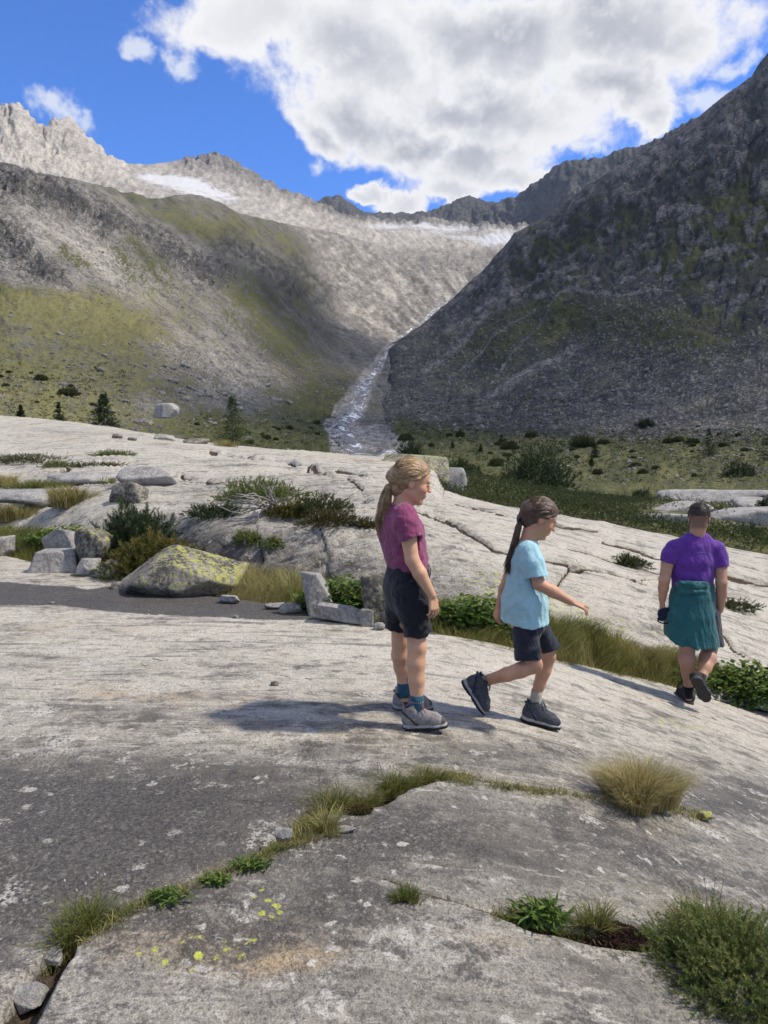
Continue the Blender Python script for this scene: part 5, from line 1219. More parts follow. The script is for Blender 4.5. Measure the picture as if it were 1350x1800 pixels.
# ---------------------------------------------------------------- man in the purple shirt
def man_purple():
    Y0 = foot_Y(1214, 1238) + .02; q = lambda px, py, dy=0.0: at(px, py, Y0 + dy)
    root = put('person', None, loc=(0, 0, 0)); root.empty_display_size = 0.1
    tag(root, 'man seen from behind in a purple t-shirt with a teal jacket tied round his waist', 'person', 'hikers on the granite slab')
    X = np.array((1.0, 0, 0))
    H = 0.238; fr = Frame(q(1228.5, 913), (.30, .93, -.16), (0, 0, 1))
    lo, hi = bounds([q(1148, 880, -.4), q(1285, 1225, .35)], 0.03)
    S = Solid(lo, hi, 0.0055)
    add_head(S, fr, H)
    S.cap(fr(-.12, 0, -.2, H), q(1224, 944), .060, .064, 0.03)
    S.chain([(q(1222, 958), .075), (q(1220, 985), .09), (q(1218, 1030), .085), (q(1220, 1080), .095)], 0.03, flat=(X, 1.6))
    sh, el, wr = q(1180, 962), q(1168, 1019, -.04), q(1164, 1054, .03)
    S.chain([(sh, .046), (q(1173, 990, -.02), .050), (el, .045), (q(1166, 1034, -.01), .043), (wr, .030)], 0.015)
    add_hand(S, wr, q(1165, 1082, .03) - wr, np.array((1, .2, 0)), np.array((-.2, 1, 0)), .185, (42, 60, 40), 2)
    sh2, el2, wr2 = q(1264, 964), q(1268, 1024, -.06), q(1265, 1072, .02)
    S.chain([(sh2, .046), (q(1267, 992, -.02), .052), (el2, .046), (q(1268, 1042, -.03), .045), (wr2, .031)], 0.015)
    add_hand(S, wr2, q(1261, 1100, .05) - wr2, np.array((-1, .2, 0)), np.array((.2, 1, 0)), .185)
    S.chain([(q(1205, 1085), .095), (q(1208, 1125), .072), (q(1208, 1142, .0), .062), (q(1207, 1160, -.02), .068), (q(1209, 1180, -.01), .056), (q(1210, 1203, .0), .038), (q(1211, 1224), .042)], 0.018)
    S.chain([(q(1238, 1085), .095), (q(1248, 1122, .06), .074), (q(1247, 1140, .08), .064), (q(1244, 1157, -.02), .070), (q(1239, 1173, -.09), .056), (q(1234, 1188, -.15), .039), (q(1229, 1202, -.2), .042)], 0.018)
    v, f = S.mesh(); me = mesh_from('body', v, f)
    loc = (v - fr.o) @ fr.M().T / H
    dk = (np.abs(loc[:, 0]) < .6) * (np.abs(loc[:, 1]) < .45) * (np.abs(loc[:, 2]) < .7) * np.clip(sstep(loc[:, 2], -.42, -.25) * (1 - sstep(loc[:, 0], -.02, .02)) * .75 * (np.abs(loc[:, 1]) < .33) + sstep(loc[:, 0], .05, .12) * (1 - sstep(loc[:, 2], -.24, -.18)) * .8, 0, 1)
    set_attr(me, 'blush', 0 * dk); set_attr(me, 'dark', dk)
    put('body', me, SKIN_C, root)
    hm = hair_mat('dark_hair', (0.016, 0.011, 0.009), (0.060, 0.042, 0.032)); face_bits(root, fr, H, hm)
    lo, hi = bounds([fr(-.7, -.6, -.5, H), fr(.7, .6, .9, H)], 0.04)
    S = Solid(lo, hi, 0.0045)
    S.ell(fr(-.05, 0, .20, H), np.array((.46, .345, .39)) * H, fr.M(), 0.004, clip=[(fr(.34, 0, .26, H), fr.f * .55 - fr.u * .84), (fr(-.2, 0, .02, H), -fr.u - fr.f * .25)])
    S.ripple(lambda x, y, z: fbm(x * 120, y * 60, z * 90, 3, seed=29), 0.007)
    v, f = S.mesh(); parts = [(v, f.tolist())]; rg = np.random.default_rng(9); cc = fr(-.05, 0, .15, H)
    for j in rg.choice(len(v), 1500):
        o_ = v[j]; d_ = unit(o_ - cc) * .8 + fr.f * .55 + rg.normal(size=3) * .25; parts.append(tube([o_ - unit(o_ - cc) * .004, o_ + unit(d_) * rg.uniform(.008, .020)], [.0022, .0006], 3))
    put('hair', mesh_from('hair', *join(parts)), hm, root)
    # shirt
    lo, hi = bounds([q(1150, 925, -.3), q(1290, 1045, .3)], 0.03)
    S = Solid(lo, hi, 0.0052)
    S.chain([(q(1224, 946), .066), (q(1222, 962), .092), (q(1219, 985), .106), (q(1218, 1010), .100), (q(1217, 1034), .102)], 0.03, flat=(X, 1.72), clip=[(q(1217, 1032), (0, 0, -1))])
    S.cap(q(1222, 948), sh + (.05, 0, .0), .060, .062, 0.03); S.cap(q(1226, 948), sh2 - (.05, 0, .0), .060, .062, 0.03)
    S.chain([(sh + (.018, 0, -.004), .066), (q(1177, 975, -.01), .064), (q(1170, 995, -.02), .065)], 0.03, clip=[(q(1170, 988, -.02), np.array((-.25, 0, -1)))])
    S.chain([(sh2 - (.018, 0, .004), .067), (q(1264, 978, -.01), .066), (q(1268, 1002, -.03), .067)], 0.03, clip=[(q(1267, 995, -.03), np.array((.12, 0, -1)))])
    S.cap(fr(-.12, 0, -.2, H), q(1224, 941), .063, .067, 0.0, sub=True)
    S.cap(q(1170, 988, -.02), q(1168, 1008, -.03), .049, .049, 0.0, sub=True); S.cap(q(1267, 995, -.03), q(1268, 1014, -.04), .050, .050, 0.0, sub=True)
    S.ripple(lambda x, y, z: fbm(x * 12 + z * 4, y * 10, z * 9 - x * 7, 3, 0.5, seed=52), 0.0065)
    S.ripple(lambda x, y, z: fbm(x * 24 + z * 14, y * 14, z * 14, 2, 0.5, seed=53), 0.004)
    shirt, _ = finish(root, 'shirt', S, cloth_mat('purple_jersey', (0.095, 0.028, 0.235), (0.13, 0.04, 0.30), 600, .7))
    # small dotted print on the right shoulder blade
    bv = BVHTree.FromPolygons([tuple(v_) for v_ in np.array([v_.co for v_ in shirt.data.vertices])], [tuple(p.vertices) for p in shirt.data.polygons])
    dots = []
    for (px_, py_) in [(1226 + 2.2 * i, 971.5 - .12 * i) for i in range(7)] + [(1230, 968), (1236, 967), (1238, 968.5), (1232.5, 969.5), (1240, 972)]:
        h_ = ground_pt(px_, py_, bv)
        if h_ is not None: dots.append(ball(h_ + (0, -.001, 0), (.0032, .0015, .0025), None, 6, 4))
    if dots: put('print', mesh_from('print', *join(dots)), plain_mat('print_lilac', (.42, .32, .62)), shirt)
    # shorts
    lo, hi = bounds([q(1180, 1030, -.3), q(1285, 1150, .3)], 0.03)
    S = Solid(lo, hi, 0.0055)
    S.chain([(q(1219, 1040), .102), (q(1220, 1080), .112)], 0.03, flat=(X, 1.62))
    a, b = q(1204, 1085), q(1206, 1131); S.chain([(a, .105), (b, .088), (b + (b - a) * .1, .088)], 0.03, clip=[(b, (0, 0, -1))])
    a2, b2 = q(1243, 1085), q(1251, 1131, .05); S.chain([(a2, .108), (b2, .093), (b2 + (b2 - a2) * .1, .093)], 0.03, clip=[(b2, (-.12, 0, -1))])
    S.cap(b - (b - a) * .08, b + (b - a) * .5, .078, .079, 0, sub=True); S.cap(b2 - (b2 - a2) * .08, b2 + (b2 - a2) * .5, .083, .084, 0, sub=True)
    S.ripple(lambda x, y, z: fbm(x * 14, y * 12, z * 10, 3, seed=61), 0.008)
    finish(root, 'shorts', S, cloth_mat('dark_navy_shorts', (0.012, 0.014, 0.024), (0.03, 0.034, 0.055), 500))
    # jacket tied round the waist: hangs over seat and thighs
    lo, hi = bounds([q(1155, 1010, -.45), q(1280, 1140, .3)], 0.03)
    S = Solid(lo, hi, 0.0055)
    S.chain([(q(1218, 1026), .112), (q(1217, 1050, -.01), .128), (q(1215, 1085, -.02), .142), (q(1215, 1140, -.03), .160)], 0.02, flat=(X, 1.48), clip=[(q(1215, 1120, 0), (-.10, .35, -1)), (q(1265, 1080, 0), (1, .1, .10))])
    S.cap(q(1217, 1112, -.02), q(1215, 1190, -.03), .112, .130, 0.0, flat=(X, 1.48), sub=True)
    S.cut(q(1217, 1060, .07), (0, 1, 0))
    S.ripple(lambda x, y, z: fbm(x * 13 + z * 2.0, y * 8, z * 2.2 + x * 2, 3, 0.5, seed=72) * (0.30 + .8 * sstep(-z, -q(1217, 1040)[2], -q(1217, 1090)[2])), 0.020)
    S.chain([(q(1187, 1028, .02), .022), (q(1196, 1027, -.10), .024), (q(1218, 1029, -.135), .024), (q(1240, 1030, -.10), .024), (q(1252, 1031, .02), .022)], 0.008, flat=((0, 0, 1), 1.5))
    S.chain([(q(1187, 1038, .02), .016), (q(1198, 1040, -.11), .016), (q(1218, 1040, -.143), .016), (q(1240, 1040, -.11), .018), (q(1254, 1036, .02), .018)], 0.012)
    S.ripple(lambda x, y, z: fbm(x * 20, y * 20, z * 60, 2, seed=73) * sstep(z, q(1217, 1046)[2], q(1217, 1034)[2]), 0.010)
    finish(root, 'jacket', S, cloth_mat('teal_softshell', (0.012, 0.080, 0.092), (0.018, 0.115, 0.125), 500, 0.62, .2))
    mk = cloth_mat('black_sock', (.010, .010, .011), None, 400)
    for o, t_ in ((q(1210, 1206), q(1211, 1226)), (q(1233, 1187, -.155), q(1228, 1203, -.2))):
        put('sock', mesh_from('sock', *tube([o + (0, 0, -.002), o, (o + t_) / 2, t_], [.038, .046, .045, .048], 18)), mk, root)
    mats = dict(upper=plain_mat('shoe_black', (0.026, 0.026, 0.027), .8, .25, .3), mid=plain_mat('shoe_midsole', (0.075, 0.07, 0.066), .8), out=plain_mat('shoe_sole', (.040, .036, .034), .75, .3), cap=plain_mat('shoe_cap', (.02, .02, .02), .7),
                stripe=plain_mat('shoe_stripe', (.03, .03, .03)), lace=plain_mat('shoe_lace', (.02, .02, .02)), collar=plain_mat('shoe_collar', (.02, .02, .02)))
    a = q(1213, 1240, -.03); b_ = put('shoe', None, parent=root); make_boot(b_, frame4(a, (.02, 1, .02), (0.12, 0, 1)), .285, 'shoe', mats)
    a, c_ = q(1222, 1193, -.30), q(1249, 1239, -.20); d_ = c_ - a
    b_ = put('shoe', None, parent=root); make_boot(b_, frame4(a, d_, (.15, .9, .35)), .285, 'shoe', mats)
    # the navy cap he carries
    S = Solid(*bounds([q(1150, 1058, -.12), q(1182, 1096, .12)], .02), .0045)
    S.ell(q(1166, 1079, 0), (.060, .050, .058), None, .01); S.ell(q(1162, 1088, -.03), (.045, .03, .028), None, .01); S.ell(q(1172, 1072, -.02), (.03, .035, .035), None, .01)
    S.ripple(lambda x, y, z: fbm(x * 38, y * 38, z * 30, 4, .6, ridged=True, seed=82), .016)
    v, f = S.mesh(); c_ = tag(put('cap', mesh_from('cap', v, f), cloth_mat('navy_cap', (.007, .010, .026), (.012, .018, .045), 300)), 'crumpled navy cap held in the left hand of the man in purple', 'cap')
    br = []
    base = q(1166, 1087, -.02)
    for i in range(9):
        a = math.pi * i / 8; br.append(base + (-.055 * math.cos(a), -.02 - .02 * math.sin(a), -.012 - .022 * math.sin(a)))
    put('brim', mesh_from('brim', *tube(br, .006, 6)), bpy.data.materials['navy_cap'], c_)
    return root
girl_maroon(); girl_blue(); man_purple()
# ================================================================== stones
def stone_material(name, base=(0.30, 0.285, 0.26), dark=(0.11, 0.105, 0.10), lichen=1.0, scale=1.0):
    m, n, b = new_mat(name); tc = n.node('ShaderNodeTexCoord').outputs['Object']
    a = n.noise(tc, 3.0 * scale, 8, 0.68, 0.3); g = n.noise(tc, 26.0 * scale, 6, 0.68); gr = n.noise(tc, 140.0 * scale, 3, 0.6)
    c_ = n.mix(n.ss(n.m('ADD', n.m('MULTIPLY', a, .6), n.m('MULTIPLY', g, .55)), 0.47, 0.66), dark, base)
    c_ = n.mix(n.ss(g, 0.56, 0.70, 0, .7), c_, (0.44, 0.42, 0.385))
    v = n.voro(n.vm('ADD', tc, n.mapping(n.noise(tc, 9.0 * scale, 3, .6, out=1), scale=(.25 / scale,) * 3)), 15.0 * scale)
    lm = n.m('MULTIPLY', n.ss(n.m('ADD', n.attr('lichen'), n.m('ADD', n.m('MULTIPLY', n.m('SUBTRACT', g, .5), 2.6), n.m('MULTIPLY', n.m('SUBTRACT', a, .5), 1.6))), .36, .66), n.ss(v, .62, .40))
    c_ = n.mix(n.m('MULTIPLY', lm, lichen), c_, n.mix(n.ss(gr, .35, .65), (0.30, 0.30, 0.075), (0.46, 0.45, 0.14)))
    c_ = n.mix(n.m('MULTIPLY', n.ss(n.attr('moss'), .4, .6), n.ss(g, .4, .55)), c_, (0.05, 0.065, 0.015))
    c_ = n.mix(n.ss(gr, .3, .62, .35, 0), c_, (.03, .03, .03))
    n.put(b.inputs['Base Color'], c_); b.inputs['Roughness'].default_value = .9; b.inputs['Specular IOR Level'].default_value = .2
    n.put(b.inputs['Normal'], n.bump(n.m('ADD', n.m('MULTIPLY', a, .05), n.m('ADD', n.m('MULTIPLY', g, .02), n.m('MULTIPLY', gr, .004))), .9, 1.0 / scale))
    return m
M_STONE = stone_material('lichen_granite', (0.33, 0.305, 0.25), (0.075, 0.07, 0.06)); M_STONE_PALE = stone_material('pale_granite', (0.42, 0.405, 0.375), (0.22, 0.21, 0.20), .35)
M_STONE_FAR = stone_material('hillside_granite', (0.36, 0.34, 0.305), (0.14, 0.135, 0.125), .25, .18)
def polytope(rg, n=12, lo=.72, hi=1.0, planes=None):
    if planes is None:
        nn = rg.normal(size=(n, 3)); nn /= np.linalg.norm(nn, axis=1, keepdims=True); dd = rg.uniform(lo, hi, n)
        nn = np.vstack([nn, np.eye(3), -np.eye(3)]); dd = np.concatenate([dd, np.ones(6)])
    else:
        nn = np.array([unit(p[0]) for p in planes]); dd = np.array([p[1] for p in planes])
    return nn, dd
def stone_mesh(seed, size, planes=None, nu=40, nv=26, sharp=16, rough=.035, n=12):
    """angular boulder: a star-shaped solid bounded by random joint planes, worn at the edges; bottom at z = 0"""
    rg = np.random.default_rng(seed); nn, dd = polytope(rg, n, planes=planes)
    V, Fc = ball((0, 0, 0), (1, 1, 1), None, nu, nv)
    u = V / np.linalg.norm(V, axis=1, keepdims=True)
    k = np.maximum(u @ nn.T / dd, 1e-3)
    r = 1 / (np.sum(k ** sharp, axis=1) ** (1 / sharp))
    o = seed * 3.7
    r *= 1 + rough * fbm(u[:, 0] * 2.5 + o, u[:, 1] * 2.5, u[:, 2] * 2.5, 4, .55, seed=seed % 97) + .7 * rough * fbm(u[:, 0] * 9 + o, u[:, 1] * 9, u[:, 2] * 9, 4, .6, seed=seed % 89, ridged=True)
    V = u * r[:, None] * np.asarray(size)
    return V, Fc
def stone(name, label, px, py, Y, size, seed, mat, planes=None, rotz=0.0, tilt=0.0, lich=None, sink=.06, group=None, cat='boulder', hi=True, z=None, **kw):
    """px, py: photo point of the foot of the stone; size: half axes in metres"""
    kw['sharp'] = kw.get('sharp', 16) * 2.2
    V, Fc = stone_mesh(seed, size, planes, *((84, 54) if hi else (16, 10)), **kw)
    Rm = np.array(Matrix.Rotation(rotz, 3, 'Z') @ Matrix.Rotation(tilt, 3, 'Y')); V = V @ Rm.T
    zmin = V[:, 2].min(); V[:, 2] -= zmin
    me = mesh_from(name, V, Fc)
    nrm = np.empty(len(V) * 3, np.float32); me.vertices.foreach_get('normal', nrm); nrm = nrm.reshape(-1, 3)
    l = np.full(len(V), .2) if lich is None else lich(nrm, V)
    set_attr(me, 'lichen', l); set_attr(me, 'moss', np.zeros(len(V)))
    p = at(px, py, Y)
    if z is not None: p[2] = z
    o = put(name, me, mat, loc=(p[0], p[1], p[2] - sink * size[2] * 2))
    return tag(o, label, cat, group)
sun_side = lambda n_, V: .20 + .50 * sstep(n_ @ unit((.55, -.25, .75)), .25, .85)
def nearY(px, py):
    g = ground_pt(px, py); return float(g[1])
GB = 'stones along the grassy joint'
def edgeY(px): return float(ground_hit(np.array([px]), np.array([edge_row(px)]))[0, 1])
Yb = nearY(325, 1050) + .30
stone('boulder', 'largest boulder, a wedge with yellow-green lichen on its sunlit top', 322, 1052, Yb, (.60, .42, .36), 3, M_STONE, rotz=R(9),
      planes=[((.50, -.22, .84), .50), ((-.42, -.25, .87), .62), ((-.10, -1, .18), .80), ((0, .9, .4), .85), ((-.8, -.1, .6), .62), ((-1, -.2, -.1), .96), ((1, -.1, -.25), .96), ((.82, -.5, .35), .80), ((0, 0, -1), .62), ((-.35, -.6, -.7), .72), ((.4, -.7, -.6), .76)], sharp=22, lich=sun_side, sink=.0, group=GB)
stone('boulder', 'rounded upright boulder with yellow lichen between the white blocks and the dwarf pine', 168, 1002, nearY(168, 1006) + .12, (.25, .23, .27), 11, M_STONE, n=14, sharp=3.2, lich=lambda n_, V: .25 + .4 * sstep(n_[:, 2], .1, .8), sink=.02, group=GB)
stone('boulder', 'squared pale block in front of the rounded lichen boulder', 101, 1003, nearY(101, 1002), (.235, .20, .125), 21, M_STONE_PALE, rotz=R(12), planes=[((0, 0, 1), .9), ((0, 0, -1), 1), ((1, 0, .1), .95), ((-1, .1, .2), .92), ((0, -1, .1), .9), ((.1, 1, 0), .9), ((.6, -.6, .4), 1.05)], sharp=26, lich=lambda n_, V: .12 + 0 * V[:, 0], sink=.02, group=GB)
stone('boulder', 'whitish tilted slab leaning behind the squared pale block', 122, 985, nearY(122, 995) + .35, (.20, .18, .21), 31, M_STONE_PALE, rotz=R(-20), tilt=R(-28), sharp=18, group=GB)
stone('stone', 'small pointed grey stone at the foot of the rounded boulder', 158, 1013, nearY(158, 1012), (.125, .10, .10), 41, M_STONE_PALE, sharp=24, n=8, group=GB, cat='stone')
stone('stone', 'lichen-spotted stone left of the largest boulder', 194, 1018, nearY(194, 1018) + .05, (.15, .12, .11), 43, M_STONE, sharp=20, n=9, lich=lambda n_, V: .45 + 0 * V[:, 0], group=GB, cat='stone')
stone('stone', 'flat sliver of stone wedged beside the small pointed stone', 178, 1017, nearY(178, 1016), (.10, .07, .045), 45, M_STONE_PALE, sharp=22, group=GB, cat='stone')
stone('boulder', 'pale boulder cut off by the left edge of the picture', 0, 982, nearY(5, 979) + .15, (.13, .22, .15), 51, M_STONE_PALE, sharp=16, group=GB)
stone('stone', 'flat dark stone under the left end of the largest boulder', 214, 1036, nearY(214, 1035), (.10, .06, .04), 53, M_STONE, group=GB, cat='stone')
stone('stone', 'white pebble wedged below the largest boulder', 261, 1043, nearY(261, 1042), (.05, .045, .04), 55, M_STONE_PALE, group=GB, cat='stone', hi=False)
stone('stone', 'grey stone under the right end of the largest boulder', 405, 1060, nearY(405, 1060), (.10, .07, .04), 57, M_STONE_PALE, group=GB, cat='stone')
Ys = nearY(556, 1080)
stone('boulder', 'upright pointed grey stone standing among the grass', 558, 1083, Ys + .02, (.115, .09, .19), 61, M_STONE_PALE, rotz=R(10), tilt=R(-13), sharp=20, planes=[((.85, -.2, .45), .78), ((-1, 0, .12), .95), ((0, -1, .15), .9), ((0, 1, .1), .9), ((.2, 0, 1), .98), ((1, 0, -.1), 1.0), ((0, 0, -1), 1), ((-.6, -.5, .6), .98)], sink=.03, group=GB)
stone('boulder', 'long flat block with a rusty patch right of the upright stone', 602, 1091, nearY(602, 1092), (.21, .11, .062), 63, M_STONE_PALE, rotz=R(-8), tilt=R(5), sharp=22, n=9, group=GB)
stone('boulder', 'small pale block at the right end of the long flat block', 641, 1096, nearY(641, 1097), (.075, .08, .075), 65, M_STONE_PALE, sharp=18, group=GB)
stone('boulder', 'greenish boulder half hidden behind the girl in maroon', 675, 1092, nearY(672, 1108) + .30, (.20, .18, .22), 67, M_STONE, n=10, sharp=12, lich=lambda n_, V: .38 + 0 * V[:, 0], group=GB)
stone('stone', 'white stone by the heel of the girl in maroon', 667, 1107, nearY(667, 1107), (.05, .04, .035), 69, M_STONE_PALE, group=GB, cat='stone', hi=False)
stone('stone', 'flat grey flake left of the upright stone', 512, 1075, nearY(512, 1076), (.12, .07, .04), 71, M_STONE_PALE, rotz=R(15), group=GB, cat='stone')
stone('stone', 'thin white flake on the black streak near the grass', 482, 1069, nearY(482, 1070), (.09, .05, .025), 73, M_STONE_PALE, group=GB, cat='stone', hi=False)
for i, (px_, py_, s_, lb) in enumerate(((92, 1062, .016, 'tiny white pebble on the black streak at the far left'), (415, 1086, .016, 'tiny grey pebble at the lower rim of the black streak'),
                                        (483, 1204, .02, 'small dark stone chip on the bare slab left of the girls'), (1238, 1441, .03, 'yellow lichen-covered pebble beside the dry tussock'))):
    stone('pebble', lb, px_, py_, nearY(px_, py_), (s_ * 1.4, s_, s_ * .8), 80 + i, M_STONE if i > 1 else M_STONE_PALE, hi=False, cat='pebble', lich=(lambda n_, V: 1.0 + 0 * V[:, 0]) if i == 3 else None)
for i, (px_, py_, sz_, lb) in enumerate(((48, 1772, (.05, .04, .035), 'grey stone lodged in the open crack at the lower left corner'), (92, 1690, (.035, .03, .02), 'small stone in the crack above the lower left corner'), (500, 1482, (.035, .025, .03), 'white stone standing in the crack left of the brown moss'), (605, 1462, (.05, .02, .012), 'pale stone edging the brown soil of the crack'))):
    stone('stone', lb, px_, py_, nearY(px_, py_), sz_, 95 + i, M_STONE_PALE, cat='stone', group='stones in the cracks')
# loose rocks on the dome and at its rim
def dome_pt(px, py):
    for k in range(12):
        p = ground_pt(px, py + 3 * k, BVH_DOME)
        if p is not None and p[1] < 42: return p
    return at(px, py, 25.0)
for i, (px_, py_, sx_, sz_, lb, mt) in enumerate(((206, 770, .16, .10, 'small dark rock alone on the bare upper dome', M_STONE), (232, 774, .14, .07, 'flat rock just right of the lone dark rock on the dome', M_STONE),
                                                 (345, 779, .5, .13, 'dark-edged flat rock at the rim of the dome before the larch', M_STONE), (288, 772, .45, .13, 'broken ledge block on the rim of the dome', M_STONE_PALE),
                                                 (250, 744, .5, .2, 'grey boulder just beyond the rim of the dome beside the spruce', M_STONE), (60, 884, 1.0, .18, 'long rounded ledge block on the left of the dome', M_STONE_PALE),
                                                 (22, 905, .42, .16, 'pale block in the straw grass at the left edge', M_STONE_PALE), (150, 849, .75, .16, 'whaleback block below the flat juniper mats', M_STONE_PALE), (262, 849, .55, .20, 'fluted pale block with shadowed right end on the dome', M_STONE_PALE),
                                                 (228, 884, .28, .24, 'squared dark block with a vertical face above the dwarf pine', M_STONE), (720, 842, 1.0, .5, 'pale yellowish rock hump behind the head of the girl in maroon', M_STONE),
                                                 (790, 862, .5, .42, 'white weathered rock knob right of the girl in maroon', M_STONE_PALE))):
    p = dome_pt(px_, py_)
    if p is None: continue
    if i in (4,): p = at(px_, py_, 44)
    if i >= 10: p = at(px_, py_, 20.5)
    V, Fc = stone_mesh(120 + i, (sx_, sx_ * .6, sz_), None, 60, 36, 24, .07)
    V[:, 2] -= V[:, 2].min(); me = mesh_from('rock', V, Fc); set_attr(me, 'lichen', np.full(len(V), .45 if i in (3, 10) else .1)); set_attr(me, 'moss', np.zeros(len(V)))
    tag(put('rock', me, mt, loc=(p[0], p[1], p[2] - sz_ * .55)), lb, 'rock', 'rocks on the dome')

# ================================================================== plants
def leaf_mat(name, a, b_, c_, trans=.25, rough=.6):
    """three leaf colours picked by the tint of each leaf (0 green .. 1 dry)"""
    m, n, b = new_mat(name); tc = n.node('ShaderNodeTexCoord').outputs['Object']
    t_ = n.attr('tint'); no = n.noise(tc, 3.0, 4, .6)
    col = n.mix(n.ss(t_, 0, .5), a, b_); col = n.mix(n.ss(t_, .5, 1), col, c_)
    col = n.mix(n.ss(no, .3, .7, .3, 0), col, tuple(q * .5 for q in a))
    n.put(b.inputs['Base Color'], col); b.inputs['Roughness'].default_value = rough; b.inputs['Specular IOR Level'].default_value = .25
    tr = n.node('ShaderNodeBsdfTranslucent'); n.put(tr.inputs[0], col)
    mx = n.node('ShaderNodeMixShader'); mx.inputs[0].default_value = trans
    out = m.node_tree.nodes['Material Output']
    n.l.new(b.outputs[0], mx.inputs[1]); n.l.new(tr.outputs[0], mx.inputs[2]); n.l.new(mx.outputs[0], out.inputs[0])
    return m
M_GRASS = leaf_mat('grass_blades', (0.070, 0.110, 0.024), (0.22, 0.22, 0.058), (0.56, 0.46, 0.22), .38)
M_LEAF = leaf_mat('broad_leaves', (0.050, 0.105, 0.020), (0.115, 0.19, 0.035), (0.25, 0.28, 0.07), .35)
M_JUN = leaf_mat('juniper_needles', (0.050, 0.085, 0.024), (0.12, 0.165, 0.042), (0.27, 0.29, 0.09), .25)
M_PINE = leaf_mat('pine_needles', (0.018, 0.036, 0.014), (0.036, 0.062, 0.022), (0.085, 0.105, 0.034), .12)
M_LARCH = leaf_mat('larch_needles', (0.042, 0.068, 0.022), (0.070, 0.105, 0.032), (0.12, 0.15, 0.05), .25)
M_FERN = leaf_mat('olive_fronds', (0.05, 0.075, 0.014), (0.12, 0.115, 0.024), (0.24, 0.18, 0.05), .25)
M_MOSS = leaf_mat('moss', (0.05, 0.06, 0.014), (0.09, 0.075, 0.022), (0.14, 0.09, 0.04), .05)
M_HEATH = leaf_mat('heath_leaves', (0.036, 0.056, 0.016), (0.080, 0.098, 0.028), (0.16, 0.135, 0.055), .2)
M_BARK = plain_mat('bark', (0.13, 0.105, 0.085), .9, .15, .45, 30); M_DEAD = plain_mat('dead_wood', (0.34, 0.31, 0.28), .9, .15, .3, 30)

def blades(root, h, lean, w_, rg, bend=.6, tint=None):
    """grass: root (n,3), height (n,), lean (n,2) unit-ish, blade width; -> verts, tris, tint"""
    n = len(root); h = np.broadcast_to(h, (n,)); w_ = np.broadcast_to(w_, (n,))
    a = rg.uniform(0, 2 * math.pi, n); side = np.stack([np.cos(a), np.sin(a), 0 * a], -1)
    V = np.empty((n, 7, 3)); L3 = np.concatenate([lean, np.zeros((n, 1))], 1)
    for i, (s_, ww) in enumerate(((0, 1), (.4, .85), (.75, .55))):
        c_ = root + np.array((0, 0, 1)) * (h * s_ * (1 - .25 * bend * s_))[:, None] + L3 * (h * bend * s_ * s_)[:, None]
        V[:, 2 * i] = c_ - side * (w_ * ww)[:, None]; V[:, 2 * i + 1] = c_ + side * (w_ * ww)[:, None]
    V[:, 6] = root + np.array((0, 0, 1)) * (h * (1 - .3 * bend))[:, None] + L3 * (h * bend * 1.15)[:, None]
    f = np.array([(0, 1, 3), (0, 3, 2), (2, 3, 5), (2, 5, 4), (4, 5, 6)])
    Fc = (np.arange(n)[:, None, None] * 7 + f[None]).reshape(-1, 3)
    return V.reshape(-1, 3), Fc, np.repeat(np.broadcast_to(tint if tint is not None else rg.uniform(0, 1, n), (n,)), 7)
def tri_mesh(name, lst):
    o = 0; Vs, Fs, Ts = [], [], []
    for v, f, t_ in lst: Vs.append(v); Fs.append(f + o); Ts.append(t_); o += len(v)
    me = mesh_from(name, np.concatenate(Vs), np.concatenate(Fs), False); set_attr(me, 'tint', np.concatenate(Ts)); return me
def leaves(pos, d, nrm, L, W, tint):
    """broad leaves: pos (n,3), direction, face normal, length, width -> folded diamonds"""
    n = len(pos); s_ = np.cross(d, nrm); s_ /= np.linalg.norm(s_, axis=1, keepdims=True) + 1e-9
    L = np.broadcast_to(L, (n,))[:, None]; W = np.broadcast_to(W, (n,))[:, None]
    V = np.stack([pos, pos + d * L * .3 + s_ * W * .8, pos + d * L * .3 - s_ * W * .8, pos + d * L * .68 + s_ * W * .75, pos + d * L * .68 - s_ * W * .75, pos + d * L - nrm * L * .12, pos + d * L * .35 - nrm * W * .25], 1)
    f = np.array([(0, 1, 6), (0, 6, 2), (1, 3, 6), (6, 4, 2), (3, 5, 6), (6, 5, 4)])
    return V.reshape(-1, 3), (np.arange(n)[:, None, None] * 7 + f[None]).reshape(-1, 3), np.repeat(tint, 7)
def rdir(rg, n): v = rg.normal(size=(n, 3)); return v / np.linalg.norm(v, axis=1, keepdims=True)
def sprays(org, d, L, rg, m=24, nl=.02, nw=.0016, tint=None, fan=.8, flat=0.0):
    """twigs set with needles: org, d (n,3), L (n,) -> triangles"""
    n = len(org); s_ = rg.uniform(.05, 1, (n, m)); L = np.broadcast_to(L, (n,))
    p = org[:, None] + d[:, None] * (L[:, None] * s_)[..., None] + np.array((0, 0, -.12)) * (L[:, None] * s_ ** 2)[..., None]
    r = rdir(rg, n * m).reshape(n, m, 3); r[..., 2] *= (1 - flat)
    v = d[:, None] * .75 + r * fan; v /= np.linalg.norm(v, axis=-1, keepdims=True)
    q = rdir(rg, n * m).reshape(n, m, 3); q = np.cross(v, q); q /= np.linalg.norm(q, axis=-1, keepdims=True) + 1e-9
    ln = nl * rg.uniform(.7, 1.25, (n, m))[..., None]
    V = np.stack([p - q * nw, p + q * nw, p + v * ln], 2).reshape(-1, 3)
    t_ = np.clip((tint if tint is not None else rg.uniform(.1, .8, n))[:, None] + .35 * (s_ - .5) + rg.uniform(-.12, .12, (n, m)), 0, 1)
    return V, np.arange(len(V)).reshape(-1, 3), np.repeat(t_.ravel(), 3)
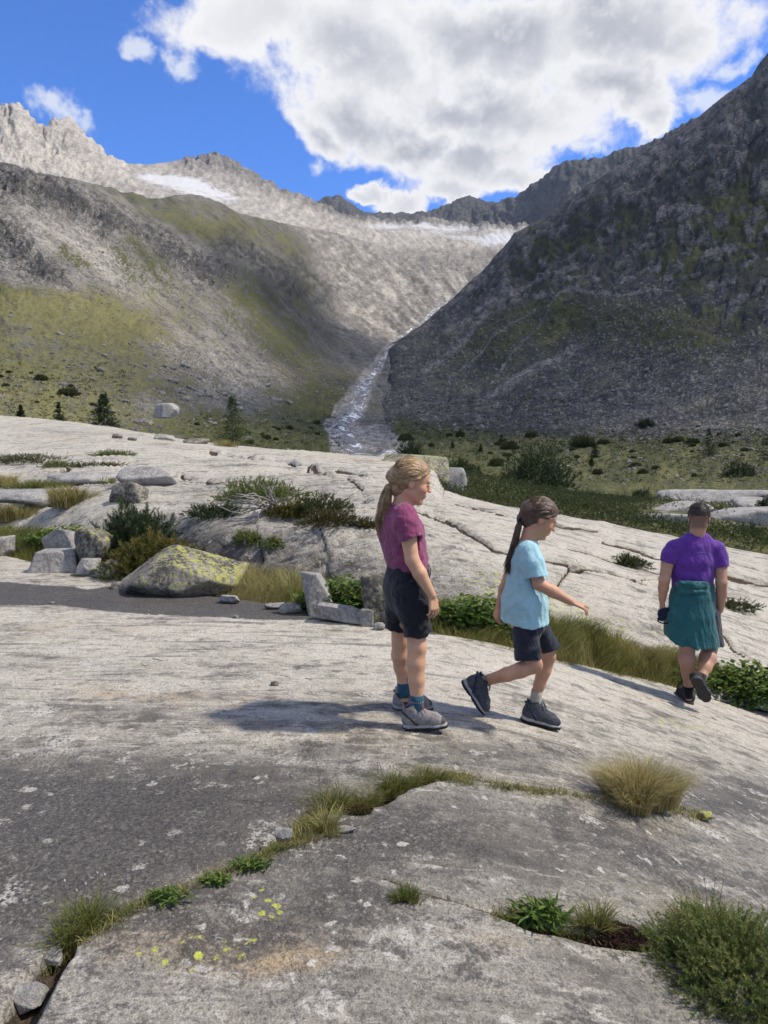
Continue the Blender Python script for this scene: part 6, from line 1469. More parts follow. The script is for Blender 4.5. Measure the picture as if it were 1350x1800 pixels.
def bush(name, label, cat, base, rad, rg_seed, n, m, nl, nw, sl, mat, up=.5, shell=.55, group=None, lean=(0, 0), bark=M_BARK, stems=9, base_w=.3, foliage='foliage', fan=.8, clump=0.35, stem_r=.012):
    rg = np.random.default_rng(rg_seed); rx, ry, rz = rad
    root = tag(put(name, None, loc=tuple(base)), label, cat, group); root.empty_display_size = .1
    dv = rdir(rg, n); dv[:, 2] = np.abs(dv[:, 2]) * 1.0 - .12
    rr = shell + (1 - shell) * rg.uniform(0, 1, n) ** .6
    lob = 1 + clump * fbm(dv[:, 0] * 2.3 + rg_seed, dv[:, 1] * 2.3, dv[:, 2] * 2.3, 3, seed=rg_seed % 71) * 1.6
    o = dv * (rr * lob)[:, None] * np.array((rx, ry, rz)); o[:, 0] += lean[0] * o[:, 2] / rz; o[:, 2] = np.maximum(o[:, 2], .01)
    d = dv * (1 - up) + np.array((lean[0] / max(rx, .01) * .3, 0, 1)) * up + rg.normal(size=(n, 3)) * .28; d /= np.linalg.norm(d, axis=1, keepdims=True)
    tint = np.clip((.45 if mat is M_JUN else .28) + .45 * rr * (dv[:, 2] > 0) * dv[:, 2] + rg.uniform(-.25, .28, n), 0, 1)
    me = tri_mesh(foliage, [sprays(o, d, sl * rg.uniform(.7, 1.3, n), rg, m, nl, nw, tint, fan)])
    put(foliage, me, mat, root)
    for i in range(stems):
        j = rg.integers(n); e = o[j] * .95; a = np.array((rg.uniform(-1, 1) * rx * base_w, rg.uniform(-1, 1) * ry * base_w, -.02))
        mid = (a + e) / 2 + rg.normal(size=3) * .08 * rz
        put('branch', mesh_from('branch', *tube(spline([a, mid, e], 7), np.linspace(stem_r, stem_r * .3, 7), 5)), bark, root)
    return root
def tuft(name, label, base, n, h, spread, seed, mat=M_GRASS, tint=(.2, .6), w_=.0022, bend=.6, cat='grass tuft', group=None, flowers=0, ry=1.0):
    rg = np.random.default_rng(seed); root = tag(put(name, None, loc=tuple(base)), label, cat, group); root.empty_display_size = .05
    a = rg.uniform(0, 2 * math.pi, n); r = spread * np.sqrt(rg.uniform(0, 1, n)) * (.7 + .3 * np.sin(3 * a + seed))
    rt = np.stack([r * np.cos(a), r * np.sin(a) * ry, 0 * a - .015], -1)
    le = np.stack([np.cos(a), np.sin(a)], -1) * (.25 + .75 * r / spread)[:, None] + rg.normal(size=(n, 2)) * .35
    put('blades', tri_mesh('blades', [blades(rt, h * rg.uniform(.5, 1.1, n) * (1.1 - .35 * r / spread), le, w_, rg, bend, np.clip(rg.uniform(*tint, n), 0, 1))]), mat, root)
    for i in range(flowers):
        b0 = np.array((rg.uniform(-.6, .6) * spread, rg.uniform(-.6, .6) * spread, 0)); e = b0 + (rg.uniform(-.04, .04), rg.uniform(-.03, .03), h * rg.uniform(1.0, 1.45))
        st = put('flower_stem', mesh_from('flower_stem', *tube(spline([b0, (b0 + e) / 2 + (rg.uniform(-.01, .01), 0, 0), e], 5), .0010, 4)), M_BARK, root)
        put('seed_head', mesh_from('seed_head', *ball(e, (.004, .004, .006), None, 6, 5)), M_DEAD, st)
    return root
def leafy(name, label, base, n, R_, h, L, W, seed, mat=M_LEAF, cat='plant', group=None, ry=1.0, erect=.5):
    rg = np.random.default_rng(seed); root = tag(put(name, None, loc=tuple(base)), label, cat, group); root.empty_display_size = .05
    a = rg.uniform(0, 2 * math.pi, n); r = R_ * np.sqrt(rg.uniform(0, 1, n)); hh = h * rg.uniform(.15, 1, n) * (1 - .5 * (r / R_) ** 2)
    p = np.stack([r * np.cos(a), r * np.sin(a) * ry, hh], -1)
    b = rg.uniform(0, 2 * math.pi, n); d = np.stack([np.cos(b), np.sin(b), rg.uniform(-.2, .9, n) * erect * 1.6], -1); d /= np.linalg.norm(d, axis=1, keepdims=True)
    nr = np.array((0, 0, 1)) + rg.normal(size=(n, 3)) * .45; nr = nr - d * np.sum(nr * d, 1, keepdims=True); nr /= np.linalg.norm(nr, axis=1, keepdims=True)
    put('leaves', tri_mesh('leaves', [leaves(p, d, nr, L * rg.uniform(.6, 1.2, n), W * rg.uniform(.7, 1.2, n), np.clip(.15 + .6 * hh / h + rg.uniform(-.2, .25, n), 0, 1))]), mat, root)
    for i in range(min(14, max(4, n // 40))):
        j = rg.integers(n); put('stem', mesh_from('stem', *tube([p[j] * (.3, .3, 0), p[j] * (.7, .7, .6), p[j]], [.004, .003, .002], 4)), M_BARK, root)
    return root

# ---- grass of the joint (uncountable)
def joint_grass():
    rg = np.random.default_rng(99); n = 104000
    nu, nv = JOINT.shape[:2]
    u = rg.uniform(0, nu - 1.001, n); v = rg.uniform(.04, .98, n) * (nv - 1.001)
    i, j = u.astype(int), v.astype(int); fu, fv = (u - i)[:, None], (v - j)[:, None]
    P = JOINT[i, j] * (1 - fu) * (1 - fv) + JOINT[i + 1, j] * fu * (1 - fv) + JOINT[i, j + 1] * (1 - fu) * fv + JOINT[i + 1, j + 1] * fu * fv
    A_, B_ = photo(P)
    dens = .25 + 1.0 * blob(A_, B_, 60, 965, 110, 60) + .9 * blob(A_, B_, 470, 1040, 90, 60) + .8 * blob(A_, B_, 800, 1100, 80, 60) + 1.1 * blob(A_, B_, 1010, 1150, 130, 80) + 1.0 * blob(A_, B_, 1190, 1200, 90, 60) - .5 * blob(A_, B_, 640, 1090, 50, 60) + .4 * fbm(P[:, 0] * 2.5, P[:, 1] * 2.5, P[:, 0] * 0, 3, seed=71)
    k = rg.uniform(0, 1, n) < dens
    P, A_, B_, v = P[k], A_[k], B_[k], v[k]; n = len(P)
    h = (.23 + .13 * blob(A_, B_, 480, 1040, 120, 60) + .17 * blob(A_, B_, 1000, 1150, 200, 80) + .06 * blob(A_, B_, 60, 960, 120, 60)) * rg.uniform(.45, 1.15, n) * (.75 + .5 * fbm(P[:, 0] * 3, P[:, 1] * 3, P[:, 0] * 0, 3, seed=72))
    dry = .42 + .38 * blob(A_, B_, 470, 1040, 90, 60) + .28 * blob(A_, B_, 1080, 1180, 130, 60) - .12 * blob(A_, B_, 60, 960, 110, 40) + .5 * fbm(P[:, 0] * 1.8, P[:, 1] * 1.8, P[:, 0] * 0, 3, seed=73) + .12 * rg.normal(size=n)
    cx_ = np.floor(P[:, 0] * 5 + .6 * np.sin(P[:, 1] * 4)); cl = (_h(cx_.astype(np.int64), np.floor(P[:, 1] * 5).astype(np.int64), np.zeros(n, np.int64), 5) & 1023) / 1023 * 6.283
    le = np.stack([np.cos(cl), np.sin(cl)], -1) * .55 + rg.normal(size=(n, 2)) * .35; le[:, 0] += .2
    me = tri_mesh('grass', [blades(P, h, le, .0026, rg, .6, np.clip(dry, 0, 1))])
    o = put('grass', me, M_GRASS, kind='stuff'); o['label'] = 'olive and straw grass filling the joint between the two rock slabs'; o['category'] = 'grass'
joint_grass()

def nearP(px, py, dz=0.0): p = ground_pt(px, py); p[2] += dz; return p
GC = 'plants in the rock cracks'
rgk = np.random.default_rng(404)
def crack_line(n, pts, lo, hi):
    q = np.array(pts, float); s_ = rgk.uniform(lo, hi, n); return [(np.interp(t_, np.arange(len(q)), q[:, 0]), np.interp(t_, np.arange(len(q)), q[:, 1])) for t_ in s_]
def crack_grass():
    L_ = []
    for (px_, py_) in crack_line(420, CRACK_A, 1.6, 17) + crack_line(260, CRACK_A, 8, 12.5) + crack_line(120, CRACK_B, 3, 7):
        p = nearP(px_ + rgk.normal() * 5, py_ + rgk.normal() * 4); n = 16
        rt = p + rgk.normal(size=(n, 3)) * (.012, .012, 0) - (0, 0, .01)
        L_.append(blades(rt, .055 * rgk.uniform(.4, 1.3) * rgk.uniform(.5, 1, n), rgk.normal(size=(n, 2)) * .7, .0014, rgk, .7, np.clip(rgk.uniform(.2, .9) + .2 * rgk.normal(size=n), 0, 1)))
    o = put('grass', tri_mesh('crack_grass', L_), M_GRASS, kind='stuff'); o['label'] = 'short sparse grass along the cracks of the near slab'; o['category'] = 'grass'
crack_grass()
tuft('grass_tussock', 'large dry straw-coloured tussock on the slab at right', nearP(1122, 1418), 3600, .29, .20, 1, tint=(.5, 1.7), w_=.0017, bend=.62, cat='tussock', ry=.55)
for i, (px_, py_, n_, h_, sp_, tn, lb) in enumerate((
        (160, 1640, 520, .16, .085, (.15, .55), 'green grass tuft with tall stalks near the lower left corner'), (118, 1672, 260, .15, .06, (.2, .7), 'drooping grass tuft left of the lower left step'),
        (585, 1428, 620, .15, .11, (.2, .75), 'tall grass clump at the left end of the grassy crack'), (570, 1462, 420, .12, .09, (.35, .9), 'browning grass clump below the tall clump in the crack'),
        (640, 1420, 520, .12, .10, (.2, .8), 'grass beside the bare brown soil in the crack'), (690, 1392, 700, .13, .12, (.15, .6), 'dense green grass mid crack below the girl in maroon'), (748, 1372, 480, .11, .10, (.3, .8), 'grass at the bend of the crack'),
        (935, 1392, 260, .05, .06, (.5, 1.0), 'short dry tuft in the thin crack left of the large tussock'), (868, 1375, 200, .04, .07, (.4, .9), 'sparse short grass near the bend of the crack'),
        (716, 1582, 300, .08, .055, (.05, .45), 'small dark green tuft alone at the lower centre'), (1045, 1632, 420, .13, .075, (.3, .7), 'grey-green heath tuft right of the broad-leaved plant'), (1235, 1650, 500, .20, .12, (.45, 1.0), 'dry brown grass behind the juniper at lower right'), (530, 1478, 260, .08, .08, (.4, 1.0), 'brown withered tuft at the narrow of the crack'))):
    tuft('grass_tuft', lb, nearP(px_, py_), n_, h_, sp_, 20 + i, tint=tn, w_=.0017, group=GC, flowers=5 if i in (0, 2, 5) else (3 if i == 11 else 0), ry=.6, bend=.7)
for i, (px_, py_, n_, R_, h_, L_, W_, lb) in enumerate((
        (952, 1625, 170, .08, .075, .07, .008, 'broad-leaved green plant in the lower right crack'), (290, 1583, 120, .07, .03, .042, .005, 'dark rosette plant in the crack, left one'), (440, 1527, 110, .065, .03, .042, .005, 'dark rosette plant in the crack, right one'),
        (381, 1552, 110, .05, .03, .022, .008, 'tiny round-leaved plant between the two dark rosettes'))):
    leafy('crack_plant', lb, nearP(px_, py_, .0), n_, R_, h_, L_, W_, 50 + i, group=GC, ry=.45, erect=.55)
def moss_pad(name, label, px_, py_, R_, h_, seed, mat=M_MOSS, tint=(0, 1), Yf=None, cat='moss'):
    rg = np.random.default_rng(seed); p = nearP(px_, py_) if Yf is None else Yf
    n = 2600; a = rg.uniform(0, 6.283, n); r = np.sqrt(rg.uniform(0, 1, n)); o = np.stack([r * np.cos(a) * R_, r * np.sin(a) * R_ * .5, h_ * (1 - r * r) * (.7 + .5 * fbm(r * np.cos(a) * 3 + seed, r * np.sin(a) * 3, 0 * r, 3, seed=seed))], -1)
    root = tag(put(name, None, loc=tuple(p)), label, cat, GC); d = rdir(rg, n); d[:, 2] = np.abs(d[:, 2]) + .3; d /= np.linalg.norm(d, axis=1, keepdims=True)
    put('moss_shoots', tri_mesh('moss_shoots', [sprays(o, d, .014, rg, 7, .010, .0022, rg.uniform(*tint, n), 1.0)]), mat, root)
    V, Fc = stone_mesh(seed, (R_ * .95, R_ * .47, h_ * .8), None, 24, 14, 6, .1); put('cushion', mesh_from('cushion', V, Fc), MAT_SOIL, root)
moss_pad('moss_cushion', 'dark red-brown moss cushion right of the broad-leaved plant', 1075, 1650, .11, .05, 301, leaf_mat('red_moss', (.030, .018, .014), (.06, .028, .02), (.10, .05, .03), .02))
moss_pad('moss_cushion', 'brown moss over soil in the middle of the crack', 628, 1426, .055, .012, 303)

# ---- juniper in the lower right corner
bush('juniper', 'bright green spreading juniper in the lower right corner', 'shrub', nearP(1300, 1735), (.31, .30, .21), 5, 3600, 44, .011, .0012, .055, M_JUN, up=.22, shell=.35, stems=14, clump=.5, fan=.75)
bush('juniper', 'low juniper branch creeping left from the bright corner juniper', 'shrub', nearP(1225, 1690), (.14, .12, .06), 6, 500, 36, .011, .0011, .05, M_JUN, up=.15, shell=.3, stems=6, lean=(-.03, 0))

# ---- shrubs of the joint and the dome
def dm(px_, py_, dz=0.0): p = dome_pt(px_, py_); p[2] += dz; return p
def jp(px_, frac): return JOINT[int((px_ - JX0) / (JX1 - JX0) * (JOINT.shape[0] - 1)), int(frac * (JOINT.shape[1] - 1))].copy()
bush('dwarf_pine', 'dark green dwarf pine bush behind the rounded boulder', 'shrub', jp(243, .75), (.52, .42, .68), 11, 1500, 46, .050, .0026, .13, M_PINE, up=.62, shell=.35, stems=12, clump=.5, stem_r=.02)
bush('fern_bush', 'olive yellow-green bush between the dwarf pine and the largest boulder', 'shrub', jp(270, .45), (.50, .34, .40), 12, 900, 34, .050, .0040, .16, M_FERN, up=.45, shell=.3, stems=10, lean=(.10, 0))
leafy('leafy_plant', 'leafy green plant at the foot of the olive bush, behind the small stones', jp(215, .25), 420, .26, .26, .07, .022, 61)
leafy('leafy_plant', 'bright green leafy plants behind the white tilted slab', jp(118, .70), 900, .55, .32, .07, .026, 62, ry=.5)
leafy('leafy_plant', 'vivid green leafy clump right of the upright pointed stone', jp(612, .35), 1500, .46, .38, .060, .024, 63, ry=.5)
leafy('leafy_plant', 'green leafy clump between the two girls', jp(838, .40), 1100, .42, .36, .060, .024, 64, ry=.5)
leafy('leafy_plant', 'dark green leafy thicket at the right edge beside the man', jp(1310, .30), 2000, .55, .44, .062, .026, 65, ry=.5)
leafy('leafy_plant', 'low green plants just left of the dark thicket', jp(1215, .35), 420, .28, .24, .055, .018, 66, ry=.5)
GD = 'plants on the granite dome'
for i, (px_, py_, rad, n_, lb, mt, st) in enumerate((
        (462, 878, (.72, .5, .34), 620, 'wide green juniper with bare grey branches in the middle of the dome', M_JUN, 10), (560, 898, (.42, .3, .20), 240, 'brownish low shrub right of the bare grey branches', M_HEATH, 6), (508, 905, (.30, .25, .14), 200, 'yellow-green moss mound below the bare grey branches', M_FERN, 3),
        (585, 920, (.40, .26, .16), 220, 'rusty moss mound at the right end of the dome ledge', M_MOSS, 3), (385, 905, (.42, .3, .13), 240, 'dark creeping juniper on the ledge left of the grey branches', M_PINE, 4), (435, 950, (.16, .12, .10), 90, 'small green tuft on the shaded face of the dome', M_JUN, 2),
        (40, 812, (1.5, .6, .24), 620, 'long flat juniper mat at the left edge of the dome', M_HEATH, 6), (200, 800, (.62, .4, .14), 240, 'small flat juniper mat on the pale upper dome', M_JUN, 4), (98, 820, (.38, .3, .14), 160, 'small round juniper below the long flat mat', M_JUN, 3), (165, 820, (.9, .35, .13), 240, 'grey-brown straggling mat below the small flat mat', M_HEATH, 5),
        (1105, 993, (.26, .2, .15), 150, 'grey-green plant in the crack left of the man', M_HEATH, 4), (645, 925, (.14, .1, .06), 70, 'green cushion beside the back of the girl in maroon', M_MOSS, 2), (1285, 1068, (.35, .2, .08), 120, 'low green mat in the crack right of the man', M_HEATH, 3), (480, 958, (.12, .1, .07), 60, 'second small tuft right on the shaded face of the dome', M_JUN, 2))):
    bush('creeping_juniper' if mt in (M_JUN, M_PINE) else 'low_shrub', lb, 'shrub', dm(px_, py_, -.02), rad, 30 + i, int(n_ * 2.2), 30, .026, .0034, .07, mt, up=.25, shell=.2, stems=st, group=GD, clump=.6, bark=M_DEAD if i == 0 else M_BARK)
def dead_branches():
    rg = np.random.default_rng(8); p = dm(480, 900, .05); root = tag(put('dead_branch', None, loc=tuple(p)), 'bleached bare branches fanning out below the wide juniper', 'branch', GD)
    for i in range(30):
        a = R(rg.uniform(150, 265)) if i < 20 else R(rg.uniform(20, 100)); L_ = rg.uniform(.25, .65)
        e = np.array((math.cos(a) * L_, -.25 - .2 * abs(math.sin(a)), math.sin(a) * L_ * .5 + .10)); mid = e * .5 + rg.normal(size=3) * .05 + (0, -.1, .05)
        put('twig', mesh_from('twig', *tube(spline([rg.normal(size=3) * .05, mid, e], 7), np.linspace(.011, .003, 7), 5)), M_DEAD, root)
dead_branches()
for i, (px_, py_, n_, h_, sp_, tn, lb) in enumerate(((120, 888, 1400, .42, .40, (.5, 1.0), 'straw-coloured grass clump left of the dark block on the dome'), (20, 912, 1300, .40, .5, (.45, 1.0), 'straw grass at the left edge below the ledge block'), (70, 860, 1100, .28, .7, (.2, .7), 'olive grass band above the long ledge block'), (8, 855, 700, .35, .4, (.6, 1.1), 'dry grass at the far left end of the dome'), (180, 850, 700, .22, .5, (.25, .7), 'olive grass above the straw clump'),
                                                    (525, 770, 0, 0, 0, 0, ''), (395, 785, 500, .35, .5, (.5, 1.0), 'dry grass on the rim below the larch'), (690, 806, 500, .3, .35, (.6, 1.0), 'yellow grass on the rim left of the girl in maroon'))):
    if n_: tuft('grass_clump', lb, dm(px_, py_, -.02), n_, h_, sp_, 70 + i, tint=tn, w_=.006, group=GD, ry=.5)

# ---- heath on the bench: one uncountable cover
def heath():
    rg = np.random.default_rng(55); nu, nv = BENCH.shape[:2]; n = 17000
    u = rg.uniform(0, nu - 1.001, n).astype(int); v = rg.uniform(4, nv - 9, n).astype(int); P = BENCH[u, v] + rg.normal(size=(n, 3)) * (.12, .12, .02)
    A_, B_ = photo(P); bare = blob(A_, B_, 1250, 885, 110, 7, 2) + blob(A_, B_, 1190, 905, 60, 8, 10) + blob(A_, B_, 1310, 925, 120, 16, 6) + blob(A_, B_, 1160, 915, 60, 10, 10)
    k = (bare + .35 * fbm(P[:, 0] * .8, P[:, 1] * .8, P[:, 0] * 0, 3, seed=56)) < .70; P = P[k]; n = len(P)
    hh = .16 + .22 * np.clip(fbm(P[:, 0] * .7, P[:, 1] * .7, P[:, 0] * 0, 3, seed=57) + .3, 0, 1)
    P[:, 2] += rg.uniform(0, 1, n) * hh
    d = rdir(rg, n); d[:, 2] = np.abs(d[:, 2]) + .4; d /= np.linalg.norm(d, axis=1, keepdims=True)
    tint = np.clip(.35 + .6 * fbm(P[:, 0] * .5, P[:, 1] * .5, P[:, 0] * 0, 3, seed=58) + .15 * rg.normal(size=n), 0, 1)
    o = put('heath', tri_mesh('heath', [sprays(P, d, .12 * rg.uniform(.6, 1.3, n), rg, 16, .042, .0075, tint, 1.1)]), M_HEATH, kind='stuff'); o['label'] = 'low green and brown heath covering the bench behind the dome'; o['category'] = 'heath'
heath()

for i, (px_, py_, Y_, sx_, sz_, lb) in enumerate(((1262, 889, 34, 2.6, .42, 'long pale whaleback slab behind the head of the man'), (1200, 908, 25, 1.1, .30, 'pale rock hump just left of the head of the man'), (1310, 925, 23, 1.7, .34, 'pale whaleback slab right of the head of the man'),
                                            (1165, 925, 20, .8, .22, 'low pale rock above the left shoulder of the man'), (1345, 900, 27, 1.2, .3, 'pale slab at the right edge behind the dark pine'))):
    V, Fc = stone_mesh(220 + i, (sx_, sx_ * .55, sz_ * 1.5), None, 60, 36, 10, .08); p = at(px_, py_, Y_)
    me = mesh_from('rock_slab', V, Fc); set_attr(me, 'lichen', np.full(len(V), .1)); set_attr(me, 'moss', np.zeros(len(V)))
    tag(put('rock_slab', me, M_STONE_PALE, loc=(p[0], p[1], p[2] + sz_ * .25)), lb, 'rock', 'pale slabs on the bench')
# ---- bushes and trees beyond the dome
def conifer(name, label, base, h, w_, seed, mat, droop=.25, tiers=16, per=9, dens=26, nl=.06, nw=.008, cat='tree', group=None, taper=1.0, bare=.05):
    rg = np.random.default_rng(seed); root = tag(put(name, None, loc=tuple(base)), label, cat, group); root.empty_display_size = .3
    put('trunk', mesh_from('trunk', *tube([(0, 0, -.3), (0, 0, h * .4), (0, 0, h * .97)], [h * .028, h * .018, h * .003], 8)), M_BARK, root)
    O, D, L_, T_ = [], [], [], []; bp = []
    for i in range(tiers):
        s_ = (i + rg.uniform(.2, .8)) / tiers; z_ = h * (bare + (1 - bare) * s_); ln = w_ * (1 - s_) ** taper + .04 * w_
        for j in range(per):
            a = rg.uniform(0, 6.283); l_ = ln * rg.uniform(.55, 1.15); dv = np.array((math.cos(a), math.sin(a), -droop + .5 * s_)); dv /= np.linalg.norm(dv)
            k = max(3, int(l_ / w_ * 9))
            if len(bp) < 60: bp.append(tube([(0, 0, z_), np.array((0, 0, z_)) + dv * l_ * .8], [h * .006, h * .002], 4))
            for q_ in range(k):
                f_ = (q_ + .6) / k; O.append(np.array((0, 0, z_)) + dv * l_ * f_ * .85 + rg.normal(size=3) * .04 * w_); D.append(dv + rg.normal(size=3) * .45); L_.append(l_ * .30 + .03 * w_); T_.append(.15 + .55 * f_ + rg.uniform(-.15, .2))
    D = np.array(D); D /= np.linalg.norm(D, axis=1, keepdims=True)
    put('crown', tri_mesh('crown', [sprays(np.array(O), D, np.array(L_), rg, dens, nl, nw, np.clip(np.array(T_), 0, 1), .8)]), mat, root)
    put('branches', mesh_from('branches', *join(bp)), M_BARK, root)
    return root
def vz(px_, Y): p = at(px_, 800, Y); p[2] = far_z(p[0], p[1]); return p
def stand(px_, py_): return far_pt(px_, py_)
def tree_at(px_, ytop, Y):
    """foot on the valley ground at distance Y; height so that the top reaches the photo row"""
    b = vz(px_, Y); return b, float(at(px_, ytop, Y)[2] - b[2])
b, h_ = tree_at(185, 694, 58); conifer('spruce', 'dark young spruce standing just beyond the rim of the dome', b, h_, h_ * .46, 1, M_PINE, .25, 24, 13, 30, .12, .014)
b, h_ = tree_at(410, 698, 60); conifer('larch', 'feathery light green larch beyond the rim of the dome', b, h_, h_ * .42, 2, M_LARCH, .05, 24, 10, 22, .10, .011)
b, h_ = tree_at(1040, 806, 46); conifer('young_larch', 'small bright green conifer right of the big dark pine bush', b, h_, h_ * .36, 3, M_LARCH, .0, 16, 8, 22, .08, .010)
for i, (px_, yt, Y, mt, lb) in enumerate(((106, 708, 75, M_PINE, 'small dark conifer left of the spruce'), (40, 712, 80, M_PINE, 'dark bushy conifer at the left behind the dome rim'), (1046, 779, 130, M_PINE, 'small lone spruce on the valley floor above the bright conifer'), (1245, 752, 120, M_PINE, 'lone dark spruce on the scree at right'), (1352, 742, 105, M_PINE, 'dark spruce cut by the right picture edge'),
                                          (845, 782, 150, M_PINE, 'tiny dark conifer on the meadow left of the big pine bush'), (795, 775, 165, M_PINE, 'tiny dark conifer beside the meadow, further left'))):
    b, h_ = tree_at(px_, yt, Y); h_ = max(h_, 1.5); conifer('small_conifer', lb, b, h_, h_ * .34, 40 + i, mt, .15, 12, 7, 16, .16, .022, group='small conifers in the valley')
def fbush(name, label, px_, py_, Y, w_, h_, seed, mt=M_PINE, n=320, group=None, up=.55):
    p = vz(px_, Y) if Y > 50 else at(px_, py_, Y)
    sc = Y / F
    return bush(name, label, 'bush', p, (w_ * sc / 2, w_ * sc / 2.2, h_ * sc), seed, n, 26, .0032 * Y if Y < 60 else .0022 * Y, .00022 * Y, .006 * Y, mt, up=up, shell=.3, stems=5, clump=.5, group=group, stem_r=.03)
fbush('mountain_pine', 'big dark mountain pine bush beyond the dome at right', 945, 858, 44, 135, 80, 81, M_PINE, 1500)
fbush('mountain_pine', 'dark pine bush right behind the head of the girl in maroon', 815, 838, 44, 60, 28, 82, M_PINE, 420)
fbush('mountain_pine', 'dark pine bush at the end of the river, above the yellow grass', 722, 812, 60, 44, 34, 83, M_PINE, 320)
fbush('mountain_pine', 'round green pine bush on the bench left of the man', 1126, 888, 33, 34, 26, 84, M_PINE, 320)
fbush('mountain_pine', 'upright dwarf pine right of the man', 1318, 958, 18.5, 50, 36, 85, M_PINE, 420)
fbush('mountain_pine', 'dark pine at the right edge behind the man', 1350, 905, 26, 40, 34, 86, M_PINE, 320)
fbush('mountain_pine', 'pair of dark pine bushes on the boulder field at right', 1300, 834, 75, 52, 28, 87, M_PINE, 320)
fbush('mountain_pine', 'dark bush high on the scree at right', 1133, 742, 175, 26, 10, 88, M_PINE, 160)
GV = 'scattered bushes on the valley floor'
rg = np.random.default_rng(31)
src = None
ZONES = [(24, (700, 960), (765, 820), 'low scrub bush on the green valley floor right of the river'), (26, (960, 1345), (765, 840), 'low scrub bush in the boulder field below the right mountain'),
         (12, (0, 170), (655, 735), 'low bush on the yellow-green slope at far left'), (14, (330, 590), (745, 785), 'low bush on the meadow left of the river')]
for n_, xr, yr, lb in ZONES:
    for i in range(n_):
        p = far_pt(rg.uniform(*xr), rg.uniform(*yr)); k = p[1] / F
        if src is None:
            src = bush('valley_bush', lb, 'bush', (0, 0, 0), (1, .9, .7), 91, 420, 26, .15, .020, .30, M_HEATH, up=.5, shell=.3, stems=4, clump=.5, group=GV); o = src
        else:
            o = src.copy(); COL.objects.link(o)
            for ch in list(src.children):
                c_ = ch.copy(); COL.objects.link(c_); c_.parent = o
        o['label'] = lb; s_ = (3.2 + rg.exponential(3.2)) * k; o.location = tuple(p); o.scale = (s_ * rg.uniform(.8, 1.4), s_, s_ * rg.uniform(.9, 1.5)); o.rotation_euler = (0, 0, rg.uniform(0, 6.28))
def scrub():
    rg4 = np.random.default_rng(61); L_ = []
    for n_, xr, yr in ((1500, (690, 1350), (755, 850)), (350, (320, 610), (730, 800)), (350, (0, 230), (640, 745)), (250, (700, 1000), (700, 760))):
        P_ = [far_pt(rg4.uniform(*xr), rg4.uniform(*yr)) for _ in range(n_)]; P_ = np.array([p for p in P_ if p is not None]); n = len(P_); sc = P_[:, 1] / F
        k = 5; O = np.repeat(P_, k, 0) + rg4.normal(size=(n * k, 3)) * (np.repeat(sc, k) * 2.2)[:, None] * (1, 1, .25); O[:, 2] += np.repeat(sc, k) * 1.2
        d = rdir(rg4, n * k); d[:, 2] = np.abs(d[:, 2]) + .4; d /= np.linalg.norm(d, axis=1, keepdims=True); sk = np.repeat(sc, k)
        V, Fc, T = sprays(O, d, sk * 2.2, rg4, 9, 1.0, .28, np.repeat(rg4.uniform(.05, .75, n), k), 1.0)
        V = V.reshape(-1, 3, 3); c0 = V[:, :2].mean(1, keepdims=True); V = c0 + (V - c0) * (np.repeat(sk, 9) * 1.5)[:, None, None]
        L_.append((V.reshape(-1, 3), Fc, T))
    o = put('scrub', tri_mesh('scrub', L_), M_HEATH, kind='stuff'); o['label'] = 'knee-high green scrub spread over the valley floor'; o['category'] = 'scrub'
scrub()

# ---- boulders on the hillsides
stone('boulder', 'large pale boulder at the foot of the left hillside', 291, 733, 78, (1.25, 1.0, 0.75), 501, M_STONE_PALE, sharp=18, sink=.1, group='hillside boulders')
rg = np.random.default_rng(77); pool = {}
def hill_boulders(n, pick, size, label, mat, seed):
    protos = []
    for i in range(6):
        V, Fc = stone_mesh(600 + seed * 10 + i, (1, .85, .7), None, 14, 9, 14, .06); me = mesh_from('hillside_boulder', V, Fc, True); set_attr(me, 'lichen', np.full(len(V), .1)); set_attr(me, 'moss', np.zeros(len(V))); me.materials.append(mat); protos.append(me)
    for i in range(n):
        p = far_pt(*pick())
        if p is None: continue
        s_ = rg.uniform(*size) * p[1] / F
        o = put('hillside_boulder', protos[i % 6], None, loc=(p[0], p[1], p[2] + s_ * .15)); o.scale = (s_ * rg.uniform(.9, 1.5), s_, s_ * rg.uniform(.7, 1.1)); o.rotation_euler = (rg.uniform(-.3, .3), rg.uniform(-.3, .3), rg.uniform(0, 6.28))
        tag(o, label, 'boulder', 'hillside boulders')
def band(a, b, w_):
    def f():
        t_ = rg.uniform(); return a[0] + (b[0] - a[0]) * t_ + rg.normal() * w_[0], a[1] + (b[1] - a[1]) * t_ + rg.normal() * w_[1]
    return f
hill_boulders(44, band((215, 690), (420, 700), (60, 26)), (4, 9), 'pale boulder strewn on the sunlit foot of the left hillside', M_STONE_FAR, 1)
hill_boulders(24, band((40, 600), (260, 660), (40, 30)), (2.5, 6), 'pale boulder in the yellow-green grass of the left hillside', M_STONE_FAR, 2)
hill_boulders(44, band((760, 730), (1340, 700), (40, 36)), (2.5, 6), 'grey boulder on the shaded scree below the right mountain', M_STONE_FAR, 3)
hill_boulders(28, band((1080, 815), (1340, 800), (50, 22)), (2.5, 6), 'pale boulder in the green boulder field behind the man', M_STONE_FAR, 4)
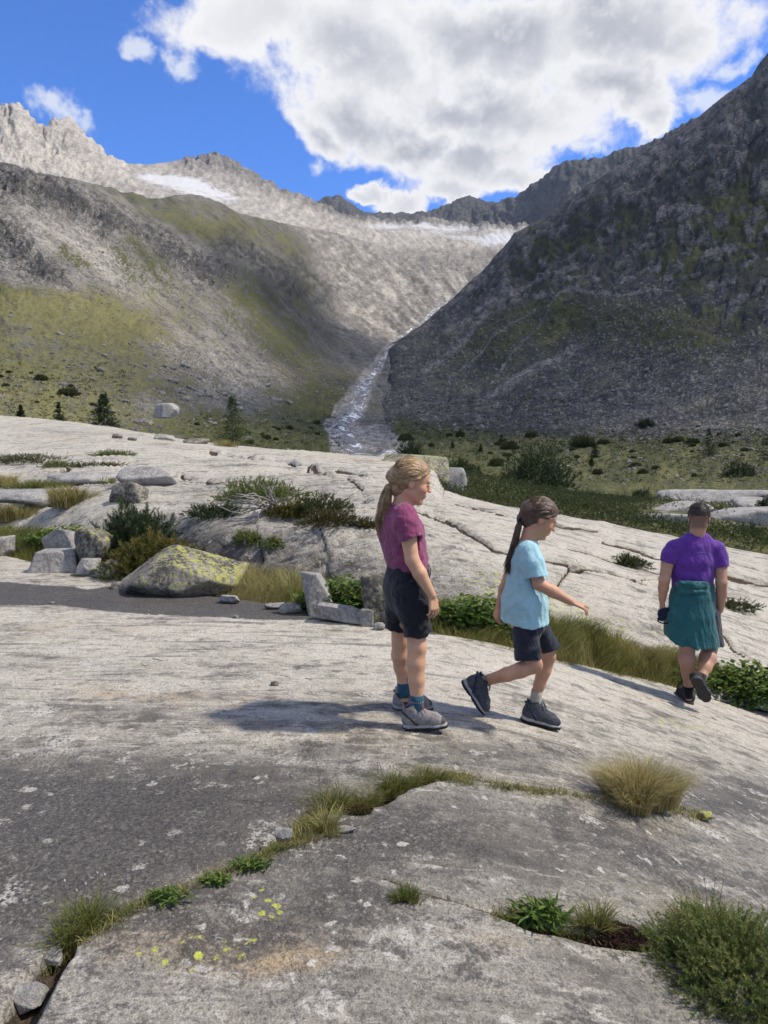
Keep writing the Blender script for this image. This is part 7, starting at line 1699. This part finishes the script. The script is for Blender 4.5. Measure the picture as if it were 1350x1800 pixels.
def scree():
    V0, F0 = stone_mesh(900, (1, .85, .65), None, 6, 5, 10, .05); F0 = [list(f) for f in F0]
    T0 = np.array([(f[0], f[i], f[i + 1]) for f in F0 for i in range(1, len(f) - 1)])
    Vs, Fs = [], []; o = 0; rg2 = np.random.default_rng(5)
    zones = [(1500, (120, 470), (600, 760)), (900, (0, 240), (520, 740)), (700, (430, 640), (620, 790)), (3000, (700, 1350), (560, 740)), (1800, (900, 1350), (740, 860)), (500, (680, 900), (640, 800)), (400, (150, 420), (420, 560)), (420, (575, 700), (735, 805)), (150, (600, 670), (660, 740))]
    for n, xr, yr in zones:
        for _ in range(n):
            p = far_pt(rg2.uniform(*xr), rg2.uniform(*yr))
            if p is None: continue
            s_ = p[1] / F * min(3.2, .8 + rg2.exponential(.7)); a = rg2.uniform(0, 6.28); c_, sn = math.cos(a), math.sin(a)
            v = V0 * (s_ * rg2.uniform(.9, 1.6), s_, s_ * rg2.uniform(.6, 1)); v = np.stack([v[:, 0] * c_ - v[:, 1] * sn, v[:, 0] * sn + v[:, 1] * c_, v[:, 2]], -1) + p
            Vs.append(v); Fs.append(T0 + o); o += len(v)
    me = mesh_from('scree', np.concatenate(Vs), np.concatenate(Fs), False); set_attr(me, 'lichen', np.full(o, .05)); set_attr(me, 'moss', np.zeros(o))
    s_ = put('scree', me, M_STONE_FAR, kind='stuff'); s_['label'] = 'small loose rocks covering the hillsides and valley floor'; s_['category'] = 'scree'
scree()

# ---- river
def river():
    m, n, b = new_mat('river_water'); tc = n.node('ShaderNodeTexCoord').outputs['Object']
    a = n.noise(n.mapping(tc, scale=(.22, .05, .05)), 1.0, 8, .72, 1.2); g = n.noise(tc, .9, 6, .7)
    f = n.ss(n.m('ADD', n.m('MULTIPLY', a, .7), n.m('MULTIPLY', g, .4)), .565, .63)
    n.put(b.inputs['Base Color'], n.mix(f, (0.17, 0.168, 0.16), (0.85, 0.86, 0.86))); n.put(b.inputs['Roughness'], n.m('ADD', n.m('MULTIPLY', f, .3), .6))
    b.inputs['Specular IOR Level'].default_value = .1
    n.put(b.inputs['Normal'], n.bump(g, .6, .4))
    pts = np.array(RIV, float); t_ = np.linspace(0, len(pts) - 1, 220); c_ = pchip(np.arange(len(pts)), pts.T, t_).T
    rg3 = np.random.default_rng(3); V, Fc = [], []; k = 17
    for q_ in c_:
        for j in range(k):
            s_ = (j / (k - 1) * 2 - 1); px_ = q_[0] + s_ * q_[3] * .62 * (1 + .25 * math.sin(q_[1] * .15))
            p = at(px_, q_[1], q_[2]); p[2] = far_z(p[0], p[1]) + .0009 * p[1] * (1.15 - s_ * s_) + .1; V.append(p)
    Fc = grid_faces(len(c_), k)
    o = put('river', mesh_from('river', np.array(V), Fc), m, kind='structure'); o['label'] = 'braided white mountain stream running down the valley floor'
    V = []; line = [(690, 604, 960, 3), (700, 598, 1000, 4), (722, 582, 1080, 4), (745, 568, 1150, 4), (757, 553, 1240, 5), (775, 541, 1300, 6), (800, 525, 1400, 7)]
    pts = np.array(line, float); c_ = pchip(np.arange(len(pts)), pts.T, np.linspace(0, len(pts) - 1, 60)).T
    for q_ in c_:
        for j in range(5):
            p = at(q_[0] + (j - 2) / 2 * q_[3], q_[1], q_[2]); hit = ground_pt(q_[0] + (j - 2) / 2 * q_[3], q_[1], BVH_VAL)
            V.append(p if hit is None else hit + (0, -1.5, 1.5))
    o = put('waterfall', mesh_from('waterfall', np.array(V), grid_faces(60, 5)), m, kind='structure'); o['label'] = 'white cascade over the pale slabs at the valley head'
river()

# ---- thin clouds high on the right, out of the picture: they shade parts of the valley
M_CLOUD, cn, cb = new_mat('cloud'); cb.inputs['Roughness'].default_value = 1; ctc = cn.node('ShaderNodeTexCoord').outputs['Object']
cn.put(cb.inputs['Base Color'], cn.mix(cn.noise(ctc, .004, 6), (.82, .83, .85), (.92, .92, .92)))
ctr = cn.node('ShaderNodeBsdfTransparent'); cmx = cn.node('ShaderNodeMixShader'); cmx.inputs[0].default_value = .52
cn.l.new(cb.outputs[0], cmx.inputs[1]); cn.l.new(ctr.outputs[0], cmx.inputs[2]); cn.l.new(cmx.outputs[0], M_CLOUD.node_tree.nodes['Material Output'].inputs[0])
def cloud(targets, seed, top=1900.0):
    rg = np.random.default_rng(seed); c_ = []
    for (px_, py_, r) in targets:
        p = far_pt(px_, py_)
        if p is not None: c_.append((p + SUN * ((top - p[2]) / SUN[2]), r))
    ctr_ = np.mean([a for a, r in c_], axis=0); rm = max(r for a, r in c_)
    lo = np.min([a - r * 1.6 for a, r in c_], axis=0) - ctr_; hi = np.max([a + r * 1.6 for a, r in c_], axis=0) - ctr_; lo[2], hi[2] = -120, 160
    S = Solid(lo, hi, max((hi - lo)[:2].max() / 130, 4.0))
    for a, r in c_:
        a = a - ctr_; S.ell(a, (r, r, min(60, r)), None, r * .3)
        for k in range(4):
            w_ = rg.uniform(0, 6.283); S.ell(a + np.array((math.cos(w_), math.sin(w_), .2)) * r * .6, (r * .5, r * .5, min(50, r * .6)), None, r * .3)
    S.ripple(lambda x, y, z: fbm(x / rm * 2, y / rm * 2, z / rm * 2, 4, .6, seed=seed), rm * .35)
    v, f = S.mesh(); put('cloud', mesh_from('cloud', v, f), M_CLOUD, loc=tuple(ctr_), kind='structure')
cloud([(420, 490, 36), (460, 510, 46), (510, 540, 56), (560, 565, 62), (610, 590, 70), (650, 610, 70)], 1)
cloud([(255, 630, 16), (290, 655, 18), (325, 680, 20), (365, 705, 20)], 2)
cloud([(480, 715, 40), (530, 735, 45), (580, 760, 40), (440, 745, 30)], 3)
cloud([(x_, y_, r_) for x_, y_, r_ in ((760, 700, 60), (850, 700, 60), (820, 620, 90), (950, 660, 60), (1050, 680, 50), (1150, 680, 45), (1250, 680, 40), (1340, 680, 40), (950, 560, 90), (1050, 560, 80), (1150, 560, 70), (1250, 540, 70), (1340, 520, 70), (900, 480, 110), (1000, 430, 110), (1100, 400, 100), (1200, 350, 100), (1330, 300, 100), (1280, 430, 80), (700, 740, 45), (900, 740, 35), (1050, 745, 30))], 4)
# ---- the air
def haze():
    m = bpy.data.materials.new('haze'); m.use_nodes = True; t_ = m.node_tree; t_.nodes.remove(t_.nodes['Principled BSDF'])
    v = t_.nodes.new('ShaderNodeVolumePrincipled'); v.inputs['Density'].default_value = 2.6e-5; v.inputs['Color'].default_value = (.68, .82, 1, 1); v.inputs['Anisotropy'].default_value = 0.0
    t_.links.new(v.outputs[0], t_.nodes['Material Output'].inputs['Volume'])
    x0, x1, y0, y1, z0, z1 = -17000, 17000, -17000, 17000, -120, 1600
    V = [(x, y, z) for x in (x0, x1) for y in (y0, y1) for z in (z0, z1)]
    put('haze', mesh_from('haze', V, [(0, 1, 3, 2), (4, 6, 7, 5), (0, 4, 5, 1), (2, 3, 7, 6), (0, 2, 6, 4), (1, 5, 7, 3)], False), m, kind='stuff')
haze()
